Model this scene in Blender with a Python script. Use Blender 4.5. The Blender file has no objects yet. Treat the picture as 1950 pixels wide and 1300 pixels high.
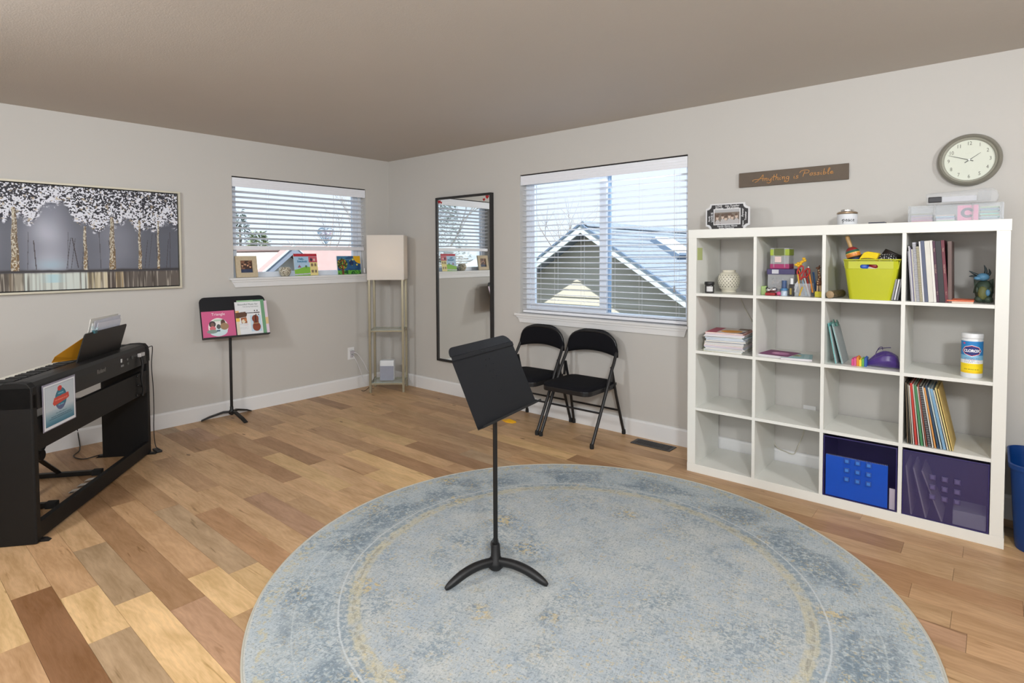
import bpy, math, random
import numpy as np
from mathutils import Vector, Matrix
PI = math.pi
rnd = random.Random(7)
S = bpy.context.scene
COL = S.collection

# ------------------------------------------------------------------ camera
def cam_axes(yaw, pitch, roll):
    cy, sy = math.cos(yaw), math.sin(yaw)
    f = Vector((sy*math.cos(pitch), cy*math.cos(pitch), math.sin(pitch)))
    r = Vector((cy, -sy, 0)); u = r.cross(f)
    c, s = math.cos(roll), math.sin(roll)
    return c*r+s*u, -s*r+c*u, f
r_, u_, f_ = cam_axes(-0.70639, -0.03458, -0.00424)
cam = bpy.data.cameras.new('camera'); cam.sensor_width = 36; cam.sensor_fit = 'HORIZONTAL'
cam.lens = 1082.888*36/1950; cam.shift_y = -124.685/1950; cam.clip_start = 0.05; cam.clip_end = 300
co = bpy.data.objects.new('camera', cam); COL.objects.link(co)
M3 = Matrix((r_, u_, -f_)).transposed()
co.matrix_world = Matrix.Translation((4.93848, -3.77245, 1.33312)) @ M3.to_4x4()
S.camera = co

# ------------------------------------------------------------------ world, sun, lights, exposure
S.view_settings.view_transform = 'Standard'; S.view_settings.look = 'None'
S.view_settings.gamma = 1; S.view_settings.use_curve_mapping = False
S.view_settings.exposure = 0.0
W = bpy.data.worlds.new('sky'); S.world = W; W.use_nodes = True
nt = W.node_tree; nt.nodes.clear()
wo = nt.nodes.new('ShaderNodeOutputWorld'); bg = nt.nodes.new('ShaderNodeBackground')
tc = nt.nodes.new('ShaderNodeTexCoord'); sp = nt.nodes.new('ShaderNodeSeparateXYZ')
rp = nt.nodes.new('ShaderNodeValToRGB')
rp.color_ramp.elements[0].position = 0.0; rp.color_ramp.elements[0].color = (0.90, 0.95, 1.0, 1)
rp.color_ramp.elements[1].position = 0.55; rp.color_ramp.elements[1].color = (0.62, 0.78, 1.0, 1)
nt.links.new(tc.outputs['Generated'], sp.inputs[0]); nt.links.new(sp.outputs['Z'], rp.inputs[0])
nt.links.new(rp.outputs[0], bg.inputs[0]); bg.inputs[1].default_value = 1.25
nt.links.new(bg.outputs[0], wo.inputs[0])

sun = bpy.data.lights.new('sun', 'SUN'); sun.energy = 11.0; sun.angle = 0.009; sun.color = (1, 0.95, 0.86)
so = bpy.data.objects.new('sun', sun); COL.objects.link(so)
so.rotation_euler = Vector((0.42, -0.50, 1.0)).to_track_quat('Z', 'Y').to_euler()

def area(name, loc, target, size, energy, color=(0.955, 0.98, 1.0)):
    l = bpy.data.lights.new(name, 'AREA'); l.shape = 'RECTANGLE'; l.size = size[0]; l.size_y = size[1]
    l.energy = energy; l.color = color
    o = bpy.data.objects.new(name, l); COL.objects.link(o); o.location = loc
    o.rotation_euler = (Vector(target)-Vector(loc)).to_track_quat('-Z', 'Y').to_euler()
    return o
area('room_light_near_camera', (5.8, -4.1, 2.15), (2.2, -0.9, 0.7), (0.3, 0.3), 64)
area('room_light_centre', (2.3, -4.4, 2.15), (1.6, -0.4, 0.8), (0.3, 0.3), 30)
area('added_side_fill', (6.0, -1.5, 2.15), (0.0, -2.1, 0.6), (0.3, 0.3), 22)  # added fill from the side, draws the far stand's shadow leftwards
area('added_ceiling_fill', (4.4, -4.6, 1.5), (1.8, -1.2, 2.34), (2.2, 1.2), 46)  # added fill aimed up to brighten the ceiling, no fixture there
area('daylight_right_window', (2.56, 0.30, 1.60), (2.3, -2.4, 0.0), (1.4, 0.95), 9, (0.88, 0.94, 1.0))

# ------------------------------------------------------------------ node material helpers
MATS = {}
def srgb(r, g, b):
    f = lambda c: (c/255/12.92) if c/255 <= 0.04045 else ((c/255+0.055)/1.055)**2.4
    return (f(r), f(g), f(b), 1)
def newmat(name):
    m = bpy.data.materials.new(name); m.use_nodes = True
    t = m.node_tree; b = t.nodes['Principled BSDF']
    return m, t, b
def mat(name, col, rough=0.6, metal=0.0, var=0.06, scale=14, bump=0.0, bscale=120, alpha=1.0, spec=0.5, emit=None, coat=0, sheen=0):
    if name in MATS: return MATS[name]
    m, t, b = newmat(name)
    c = srgb(*col)
    n = t.nodes.new('ShaderNodeTexNoise'); n.inputs['Scale'].default_value = scale; n.inputs['Detail'].default_value = 3
    g = t.nodes.new('ShaderNodeNewGeometry'); t.links.new(g.outputs['Position'], n.inputs['Vector'])
    r = t.nodes.new('ShaderNodeMapRange'); r.inputs['To Min'].default_value = 1-var; r.inputs['To Max'].default_value = 1+var
    t.links.new(n.outputs['Fac'], r.inputs['Value'])
    mx = t.nodes.new('ShaderNodeVectorMath'); mx.operation = 'SCALE'; mx.inputs[0].default_value = c[:3]
    t.links.new(r.outputs[0], mx.inputs['Scale']); t.links.new(mx.outputs[0], b.inputs['Base Color'])
    b.inputs['Roughness'].default_value = rough; b.inputs['Metallic'].default_value = metal
    b.inputs['Specular IOR Level'].default_value = spec; b.inputs['Alpha'].default_value = alpha
    b.inputs['Coat Weight'].default_value = coat; b.inputs['Sheen Weight'].default_value = sheen
    if emit: b.inputs['Emission Color'].default_value = c; b.inputs['Emission Strength'].default_value = emit
    if bump:
        n2 = t.nodes.new('ShaderNodeTexNoise'); n2.inputs['Scale'].default_value = bscale; n2.inputs['Detail'].default_value = 2
        t.links.new(g.outputs['Position'], n2.inputs['Vector'])
        bp = t.nodes.new('ShaderNodeBump'); bp.inputs['Strength'].default_value = bump; bp.inputs['Distance'].default_value = 0.002
        t.links.new(n2.outputs['Fac'], bp.inputs['Height']); t.links.new(bp.outputs[0], b.inputs['Normal'])
    MATS[name] = m
    return m
def print_mat():
    """flat print: colour comes from the colour attribute painted on the sheet"""
    if 'print' in MATS: return MATS['print']
    m, t, b = newmat('print')
    a = t.nodes.new('ShaderNodeAttribute'); a.attribute_name = 'ink'
    t.links.new(a.outputs['Color'], b.inputs['Base Color']); b.inputs['Roughness'].default_value = 0.55
    MATS['print'] = m
    return m

# ------------------------------------------------------------------ mesh builder
class MB:
    def __init__(s): s.v = []; s.f = []
    def add(s, vs, fs):
        o = len(s.v); s.v += [tuple(v) for v in vs]; s.f += [tuple(i+o for i in f) for f in fs]; return s
    def box(s, x0, x1, y0, y1, z0, z1):
        return s.add([(x0,y0,z0),(x1,y0,z0),(x1,y1,z0),(x0,y1,z0),(x0,y0,z1),(x1,y0,z1),(x1,y1,z1),(x0,y1,z1)],
                     [(0,3,2,1),(4,5,6,7),(0,1,5,4),(1,2,6,5),(2,3,7,6),(3,0,4,7)])
    def obox(s, c, size, rot):
        """oriented box: rot is a 3x3 matrix (columns = axes)"""
        vs = []
        for k in range(8):
            d = Vector(((1 if k in (1,2,5,6) else -1)*size[0]/2, (1 if k in (2,3,6,7) else -1)*size[1]/2, (1 if k > 3 else -1)*size[2]/2))
            vs.append(Vector(c)+rot @ d)
        return s.add(vs, [(0,3,2,1),(4,5,6,7),(0,1,5,4),(1,2,6,5),(2,3,7,6),(3,0,4,7)])
    def tube(s, pts, r, n=10, caps=True):
        pts = [Vector(p) for p in pts]; rs = r if isinstance(r, (list, tuple)) else [r]*len(pts)
        ring = []; up = None
        for i, p in enumerate(pts):
            t = (pts[min(i+1, len(pts)-1)]-pts[max(i-1, 0)]).normalized()
            if up is None:
                up = Vector((0, 0, 1)) if abs(t.z) < 0.9 else Vector((1, 0, 0))
            a = t.cross(up); 
            if a.length < 1e-6: a = t.cross(Vector((0.3, 1, 0.2)))
            a.normalize(); b = a.cross(t).normalized(); up = b
            ring.append([p+rs[i]*(math.cos(2*PI*k/n)*a+math.sin(2*PI*k/n)*b) for k in range(n)])
        vs = [v for rr in ring for v in rr]; fs = []
        for i in range(len(pts)-1):
            for k in range(n):
                fs.append((i*n+k, i*n+(k+1) % n, (i+1)*n+(k+1) % n, (i+1)*n+k))
        if caps: fs.append(tuple(range(n-1, -1, -1))); fs.append(tuple((len(pts)-1)*n+k for k in range(n)))
        return s.add(vs, fs)
    def lathe(s, prof, n=24, c=(0, 0, 0), M=None, caps=True):
        """prof: list of (radius, z)"""
        vs = []; fs = []; L = len(prof)
        for k in range(n):
            a = 2*PI*k/n
            for (r, z) in prof:
                q = Vector((r*math.cos(a), r*math.sin(a), z))
                if M is not None: q = M @ q
                vs.append(q+Vector(c))
        for k in range(n):
            for i in range(L-1):
                a, b = k*L+i, ((k+1) % n)*L+i
                fs.append((a, b, b+1, a+1))
        if caps and prof[0][0] > 1e-5: fs.append(tuple(k*L for k in range(n-1, -1, -1)))
        if caps and prof[-1][0] > 1e-5: fs.append(tuple(k*L+L-1 for k in range(n)))
        return s.add(vs, fs)
    def prism(s, poly, axis, a0, a1):
        """extrude a 2D polygon along an axis: 'x' poly=(y,z), 'y' poly=(x,z), 'z' poly=(x,y)"""
        def P(p, a): return {'x': (a, p[0], p[1]), 'y': (p[0], a, p[1]), 'z': (p[0], p[1], a)}[axis]
        n = len(poly)
        vs = [P(p, a0) for p in poly]+[P(p, a1) for p in poly]
        fs = [tuple(range(n)), tuple(range(2*n-1, n-1, -1))]+[(i, i+n, (i+1) % n+n, (i+1) % n) for i in range(n)]
        return s.add(vs, fs)
    def sphere(s, c, r, n=14, m=9, sc=(1, 1, 1)):
        vs = []; fs = []
        for j in range(m+1):
            th = PI*j/m
            for k in range(n):
                a = 2*PI*k/n
                vs.append((c[0]+r*sc[0]*math.sin(th)*math.cos(a), c[1]+r*sc[1]*math.sin(th)*math.sin(a), c[2]+r*sc[2]*math.cos(th)))
        for j in range(m):
            for k in range(n):
                fs.append((j*n+k, (j+1)*n+k, (j+1)*n+(k+1) % n, j*n+(k+1) % n))
        return s.add(vs, fs)
    def build(s, name, m, parent=None, world=False, smooth=None, bevel=0, seg=2):
        """links ONE mesh object; world=True: the vertices are world positions"""
        me = bpy.data.meshes.new(name)
        vs = s.v
        if parent is not None and world:
            inv = PM[parent.name].inverted(); vs = [tuple(inv @ Vector(v)) for v in vs]
        me.from_pydata(vs, [], s.f); me.materials.append(m)
        me.validate(); me.update()
        import bmesh
        bm = bmesh.new(); bm.from_mesh(me)
        bmesh.ops.remove_doubles(bm, verts=bm.verts, dist=1e-6)
        bmesh.ops.recalc_face_normals(bm, faces=bm.faces)
        if bevel:
            bmesh.ops.bevel(bm, geom=[e for e in bm.edges if len(e.link_faces) == 2 and e.calc_face_angle(0) > 0.6], offset=bevel, segments=seg, affect='EDGES', profile=0.6)
        bm.to_mesh(me); bm.free()
        if smooth is not None:
            for p in me.polygons: p.use_smooth = True
            me.set_sharp_from_angle(angle=math.radians(smooth))
        o = bpy.data.objects.new(name, me); COL.objects.link(o)
        if parent is not None:
            o.parent = parent; PM[o.name] = PM[parent.name]
        else: PM[o.name] = Matrix.Identity(4)
        return o
PM = {}
def thing(name, label, cat, loc=(0, 0, 0), rz=0.0, group=None):
    o = bpy.data.objects.new(name, None); COL.objects.link(o); o.location = loc; o.rotation_euler = (0, 0, rz)
    o.empty_display_size = 0.05
    PM[o.name] = Matrix.Translation(loc) @ Matrix.Rotation(rz, 4, 'Z')
    o['label'] = label; o['category'] = cat
    if group: o['group'] = group
    return o
def tag(o, label, cat, group=None):
    o['label'] = label; o['category'] = cat
    if group: o['group'] = group
    return o
def struct(o): o['kind'] = 'structure'; return o
def sthing(name, loc=(0, 0, 0)):
    o = bpy.data.objects.new(name, None); COL.objects.link(o); o.location = loc
    PM[o.name] = Matrix.Translation(loc); o['kind'] = 'structure'; return o
def sub(name, parent):
    """no own transform: a grouping is never used below a part"""
    return parent
def link_mesh(name, me, parent, mw):
    o = bpy.data.objects.new(name, me); COL.objects.link(o)
    if parent is not None:
        o.parent = parent; o.matrix_local = PM[parent.name].inverted() @ mw
        PM[o.name] = mw
    else: o.matrix_world = mw; PM[o.name] = mw
    return o

def spline(pts, k=6):
    P = [Vector(p) for p in pts]; out = []
    for i in range(len(P)-1):
        a, b, c, d = P[max(i-1, 0)], P[i], P[i+1], P[min(i+2, len(P)-1)]
        for j in range(k):
            t = j/k
            out.append(0.5*((2*b)+(c-a)*t+(2*a-5*b+4*c-d)*t*t+(3*b-a-3*c+d)*t**3))
    out.append(P[-1]); return out
def frame_mat(origin, xa, ya):
    """4x4: local x=xa, y=ya, z=xa x ya"""
    xa = Vector(xa).normalized(); ya = Vector(ya).normalized(); za = xa.cross(ya).normalized(); ya = za.cross(xa)
    M = Matrix((xa, ya, za)).transposed().to_4x4(); M.translation = Vector(origin); return M

# flat prints ---------------------------------------------------------------
class Ink:
    """a small raster of colours, printed on a grid mesh; u to the right, v up, both in metres*k"""
    def __init__(s, w, h, nx, ny, base):
        s.w, s.h, s.nx, s.ny = w, h, nx, ny
        s.X, s.Y = np.meshgrid((np.arange(nx)+.5)/nx, (np.arange(ny)+.5)/ny)
        s.C = np.zeros((ny, nx, 3)); s.C[:] = base
        s.r = np.random.RandomState(5)
    def rect(s, x0, x1, y0, y1, c, a=1.0): s.mask((s.X >= x0) & (s.X < x1) & (s.Y >= y0) & (s.Y < y1), c, a)
    def ell(s, cx, cy, rx, ry, c, a=1.0): s.mask(((s.X-cx)/rx)**2+((s.Y-cy)/ry)**2 < 1, c, a)
    def mask(s, m, c, a=1.0):
        m = np.asarray(m, float)*a; s.C = s.C*(1-m[..., None])+np.array(c, float)*m[..., None]
    def poly(s, pts, c, a=1.0):
        m = np.zeros_like(s.X, bool); n = len(pts)
        for i in range(n):
            (x1, y1), (x2, y2) = pts[i], pts[(i+1) % n]
            if y1 == y2: continue
            cond = ((y1 > s.Y) != (y2 > s.Y)) & (s.X < (x2-x1)*(s.Y-y1)/(y2-y1)+x1)
            m ^= cond
        s.mask(m, c, a)
    def line(s, x1, y1, x2, y2, w, c, a=1.0):
        dx, dy = x2-x1, y2-y1; L = dx*dx+dy*dy+1e-9
        t = np.clip(((s.X-x1)*dx+(s.Y-y1)*dy)/L, 0, 1); asp = s.w/s.h
        d = np.sqrt(((s.X-x1-t*dx)*asp)**2+(s.Y-y1-t*dy)**2)
        s.mask(d < w, c, a)
    def noise(s, sx, sy, seed=0):
        r = np.random.RandomState(seed); g = r.rand(sy+2, sx+2)
        xs, ys = s.X*sx, s.Y*sy; i, j = xs.astype(int), ys.astype(int); fx, fy = xs-i, ys-j
        fx = fx*fx*(3-2*fx); fy = fy*fy*(3-2*fy)
        return (g[j, i]*(1-fx)+g[j, i+1]*fx)*(1-fy)+(g[j+1, i]*(1-fx)+g[j+1, i+1]*fx)*fy
    def words(s, x0, x1, yc, h, c, seed=0, a=0.85):
        r = np.random.RandomState(seed); x = x0
        while x < x1:
            w = r.uniform(.012, .03); s.rect(x, min(x+w, x1), yc-h/2, yc+h/2*(1 if r.rand() < .5 else .6), c, a); x += w+r.uniform(.006, .014)
    def build(s, name, parent, mw, world_parent=True):
        nx, ny = s.nx, s.ny
        xs = np.linspace(-s.w/2, s.w/2, nx+1); ys = np.linspace(0, s.h, ny+1)
        gx, gy = np.meshgrid(xs, ys); V = np.stack([gx.ravel(), gy.ravel(), np.zeros(gx.size)], 1)
        i, j = np.meshgrid(np.arange(nx), np.arange(ny)); a = (j*(nx+1)+i).ravel()
        F = np.stack([a, a+1, a+nx+2, a+nx+1], 1)
        me = bpy.data.meshes.new(name)
        me.vertices.add(len(V)); me.vertices.foreach_set('co', V.ravel().astype('f'))
        me.loops.add(F.size); me.loops.foreach_set('vertex_index', F.ravel().astype('i'))
        me.polygons.add(len(F)); me.polygons.foreach_set('loop_start', (np.arange(len(F))*4).astype('i'))
        me.update(calc_edges=True); me.validate()
        at = me.color_attributes.new('ink', 'FLOAT_COLOR', 'CORNER')
        c = np.clip(s.C.reshape(-1, 3), 0, 1); lin = np.where(c <= 0.04045, c/12.92, ((c+0.055)/1.055)**2.4)
        rgba = np.concatenate([lin, np.ones((len(lin), 1))], 1)
        at.data.foreach_set('color', np.repeat(rgba, 4, axis=0).ravel().astype('f'))
        me.materials.append(print_mat())
        return link_mesh(name, me, parent, mw)
def C8(r, g, b): return (r/255, g/255, b/255)

def text(name, s, size, m, parent, mw, extrude=0.0004, shear=0.0, align='CENTER', bold=0.0, xs=1.0):
    cu = bpy.data.curves.new(name, 'FONT'); cu.body = s; cu.size = size; cu.extrude = extrude; cu.shear = shear
    cu.align_x = align; cu.align_y = 'CENTER'; cu.offset = bold; cu.resolution_u = 3
    tmp = bpy.data.objects.new('tmp', cu); COL.objects.link(tmp)
    bpy.context.view_layer.update()
    me = bpy.data.meshes.new_from_object(tmp.evaluated_get(bpy.context.evaluated_depsgraph_get()))
    bpy.data.objects.remove(tmp); me.name = name; me.materials.clear(); me.materials.append(m)
    if xs != 1.0:
        for v in me.vertices: v.co.x *= xs
    return link_mesh(name, me, parent, mw)

# ================================================================== THE ROOM
H = 2.341; RX = 6.3; RY = -5.3; TH = 0.15
wall_m = mat('wall_paint', (196, 193, 188), 0.85, var=0.015, scale=2.5, bump=0.12, bscale=260)
ceil_m = mat('ceiling_paint', (196, 188, 179), 0.8, var=0.02, scale=3, bump=0.35, bscale=160)
trim_m = mat('trim_paint', (226, 226, 226), 0.4, var=0.01)
vinyl_m = mat('vinyl', (225, 231, 240), 0.35, var=0.01)

def wall_with_hole(name, axis, a0, a1, h0, h1, z0, z1):
    mb = MB()
    for (p0, p1, q0, q1) in ((a0, h0, 0, H), (h1, a1, 0, H), (h0, h1, 0, z0), (h0, h1, z1, H)):
        if axis == 'x': mb.box(p0, p1, 0, TH, q0, q1)
        else: mb.box(-TH, 0, p0, p1, q0, q1)
    o = mb.build(name, wall_m); struct(o); return o
WR = (1.813, 3.31, 0.843, 2.027); WL = (-1.632, -0.292, 1.158, 2.024)
wall_with_hole('wall_right', 'x', 0, RX, *WR)
wall_with_hole('wall_left', 'y', RY, 0, *WL)
struct(MB().box(-TH, RX+TH, RY-TH, RY, 0, H).build('wall_back', wall_m))
struct(MB().box(RX, RX+TH, RY, TH, 0, H).build('wall_front', wall_m))
struct(MB().box(-TH, 0, 0, TH, 0, H).build('trim_1', wall_m))
struct(MB().box(-TH, RX+TH, RY-TH, TH, H, H+0.15).build('ceiling', ceil_m))
floor = struct(MB().box(-TH, RX+TH, RY-TH, TH, -0.16, -0.012).build('floor', mat('subfloor', (60, 42, 28), 0.9)))

# ---- planks (seams run along x every 126 mm, first seam at y = -3.014)
def plank_material():
    m, t, b = newmat('plank_wood'); N = t.nodes.new; Lk = t.links.new
    oi = N('ShaderNodeObjectInfo'); g = N('ShaderNodeNewGeometry')
    ad = N('ShaderNodeVectorMath'); ad.operation = 'ADD'
    cb = N('ShaderNodeCombineXYZ'); ml = N('ShaderNodeMath'); ml.operation = 'MULTIPLY'; ml.inputs[1].default_value = 37.0
    Lk(oi.outputs['Random'], ml.inputs[0]); Lk(ml.outputs[0], cb.inputs[0]); Lk(ml.outputs[0], cb.inputs[1])
    Lk(g.outputs['Position'], ad.inputs[0]); Lk(cb.outputs[0], ad.inputs[1])
    def stretched(sx, sy):
        v = N('ShaderNodeVectorMath'); v.operation = 'MULTIPLY'; v.inputs[1].default_value = (sx, sy, 1); Lk(ad.outputs[0], v.inputs[0]); return v.outputs[0]
    def noise(vec, sc, det=4, dist=0.0):
        n = N('ShaderNodeTexNoise'); n.inputs['Scale'].default_value = sc; n.inputs['Detail'].default_value = det
        n.inputs['Distortion'].default_value = dist; Lk(vec, n.inputs['Vector']); return n.outputs['Fac']
    def rng(val, a, b_, c, d):
        r = N('ShaderNodeMapRange'); r.inputs['From Min'].default_value = a; r.inputs['From Max'].default_value = b_
        r.inputs['To Min'].default_value = c; r.inputs['To Max'].default_value = d; Lk(val, r.inputs['Value']); return r.outputs[0]
    def mul(a, b_):
        x = N('ShaderNodeMath'); x.operation = 'MULTIPLY'; Lk(a, x.inputs[0]); Lk(b_, x.inputs[1]); return x.outputs[0]
    wv = N('ShaderNodeTexWave'); wv.bands_direction = 'Y'; wv.inputs['Scale'].default_value = 5.5; wv.inputs['Distortion'].default_value = 11
    wv.inputs['Detail'].default_value = 3; wv.inputs['Detail Scale'].default_value = 1.4; Lk(stretched(0.9, 2.4), wv.inputs['Vector'])
    f1 = rng(wv.outputs['Fac'], 0, 1, 0.94, 1.03)
    f2 = rng(noise(stretched(1.2, 5), 3.0, 4, 0.6), 0.3, 0.7, 0.82, 1.13)
    f3 = rng(noise(stretched(7, 90), 3.0, 2), 0.3, 0.7, 0.95, 1.04)
    # mineral streaks, long and thin, rare
    st = rng(noise(stretched(1.3, 16), 2.2, 3, 0.8), 0.655, 0.74, 1.0, 0.58)
    # knots
    vo = N('ShaderNodeTexVoronoi'); vo.inputs['Scale'].default_value = 1.0; Lk(stretched(2.3, 5.5), vo.inputs['Vector'])
    kn = rng(noise(stretched(22, 60), 1.0, 2), 0, 1, 0.0, 0.075)
    ks = N('ShaderNodeMath'); ks.operation = 'SUBTRACT'; Lk(vo.outputs['Distance'], ks.inputs[0]); Lk(kn, ks.inputs[1])
    kf = rng(ks.outputs[0], 0.0, 0.028, 0.32, 1.0)
    tot = mul(mul(mul(f1, f2), f3), mul(st, kf))
    sc = N('ShaderNodeVectorMath'); sc.operation = 'SCALE'; Lk(oi.outputs['Color'], sc.inputs[0]); Lk(tot, sc.inputs['Scale'])
    # hue drift towards red brown where dark
    hs = N('ShaderNodeHueSaturation'); hs.inputs['Hue'].default_value = 0.5; Lk(sc.outputs[0], hs.inputs['Color'])
    Lk(rng(tot, 0.6, 1.0, 1.12, 0.98), hs.inputs['Saturation'])
    Lk(hs.outputs[0], b.inputs['Base Color'])
    Lk(rng(f3, 0.9, 1.05, 0.48, 0.40), b.inputs['Roughness'])
    b.inputs['Specular IOR Level'].default_value = 0.45
    bp = N('ShaderNodeBump'); bp.inputs['Strength'].default_value = 0.12; bp.inputs['Distance'].default_value = 0.001
    Lk(tot, bp.inputs['Height']); Lk(bp.outputs[0], b.inputs['Normal'])
    return m
plank_m = plank_material()
LT, MD, TN, BR, DK, PK, GR = (212, 176, 127), (185, 147, 108), (195, 158, 117), (168, 129, 92), (138, 98, 65), (172, 135, 105), (178, 149, 115)
# tones follow the boards of the photograph: row -> [(x of the butt joint, tone of the board before it)...]
KNOWN = {
 -4: [(2.402, LT), (3.4, MD)], -3: [(2.035, TN), (3.1, DK)], -2: [(1.3, TN), (2.172, MD), (2.575, LT), (3.3, GR)],
 -1: [(1.1, MD), (1.772, TN), (2.388, GR), (3.6, LT)], 0: [(1.0, MD), (2.587, BR), (3.5, PK)], 1: [(1.35, BR), (2.403, MD), (2.806, LT), (3.5, TN)],
 2: [(0.9, MD), (1.593, MD), (2.5, GR), (3.1, LT)], 3: [(0.6, TN), (1.8, TN), (2.7, BR)], 4: [(0.75, TN), (1.5, MD), (2.9, TN)],
 5: [(0.45, TN), (1.792, TN), (2.55, PK), (3.3, TN)], 6: [(0.19, GR), (0.787, BR), (2.014, TN), (2.9, TN)], 7: [(0.19, TN), (0.60, PK), (1.75, BR), (2.5, TN)],
 8: [(0.55, TN), (1.23, MD), (2.1, LT), (3.1, TN)], 9: [(0.823, TN), (1.607, BR), (2.4, TN)], 10: [(0.7, MD), (2.018, MD), (2.6, LT)],
 11: [(0.594, MD), (1.592, TN), (2.5, LT), (4.836, MD), (5.9, TN)], 12: [(0.9, TN), (1.7, MD), (2.7, BR), (4.4, MD), (5.3, MD)], 13: [(0.5, MD), (1.4, TN), (2.3, TN)],
 14: [(0.8, TN), (1.777, LT), (2.7, BR), (4.835, TN), (5.8, MD)], 15: [(1.1, TN), (2.194, MD), (2.7, GR), (4.7, BR), (5.6, MD)],
 16: [(0.6, BR), (1.5, TN), (2.5, TN), (4.433, MD), (5.038, BR)], 17: [(1.0, TN), (2.489, MD), (3.3, TN), (4.824, TN), (5.7, TN)],
 18: [(0.7, TN), (1.9, TN), (2.815, LT), (4.04, BR), (4.635, BR), (5.5, TN)], 19: [(1.3, MD), (2.9, TN), (4.246, TN), (4.847, MD), (5.6, MD)],
 20: [(0.9, TN), (2.0, MD), (3.4, TN), (4.437, MD), (5.4, TN)], 21: [(1.2, TN), (2.6, TN), (3.6, MD)], 22: [(1.6, MD), (3.1, TN), (4.2, TN)], 23: [(0.8, TN), (2.2, MD)]}
unit = MB(); unit.box(0, 1, 0, 1, -0.012, 0)
pm = bpy.data.meshes.new('plank'); pm.from_pydata(unit.v, [], unit.f); pm.materials.append(plank_m); pm.update()
pal = [LT, TN, TN, MD, MD, BR, PK, GR, TN]
nP = 0
for k in range(-19, 24):
    y0 = -3.014+0.126*k; y1 = min(y0+0.126, 0)
    if y0 < RY: y0 = RY
    if y1 <= y0+0.005: continue
    x = 0.0; joints = list(KNOWN.get(k, []))
    hidden = k < -6
    while x < RX-0.02:
        if joints: xe, tone = joints.pop(0)
        else:
            xe = x+(rnd.uniform(1.6, 2.4) if hidden else rnd.uniform(0.55, 1.35)); tone = rnd.choice(pal)
        if RX-xe < 0.35: xe = RX
        xe = min(xe, RX)
        o = bpy.data.objects.new('plank', pm); COL.objects.link(o); o.parent = floor
        o.location = (x+0.0005, y0+0.0005, 0); o.scale = (xe-x-0.001, y1-y0-0.001, 1)
        j = rnd.uniform(0.95, 1.05); c = srgb(*[min(255, v*j) for v in tone]); o.color = c
        x = xe; nP += 1

# ---- baseboards
bp_prof = [(0, 0), (0.015, 0), (0.015, 0.108), (0.011, 0.118), (0.006, 0.1225), (0, 0.1225)]
struct(MB().prism([(a, b) for a, b in bp_prof], 'y', RY, 0).build('baseboard_left', trim_m))
struct(MB().prism([(-a, b) for a, b in bp_prof], 'x', 0.0, RX).build('baseboard_right', trim_m))
struct(MB().prism([(RY+a, b) for a, b in bp_prof], 'x', 0.0, RX).build('baseboard_back', trim_m))
struct(MB().prism([(RX-a, b) for a, b in bp_prof], 'y', RY, 0).build('baseboard_front', trim_m))

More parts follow.
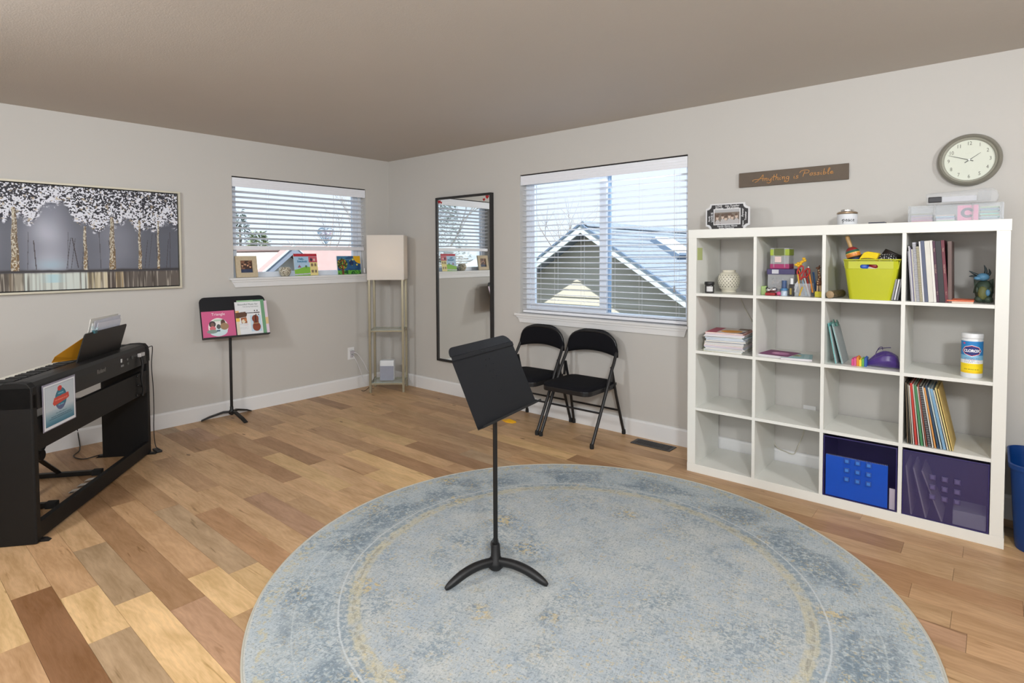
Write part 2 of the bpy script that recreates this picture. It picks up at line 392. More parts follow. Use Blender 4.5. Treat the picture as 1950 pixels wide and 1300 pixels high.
# ---- windows
glass_m, tg, bgl = newmat('window_glass')
tr_ = tg.nodes.new('ShaderNodeBsdfTransparent'); tr_.inputs[0].default_value = (0.93, 0.97, 1, 1); gy_ = tg.nodes.new('ShaderNodeBsdfGlossy'); gy_.inputs['Roughness'].default_value = 0.0
fr0 = tg.nodes.new('ShaderNodeFresnel'); fr0.inputs[0].default_value = 1.2; mg_ = tg.nodes.new('ShaderNodeMixShader')
tg.links.new(fr0.outputs[0], mg_.inputs[0]); tg.links.new(tr_.outputs[0], mg_.inputs[1]); tg.links.new(gy_.outputs[0], mg_.inputs[2]); tg.links.new(mg_.outputs[0], tg.nodes['Material Output'].inputs[0])
gap_m = mat('gap_shadow', (40, 38, 38), 0.8)  # shade above the valance, put into the colour
def window(idx, axis, h0, h1, z0, z1, mullion):
    root = sthing('window_%d' % idx, ((h0+h1)/2, 0, z0) if axis == 'x' else (0, (h0+h1)/2, z0))
    def B(mb, p0, p1, d0, d1, q0, q1):   # d = depth outwards (0 = wall face)
        if axis == 'x': mb.box(p0, p1, d0, d1, q0, q1)
        else: mb.box(-d1, -d0, p0, p1, q0, q1)
        return mb
    fr = MB()
    B(fr, h0, h0+0.045, 0.085, 0.145, z0, z1); B(fr, h1-0.045, h1, 0.085, 0.145, z0, z1)
    B(fr, h0+0.045, h1-0.045, 0.085, 0.145, z0, z0+0.045); B(fr, h0+0.045, h1-0.045, 0.085, 0.145, z1-0.045, z1)
    fo = fr.build('frame', vinyl_m, root, world=True, bevel=0.003)
    if mullion:
        m0, m1 = mullion; sa = MB()
        B(sa, h0+0.045, h0+0.085, 0.092, 0.12, z0+0.045, z1-0.045); B(sa, m0-0.01, m0+0.052, 0.092, 0.12, z0+0.045, z1-0.045)
        B(sa, h0+0.085, m0-0.01, 0.092, 0.12, z0+0.045, z0+0.085); B(sa, h0+0.085, m0-0.01, 0.092, 0.12, z1-0.085, z1-0.045)
        sa.build('sash', vinyl_m, root, world=True, bevel=0.002)
        sb = MB(); B(sb, m0+0.04, m1+0.01, 0.122, 0.14, z0+0.045, z1-0.045)
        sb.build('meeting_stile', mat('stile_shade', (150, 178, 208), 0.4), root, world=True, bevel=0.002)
        B(MB(), h0+0.085, m0-0.01, 0.104, 0.108, z0+0.085, z1-0.085).build('pane', glass_m, root, world=True)
        B(MB(), m1+0.01, h1-0.045, 0.129, 0.133, z0+0.045, z1-0.045).build('pane', glass_m, root, world=True)
    else:
        sa = MB()
        B(sa, h1-0.095, h1-0.045, 0.092, 0.125, z0+0.045, z1-0.045); B(sa, h0+0.045, h0+0.07, 0.092, 0.125, z0+0.045, z1-0.045)
        sa.build('sash', vinyl_m, root, world=True, bevel=0.002)
        B(MB(), h0+0.07, h1-0.095, 0.108, 0.112, z0+0.045, z1-0.045).build('pane', glass_m, root, world=True)
    # stool and apron
    st = MB(); e = 0.042
    if axis == 'x':
        st.box(h0, h1, 0.0, 0.085, z0-0.018, z0+0.001).box(h0-e, h1+0.02, -0.035, 0.0, z0-0.018, z0+0.001)
        ap = MB().prism([(h0-0.026, z0-0.018), (h1+0.004, z0-0.018), (h1-0.012, z0-0.076), (h0+0.006, z0-0.076)], 'y', -0.016, 0)
        ap.prism([(h0-0.032, z0-0.018), (h1+0.008, z0-0.018), (h1+0.002, z0-0.036), (h0-0.02, z0-0.036)], 'y', -0.024, -0.016)
    else:
        st.box(-0.085, 0.0, h0, h1, z0-0.018, z0+0.001).box(0.0, 0.035, h0-e, h1+e, z0-0.018, z0+0.001)
        ap = MB().prism([(h0-0.026, z0-0.018), (h1+0.026, z0-0.018), (h1-0.006, z0-0.08), (h0+0.006, z0-0.08)], 'x', 0, 0.016)
        ap.prism([(h0-0.032, z0-0.018), (h1+0.032, z0-0.018), (h1+0.02, z0-0.036), (h0-0.02, z0-0.036)], 'x', 0.016, 0.024)
    st.build('sill', trim_m, root, world=True, bevel=0.003); ap.build('apron', trim_m, root, world=True, bevel=0.0015)
    return root
window(1, 'y', *WL, None)
window(2, 'x', *WR, (2.56, 2.62))

# ---- blinds
slat_m = mat('blind_slat', (236, 238, 244), 0.45, var=0.03, scale=40)
cord_m = mat('cord_white', (225, 225, 228), 0.7)
def blind(name, label, axis, h0, h1, ztop, zbot, nsl, tilt, rail_h, ladders, ztop_gap=0.010):
    root = thing(name, label, 'window blind', ((h0+h1)/2, 0.05, zbot) if axis == 'x' else (-0.05, (h0+h1)/2, zbot))
    def B(mb, p0, p1, d0, d1, q0, q1):
        if axis == 'x': mb.box(p0, p1, d0, d1, q0, q1)
        else: mb.box(-d1, -d0, p0, p1, q0, q1)
        return mb
    v = MB(); zt = ztop-ztop_gap
    B(v, h0+0.004, h1-0.004, 0.004, 0.012, zt-0.078, zt)
    for q in (0.012, 0.030, 0.052, 0.066): B(v, h0+0.004, h1-0.004, 0.0015, 0.004, zt-q-0.004, zt-q)
    v.build('valance', slat_m, root, world=True, bevel=0.001)
    B(MB(), h0+0.01, h1-0.01, 0.02, 0.065, zt-0.045, zt).build('head_rail', slat_m, root, world=True)
    pitch = 0.0445; zs = [ztop-0.088-0.0375-pitch*i for i in range(nsl)]
    prof = []
    for i in range(7):
        a = -1+2*i/6; prof.append((a*0.025, 0.0028*(1-a*a)+0.0014))
    for i in range(6, -1, -1):
        a = -1+2*i/6; prof.append((a*0.025, 0.0028*(1-a*a)-0.0014))
    ct, st_ = math.cos(tilt), math.sin(tilt)
    prof = [(p*ct-q*st_, p*st_+q*ct) for p, q in prof]
    mb = MB(); W_ = (h1-h0)/2-0.008
    if axis == 'x': mb.prism([(p, q) for p, q in prof], 'x', -W_, W_)
    else: mb.prism([(-p, q) for p, q in prof], 'y', -W_, W_)
    me = None
    for z in zs:
        if me is None:
            o = mb.build('slat', slat_m, root, smooth=40); me = o.data
        else:
            o = bpy.data.objects.new('slat', me); COL.objects.link(o); o.parent = root
        o.location = (0, 0, z-zbot)
    B(MB(), h0+0.008, h1-0.008, 0.028, 0.072, zbot, zbot+rail_h).build('bottom_rail', slat_m, root, world=True, bevel=0.003)
    for p in ladders:
        lc = MB()
        for d in (0.026, 0.074):
            if axis == 'x': lc.tube([(p, d, zt-0.04), (p, d, zbot+rail_h/2)], 0.0009, 5)
            else: lc.tube([(-d, p, zt-0.04), (-d, p, zbot+rail_h/2)], 0.0009, 5)
        lc.build('ladder_cord', cord_m, root, world=True)
    B(MB(), h0+0.002, h1-0.002, 0.01, 0.07, ztop-0.006, ztop-0.001).build('gap_shadow_strip', gap_m, root, world=True)  # dark strip painted in as the shadow line between valance and opening
    return root
bl = blind('window_blind', 'white slatted blind half raised over the sill with the propped pictures', 'y', WL[0], WL[1], WL[3], 1.398, 11, math.radians(-15), 0.036, (-1.3, -0.95, -0.62))
t = MB().tube([(0.006, -0.382, 1.935), (0.012, -0.36, 1.55), (0.012, -0.333, 1.18)], 0.0016, 6).build('lift_cord', cord_m, bl, world=True)
MB().lathe([(0.002, 0.045), (0.006, 0.03), (0.008, 0), (0.004, -0.004)], 10, (0.012, -0.325, 1.175)).build('tassel', cord_m, t, world=True)
br = blind('window_blind', 'white slatted blind lowered fully in the wide window above the folding chairs', 'x', WR[0], WR[1], WR[3], 0.850, 24, math.radians(-7), 0.022, (1.98, 2.16, 2.42, 2.70, 2.93, 3.22))
t = MB().tube([(3.215, -0.004, 1.93), (3.218, -0.004, 1.50), (3.22, -0.004, 1.12)], 0.0016, 6).build('tilt_cord', cord_m, br, world=True)
MB().lathe([(0.002, 0.045), (0.006, 0.03), (0.009, 0), (0.004, -0.004)], 10, (3.22, -0.006, 1.08)).build('tassel', mat('tassel_grey', (170, 172, 178), 0.6), t, world=True)

# ================================================================== OUTSIDE
lawn = MB().box(-60, 40, -50, 60, -3.3, -3.2).build('lawn', mat('lawn_grass', (92, 94, 88), 0.95, var=0.25, scale=2)); struct(lawn)
def siding(mb_pts_fn, n): pass
side_m = mat('neighbour_siding', (186, 178, 162), 0.8, var=0.05, scale=3)
white_m = mat('barge_white', (196, 204, 206), 0.6)
roofg_m = mat('shingle_grey', (122, 130, 142), 0.85, var=0.22, scale=9)
dark_m = mat('roof_edge_dark', (92, 108, 128), 0.8)
# neighbour house beyond the wide window: gable parallel to the wall, at y = 6
hs_ = thing('neighbour_house', 'grey gabled house with white bargeboards outside the wide window', 'house', (-1.5, 9, -3.2))
GY = 6.45; ax, az = -1.53, 1.98; sl = 0.63
def gz(x): return az-sl*abs(x-ax)
wl = MB()
wl.prism([(ax-3.2, -3.2), (ax+4.6, -3.2), (ax+4.6, gz(ax+4.6)-0.06), (ax, az-0.06), (ax-3.2, gz(ax-3.2)-0.06)], 'y', GY+0.02, 14)
wl.build('wall', side_m, hs_, world=True)
nb = 0; z = -1.2; first = None
while z < az-0.25:
    xa = ax-min(3.2, (az-0.235-z)/sl); xb = ax+min(4.6, (az-0.235-z)/sl)
    MB().prism([(GY+0.02, z), (GY-0.018, z), (GY+0.004, z+0.17), (GY+0.02, z+0.17)], 'x', xa, xb).build('siding_board', side_m, hs_, world=True)
    z += 0.165
for s, run in ((-1, 3.7), (1, 5.0)):
    xe = ax+s*run
    # roof slab, bargeboard, trim board under the eave
    MB().prism([(ax, az), (xe, gz(xe)), (xe, gz(xe)-0.09), (ax, az-0.09)], 'y', GY-0.46, 14.4).build('roof_slope', roofg_m, hs_, world=True)
    MB().prism([(ax, az-0.02), (xe, gz(xe)-0.02), (xe, gz(xe)-0.17), (ax, az-0.17)], 'y', GY-0.50, GY-0.46).build('bargeboard', white_m if s < 0 else white_m, hs_, world=True)
    MB().prism([(ax, az+0.025), (xe, gz(xe)+0.025), (xe, gz(xe)-0.02), (ax, az-0.02)], 'y', GY-0.52, GY-0.46).build('drip_edge', dark_m, hs_, world=True)
# shingle courses on the slope facing the window
nrm = Vector((sl, 0, 1)).normalized(); dn = Vector((1, 0, -sl)).normalized()
crs = []; k = 0; s0 = 0.12
while s0 < 5.6:
    p = Vector((ax, 0, az+0.004))+dn*s0
    e = p+dn*0.16
    x0, z0_, x1, z1_ = p.x, p.z, e.x, e.z
    MB().prism([(x0, z0_), (x1, z1_+0.022), (x1, z1_), (x0, z0_-0.004)], 'y', GY-0.44, 14.3).build('shingle_course', roofg_m, hs_, world=True)
    s0 += 0.155
yy = GY-0.42
for i in range(28):
    MB().prism([(ax-0.13, az-0.05), (ax, az+0.035), (ax+0.13, az-0.05), (ax+0.13, az-0.03), (ax, az+0.075), (ax-0.13, az-0.03)], 'y', yy, yy+0.27).build('ridge_cap', roofg_m, hs_, world=True); yy += 0.278
p = Vector((ax, 8.4, az))+dn*1.0
fm = Matrix((dn, Vector((0, 1, 0)), nrm)).transposed()
sk = MB().obox(p+nrm*0.05, (0.75, 0.9, 0.14), fm).build('skylight_frame', dark_m, hs_, world=True)
MB().obox(p+nrm*0.13, (0.66, 0.8, 0.05), fm).build('skylight_dome', mat('dome', (235, 240, 248), 0.3), sk, world=True)
MB().lathe([(0.05, 0), (0.05, 0.45), (0.07, 0.46), (0.07, 0.5), (0, 0.52)], 10, (ax+1.2, 10.6, az-0.8)).build('vent_pipe', white_m, hs_, world=True)
MB().lathe([(0.06, 0), (0.06, 0.5), (0.09, 0.51), (0.09, 0.57), (0, 0.62)], 10, (ax+2.15, 7.6, az-1.4)).build('vent_pipe', mat('pipe_grey', (120, 122, 126), 0.5), hs_, world=True)
wd = MB().box(-0.35, 0.85, GY-0.04, GY-0.01, -0.75, -0.25).build('window_frame', mat('win_trim', (120, 122, 122), 0.6), hs_, world=True)
MB().box(-0.30, 0.80, GY-0.05, GY-0.04, -0.70, -0.30).build('pane', mat('dark_pane', (70, 84, 100), 0.15), wd, world=True)

# trees
bark_m = mat('bark', (150, 138, 128), 0.9, var=0.2, scale=20)
def bare_tree(x, y, h, seed, label, r0=0.10, loc_z=-3.2, m=None):
    r = random.Random(seed); mb = MB()
    def grow(p, d, L, rad, lev):
        if lev == 0: return
        pts = [p]; q = p.copy(); dd = d.copy()
        for i in range(3):
            dd = (dd+Vector((r.uniform(-.16, .16), r.uniform(-.16, .16), r.uniform(-.02, .12)))).normalized()
            q = q+dd*L/3; pts.append(q.copy())
        mb.tube(pts, [rad, rad*.85, rad*.7, rad*.55], 4, caps=False)
        for i in range(3 if lev > 2 else 4):
            nd = (dd+Vector((r.uniform(-.8, .8), r.uniform(-.8, .8), r.uniform(0.0, .55)))).normalized()
            grow(pts[r.choice((1, 2, 3, 3))], nd, L*r.uniform(.6, .8), rad*.5, lev-1)
    root = thing('bare_tree', label, 'tree', (x, y, loc_z))
    grow(Vector((0, 0, 0)), Vector((0, 0, 1)), h*0.42, r0, 5)
    mb.build('branches', m or bark_m, root)
    return root
bare_tree(-8.2, 15.5, 6.8, 3, 'bare pale tree left of the grey gable, seen through the wide window')
bare_tree(2.2, 17.5, 7.6, 11, 'bare thin tree rising behind the shingled roof in the wide window')
bare_tree(-22, 12.5, 7.4, 5, 'tall bare tree seen through the blind at the right of the small window', 0.12)
pine_m = mat('evergreen_leaf', (58, 78, 58), 0.8, var=0.35, scale=5); pal_m = mat('pale_green_leaf', (122, 134, 96), 0.8, var=0.3, scale=5)
def leafy_tree(x, y, h, w, seed, label, lm, n=1500, name='evergreen_tree', ls=1.0):
    r = random.Random(seed); root = thing(name, label, 'tree', (x, y, -3.2))
    MB().tube([(0, 0, 0), (0.05, 0.02, h*.5), (0, 0, h*.92)], [0.16, 0.1, 0.03], 7).build('trunk', bark_m, root)
    mb = MB()
    for i in range(n):
        f = r.random()**0.8; z = h*(0.22+0.78*f); rad = w*(1-f)*0.9+0.12
        a = r.uniform(0, 2*PI); q = rad*math.sqrt(r.random())
        c = Vector((q*math.cos(a), q*math.sin(a), z+r.uniform(-.15, .15)))
        d = Vector((math.cos(a)+r.uniform(-.6, .6), math.sin(a)+r.uniform(-.6, .6), r.uniform(-.5, .4))).normalized()
        e = d.cross(Vector((r.uniform(-1, 1), r.uniform(-1, 1), 1))).normalized(); L = r.uniform(.16, .34)*ls
        mb.add([c, c+d*L*.5+e*L*.16, c+d*L, c+d*L*.5-e*L*.16], [(0, 1, 2, 3)])
    o = mb.build('foliage', lm, root); o['kind'] = 'stuff'
    return root
leafy_tree(-14, 5.3, 5.3, 2.2, 2, 'pale green bushy tree left of the small white gable', pal_m, 5000, 'leafy_tree', .55)
leafy_tree(-19, 6.9, 6.4, 1.6, 4, 'dark conifer at the far left edge of the small window', pine_m, 2600, ls=.5)
leafy_tree(-12, -8.5, 8.2, 2.0, 6, 'tall dark conifer reflected in the mirror, left of the roof vent', pine_m, 9000, ls=.42)
leafy_tree(-13, -12.4, 8.8, 2.4, 8, 'broad dark conifer reflected at the right edge of the mirror', pine_m, 11000, ls=.42)
bare_tree(-19.5, -17.0, 10, 9, 'bare tree reflected in the upper half of the mirror', 0.14)

# house beyond the small window
h2 = thing('neighbour_house', 'white gabled house with pinkish roof outside the small window', 'house', (-10, 4.2, -3.2))
GX = -8.0; by, bz = 3.28, 1.58; s2 = 0.82
plas_m = mat('stucco_white', (186, 184, 180), 0.8); rp_m = mat('roof_pink', (150, 124, 120), 0.85, var=0.1, scale=8)
soff_m = mat('soffit_grey', (130, 136, 150), 0.8)
def hz(y): return bz-s2*abs(y-by)
MB().prism([(by-1.3, -3.2), (by+1.0, -3.2), (by+1.0, hz(by+1.0)-0.12), (by, bz-0.12), (by-1.3, hz(by-1.3)-0.12)], 'x', GX-4, GX-0.45).build('wall', plas_m, h2, world=True)
for s, run in ((-1, 1.45), (1, 1.2)):
    ye = by+s*run
    MB().prism([(by, bz), (ye, hz(ye)), (ye, hz(ye)-0.07), (by, bz-0.07)], 'x', GX-(0.5 if s < 0 else 4.2), GX-0.03).build('roof_slope', rp_m, h2, world=True)
    MB().prism([(by, bz+0.02), (ye, hz(ye)+0.02), (ye, hz(ye)-0.16), (by, bz-0.16)], 'x', GX-0.03, GX).build('bargeboard', soff_m, h2, world=True)
    MB().prism([(by, bz+0.05), (ye, hz(ye)+0.05), (ye, hz(ye)+0.02), (by, bz+0.02)], 'x', GX-0.05, GX+0.02).build('drip_edge', white_m, h2, world=True)
MB().add([(-8.6, 3.3, 1.62), (-8.6, 9.5, 1.62), (-7.4, 9.5, 0.62), (-7.4, 3.9, 0.62), (-8.6, 3.3, 1.55), (-8.6, 9.5, 1.55), (-7.4, 9.5, 0.55), (-7.4, 3.9, 0.55)],
         [(0, 1, 2, 3), (7, 6, 5, 4), (0, 4, 5, 1), (1, 5, 6, 2), (2, 6, 7, 3), (3, 7, 4, 0)]).build('long_roof', rp_m, h2, world=True)
MB().box(-8.5, -7.6, 4.0, 9.4, -3.2, 0.6).build('long_wall', plas_m, h2, world=True)
# low roof and blue shed seen in the mirror
h3 = thing('tiled_roof_house', 'low house with pale tiled roof and dark blue gable, reflected in the mirror', 'house', (-9, -8, -3.2))
MB().prism([(-8.95, 0.80), (-10.9, 1.50), (-10.9, -3.2), (-8.95, -3.2)], 'x', -8.3, -7.35).build('gable_wall', mat('slate_blue', (48, 66, 104), 0.8), h3, world=True)
MB().prism([(-8.85, 0.83), (-10.9, 1.565), (-10.9, 1.50), (-8.85, 0.765)], 'x', -8.4, -7.25).build('bargeboard', white_m, h3, world=True)
for i in range(7):
    zc = 0.80+0.085*i; xc = -8.45-0.30*i
    MB().box(xc-0.34, xc+0.04, -11.2, -5.5, zc, zc+0.045).build('roof_course', mat('tile_pale', (128, 120, 112), 0.85, var=0.12, scale=5), h3, world=True)
MB().box(-10.6, -8.5, -11.1, -5.6, -3.2, 0.79).build('wall', plas_m, h3, world=True)
MB().lathe([(0.16, -0.2), (0.16, 0.18), (0.34, 0.2), (0.34, 0.26), (0.24, 0.36), (0, 0.4)], 18, (-9.6, -9.9, 1.30)).build('roof_vent', white_m, h3, world=True)

# ================================================================== THE RUG
def rug_material():
    m, t, b = newmat('rug_weave'); N = t.nodes.new; Lk = t.links.new
    tc = N('ShaderNodeTexCoord'); P = tc.outputs['Object']
    ln = N('ShaderNodeVectorMath'); ln.operation = 'LENGTH'; Lk(P, ln.inputs[0]); R = ln.outputs['Value']
    def noise(sc, det=4, dist=0.0, vec=None, rough=0.6):
        n = N('ShaderNodeTexNoise'); n.inputs['Scale'].default_value = sc; n.inputs['Detail'].default_value = det
        n.inputs['Distortion'].default_value = dist; n.inputs['Roughness'].default_value = rough; Lk(vec or P, n.inputs['Vector']); return n.outputs['Fac']
    def ramp(val, pts):
        r = N('ShaderNodeValToRGB'); e = r.color_ramp.elements
        e[0].position, e[0].color = pts[0][0], (*[pts[0][1]]*3, 1); e[1].position, e[1].color = pts[1][0], (*[pts[1][1]]*3, 1)
        for p, c in pts[2:]:
            q = e.new(p); q.color = (c, c, c, 1)
        Lk(val, r.inputs[0]); return r.outputs[0]
    def ma(op, a, b_=None, clamp=False):
        x = N('ShaderNodeMath'); x.operation = op; x.use_clamp = clamp
        for i, v in enumerate((a, b_)):
            if v is None: continue
            if isinstance(v, (int, float)): x.inputs[i].default_value = v
            else: Lk(v, x.inputs[i])
        return x.outputs[0]
    def mix(fac, a, b_):
        x = N('ShaderNodeMix'); x.data_type = 'RGBA'; x.clamp_factor = True
        Lk(fac, x.inputs[0])
        for i, v in ((6, a), (7, b_)):
            if isinstance(v, tuple): x.inputs[i].default_value = srgb(*v)
            else: Lk(v, x.inputs[i])
        return x.outputs[2]
    # wobbling radius for the rings
    rw = ma('ADD', R, ma('MULTIPLY', ma('SUBTRACT', noise(3, 3), 0.5), 0.02))
    def band(c, w, soft=0.006):   # 1 inside a ring of radius c, half-width w
        d = ma('ABSOLUTE', ma('SUBTRACT', rw, c)); s = N('ShaderNodeMapRange'); s.inputs['From Min'].default_value = w+soft
        s.inputs['From Max'].default_value = w; Lk(d, s.inputs['Value']); return s.outputs[0]
    fine = noise(190, 2); mid = noise(58, 5, 0.8); big = noise(4.2, 4, 0.5); big2 = noise(2.6, 3, 0.8)
    base = mix(ramp(noise(6, 5), [(0.35, 0), (0.65, 1)]), (180, 183, 181), (162, 171, 178))
    # pale wash in the outer border, broken blue ornaments
    bd = ma('GREATER_THAN', rw, 0.955)
    base = mix(ma('MULTIPLY', bd, 0.5), base, (172, 182, 187))
    orn = ma('MULTIPLY', ramp(big, [(0.46, 0.06), (0.64, 1)]), ramp(mid, [(0.46, 0), (0.55, 1)]))
    col = mix(ma('MULTIPLY', orn, 0.62), base, (112, 130, 142))
    # dark blue band beside the ring
    db = ma('MULTIPLY', band(1.05, 0.07, 0.05), ramp(big2, [(0.44, 0.0), (0.55, 1)]))
    col = mix(ma('MULTIPLY', ma('MULTIPLY', db, ramp(mid, [(0.36, 0), (0.52, 1)])), 0.65), col, (94, 112, 126))
    # scattered floral motifs: voronoi cells with dark blue petals and gold hearts
    vo = N('ShaderNodeTexVoronoi'); vo.inputs['Scale'].default_value = 3.4; vo.inputs['Randomness'].default_value = 0.8
    wp = N('ShaderNodeVectorMath'); wp.operation = 'ADD'; Lk(P, wp.inputs[0])
    nv = N('ShaderNodeTexNoise'); nv.inputs['Scale'].default_value = 16; Lk(P, nv.inputs['Vector'])
    sc = N('ShaderNodeVectorMath'); sc.operation = 'SCALE'; sc.inputs['Scale'].default_value = 0.07; Lk(nv.outputs['Color'], sc.inputs[0]); Lk(sc.outputs[0], wp.inputs[1])
    Lk(wp.outputs[0], vo.inputs['Vector']); D = vo.outputs['Distance']
    inner = ma('LESS_THAN', rw, 0.83)
    petal = ma('MULTIPLY', ramp(D, [(0.16, 1), (0.30, 0)]), ramp(mid, [(0.46, 0), (0.58, 1)]))
    col = mix(ma('MULTIPLY', ma('MULTIPLY', petal, 0.8), ramp(big2, [(0.40, 0.15), (0.6, 1)])), col, (96, 116, 132))
    heart = ma('MULTIPLY', ramp(D, [(0.10, 1), (0.24, 0)]), ramp(noise(48, 2), [(0.50, 0), (0.58, 1)]))
    col = mix(ma('MULTIPLY', heart, 0.8), col, (196, 176, 126))
    # gold flecks and dark flecks
    gf = ma('MULTIPLY', ramp(noise(85, 3), [(0.57, 0), (0.62, 1)]), ramp(noise(5.5, 2), [(0.42, 0.1), (0.60, 1)]))
    col = mix(ma('MULTIPLY', gf, 0.65), col, (190, 174, 132))
    df = ramp(noise(110, 3), [(0.56, 0), (0.62, 1)])
    col = mix(ma('MULTIPLY', df, 0.5), col, (112, 124, 132))
    # rings
    brk = ramp(noise(26, 3), [(0.36, 0.15), (0.52, 1)])
    col = mix(ma('MULTIPLY', ma('MULTIPLY', band(0.885, 0.020, 0.008), brk), 0.5), col, (190, 180, 144))
    col = mix(ma('MULTIPLY', ma('MULTIPLY', band(0.885, 0.006, 0.003), ramp(noise(40, 2), [(0.5, 0), (0.56, 1)])), 0.6), col, (140, 138, 128))
    col = mix(ma('MULTIPLY', ma('MULTIPLY', band(0.920, 0.014, 0.006), ramp(noise(42, 2), [(0.46, 0), (0.56, 1)])), 0.7), col, (126, 142, 152))
    col = mix(ma('MULTIPLY', band(0.942, 0.0022, 0.002), 0.7), col, (190, 196, 198))
    col = mix(ma('MULTIPLY', band(1.10, 0.0018, 0.002), 0.35), col, (190, 196, 196))
    col = mix(ma('MULTIPLY', ma('MULTIPLY', band(1.205, 0.018, 0.008), ramp(noise(38, 2), [(0.52, 0), (0.58, 1)])), 0.6), col, (186, 176, 140))
    col = mix(band(1.253, 0.006, 0.002), col, (184, 184, 178))
    # cross threads
    wv = N('ShaderNodeTexNoise'); wv.inputs['Scale'].default_value = 1; wv.inputs['Detail'].default_value = 1
    st = N('ShaderNodeVectorMath'); st.operation = 'MULTIPLY'; st.inputs[1].default_value = (260, 14, 1); Lk(P, st.inputs[0]); Lk(st.outputs[0], wv.inputs['Vector'])
    wv2 = N('ShaderNodeTexNoise'); wv2.inputs['Scale'].default_value = 1; wv2.inputs['Detail'].default_value = 1
    st2 = N('ShaderNodeVectorMath'); st2.operation = 'MULTIPLY'; st2.inputs[1].default_value = (18, 200, 1); Lk(P, st2.inputs[0]); Lk(st2.outputs[0], wv2.inputs['Vector'])
    k = ma('ADD', ma('MULTIPLY', wv.outputs['Fac'], 0.34), ma('ADD', ma('MULTIPLY', wv2.outputs['Fac'], 0.34), ma('MULTIPLY', fine, 0.5)))
    k = ma('ADD', k, 0.45)
    s = N('ShaderNodeVectorMath'); s.operation = 'SCALE'; Lk(col, s.inputs[0]); Lk(k, s.inputs['Scale'])
    Lk(s.outputs[0], b.inputs['Base Color']); b.inputs['Roughness'].default_value = 0.95; b.inputs['Specular IOR Level'].default_value = 0.15
    bp = N('ShaderNodeBump'); bp.inputs['Strength'].default_value = 0.35; bp.inputs['Distance'].default_value = 0.002; Lk(k, bp.inputs['Height']); Lk(bp.outputs[0], b.inputs['Normal'])
    return m
rug = thing('round_rug', 'large round blue grey distressed rug with gold ring pattern on wood floor', 'rug', (3.616, -1.834, 0.0), 0.25)
MB().lathe([(0, 0.001), (1.250, 0.001), (1.252, 0.007), (0, 0.007)], 160).build('pile', rug_material(), rug)
rim = MB().tube([(1.254*math.cos(2*PI*k/160), 1.254*math.sin(2*PI*k/160), 0.0045) for k in range(161)], 0.0045, 8, caps=False)
rim.build('binding', mat('rug_binding', (186, 184, 172), 0.9, bump=0.4, bscale=500), rug, smooth=60)

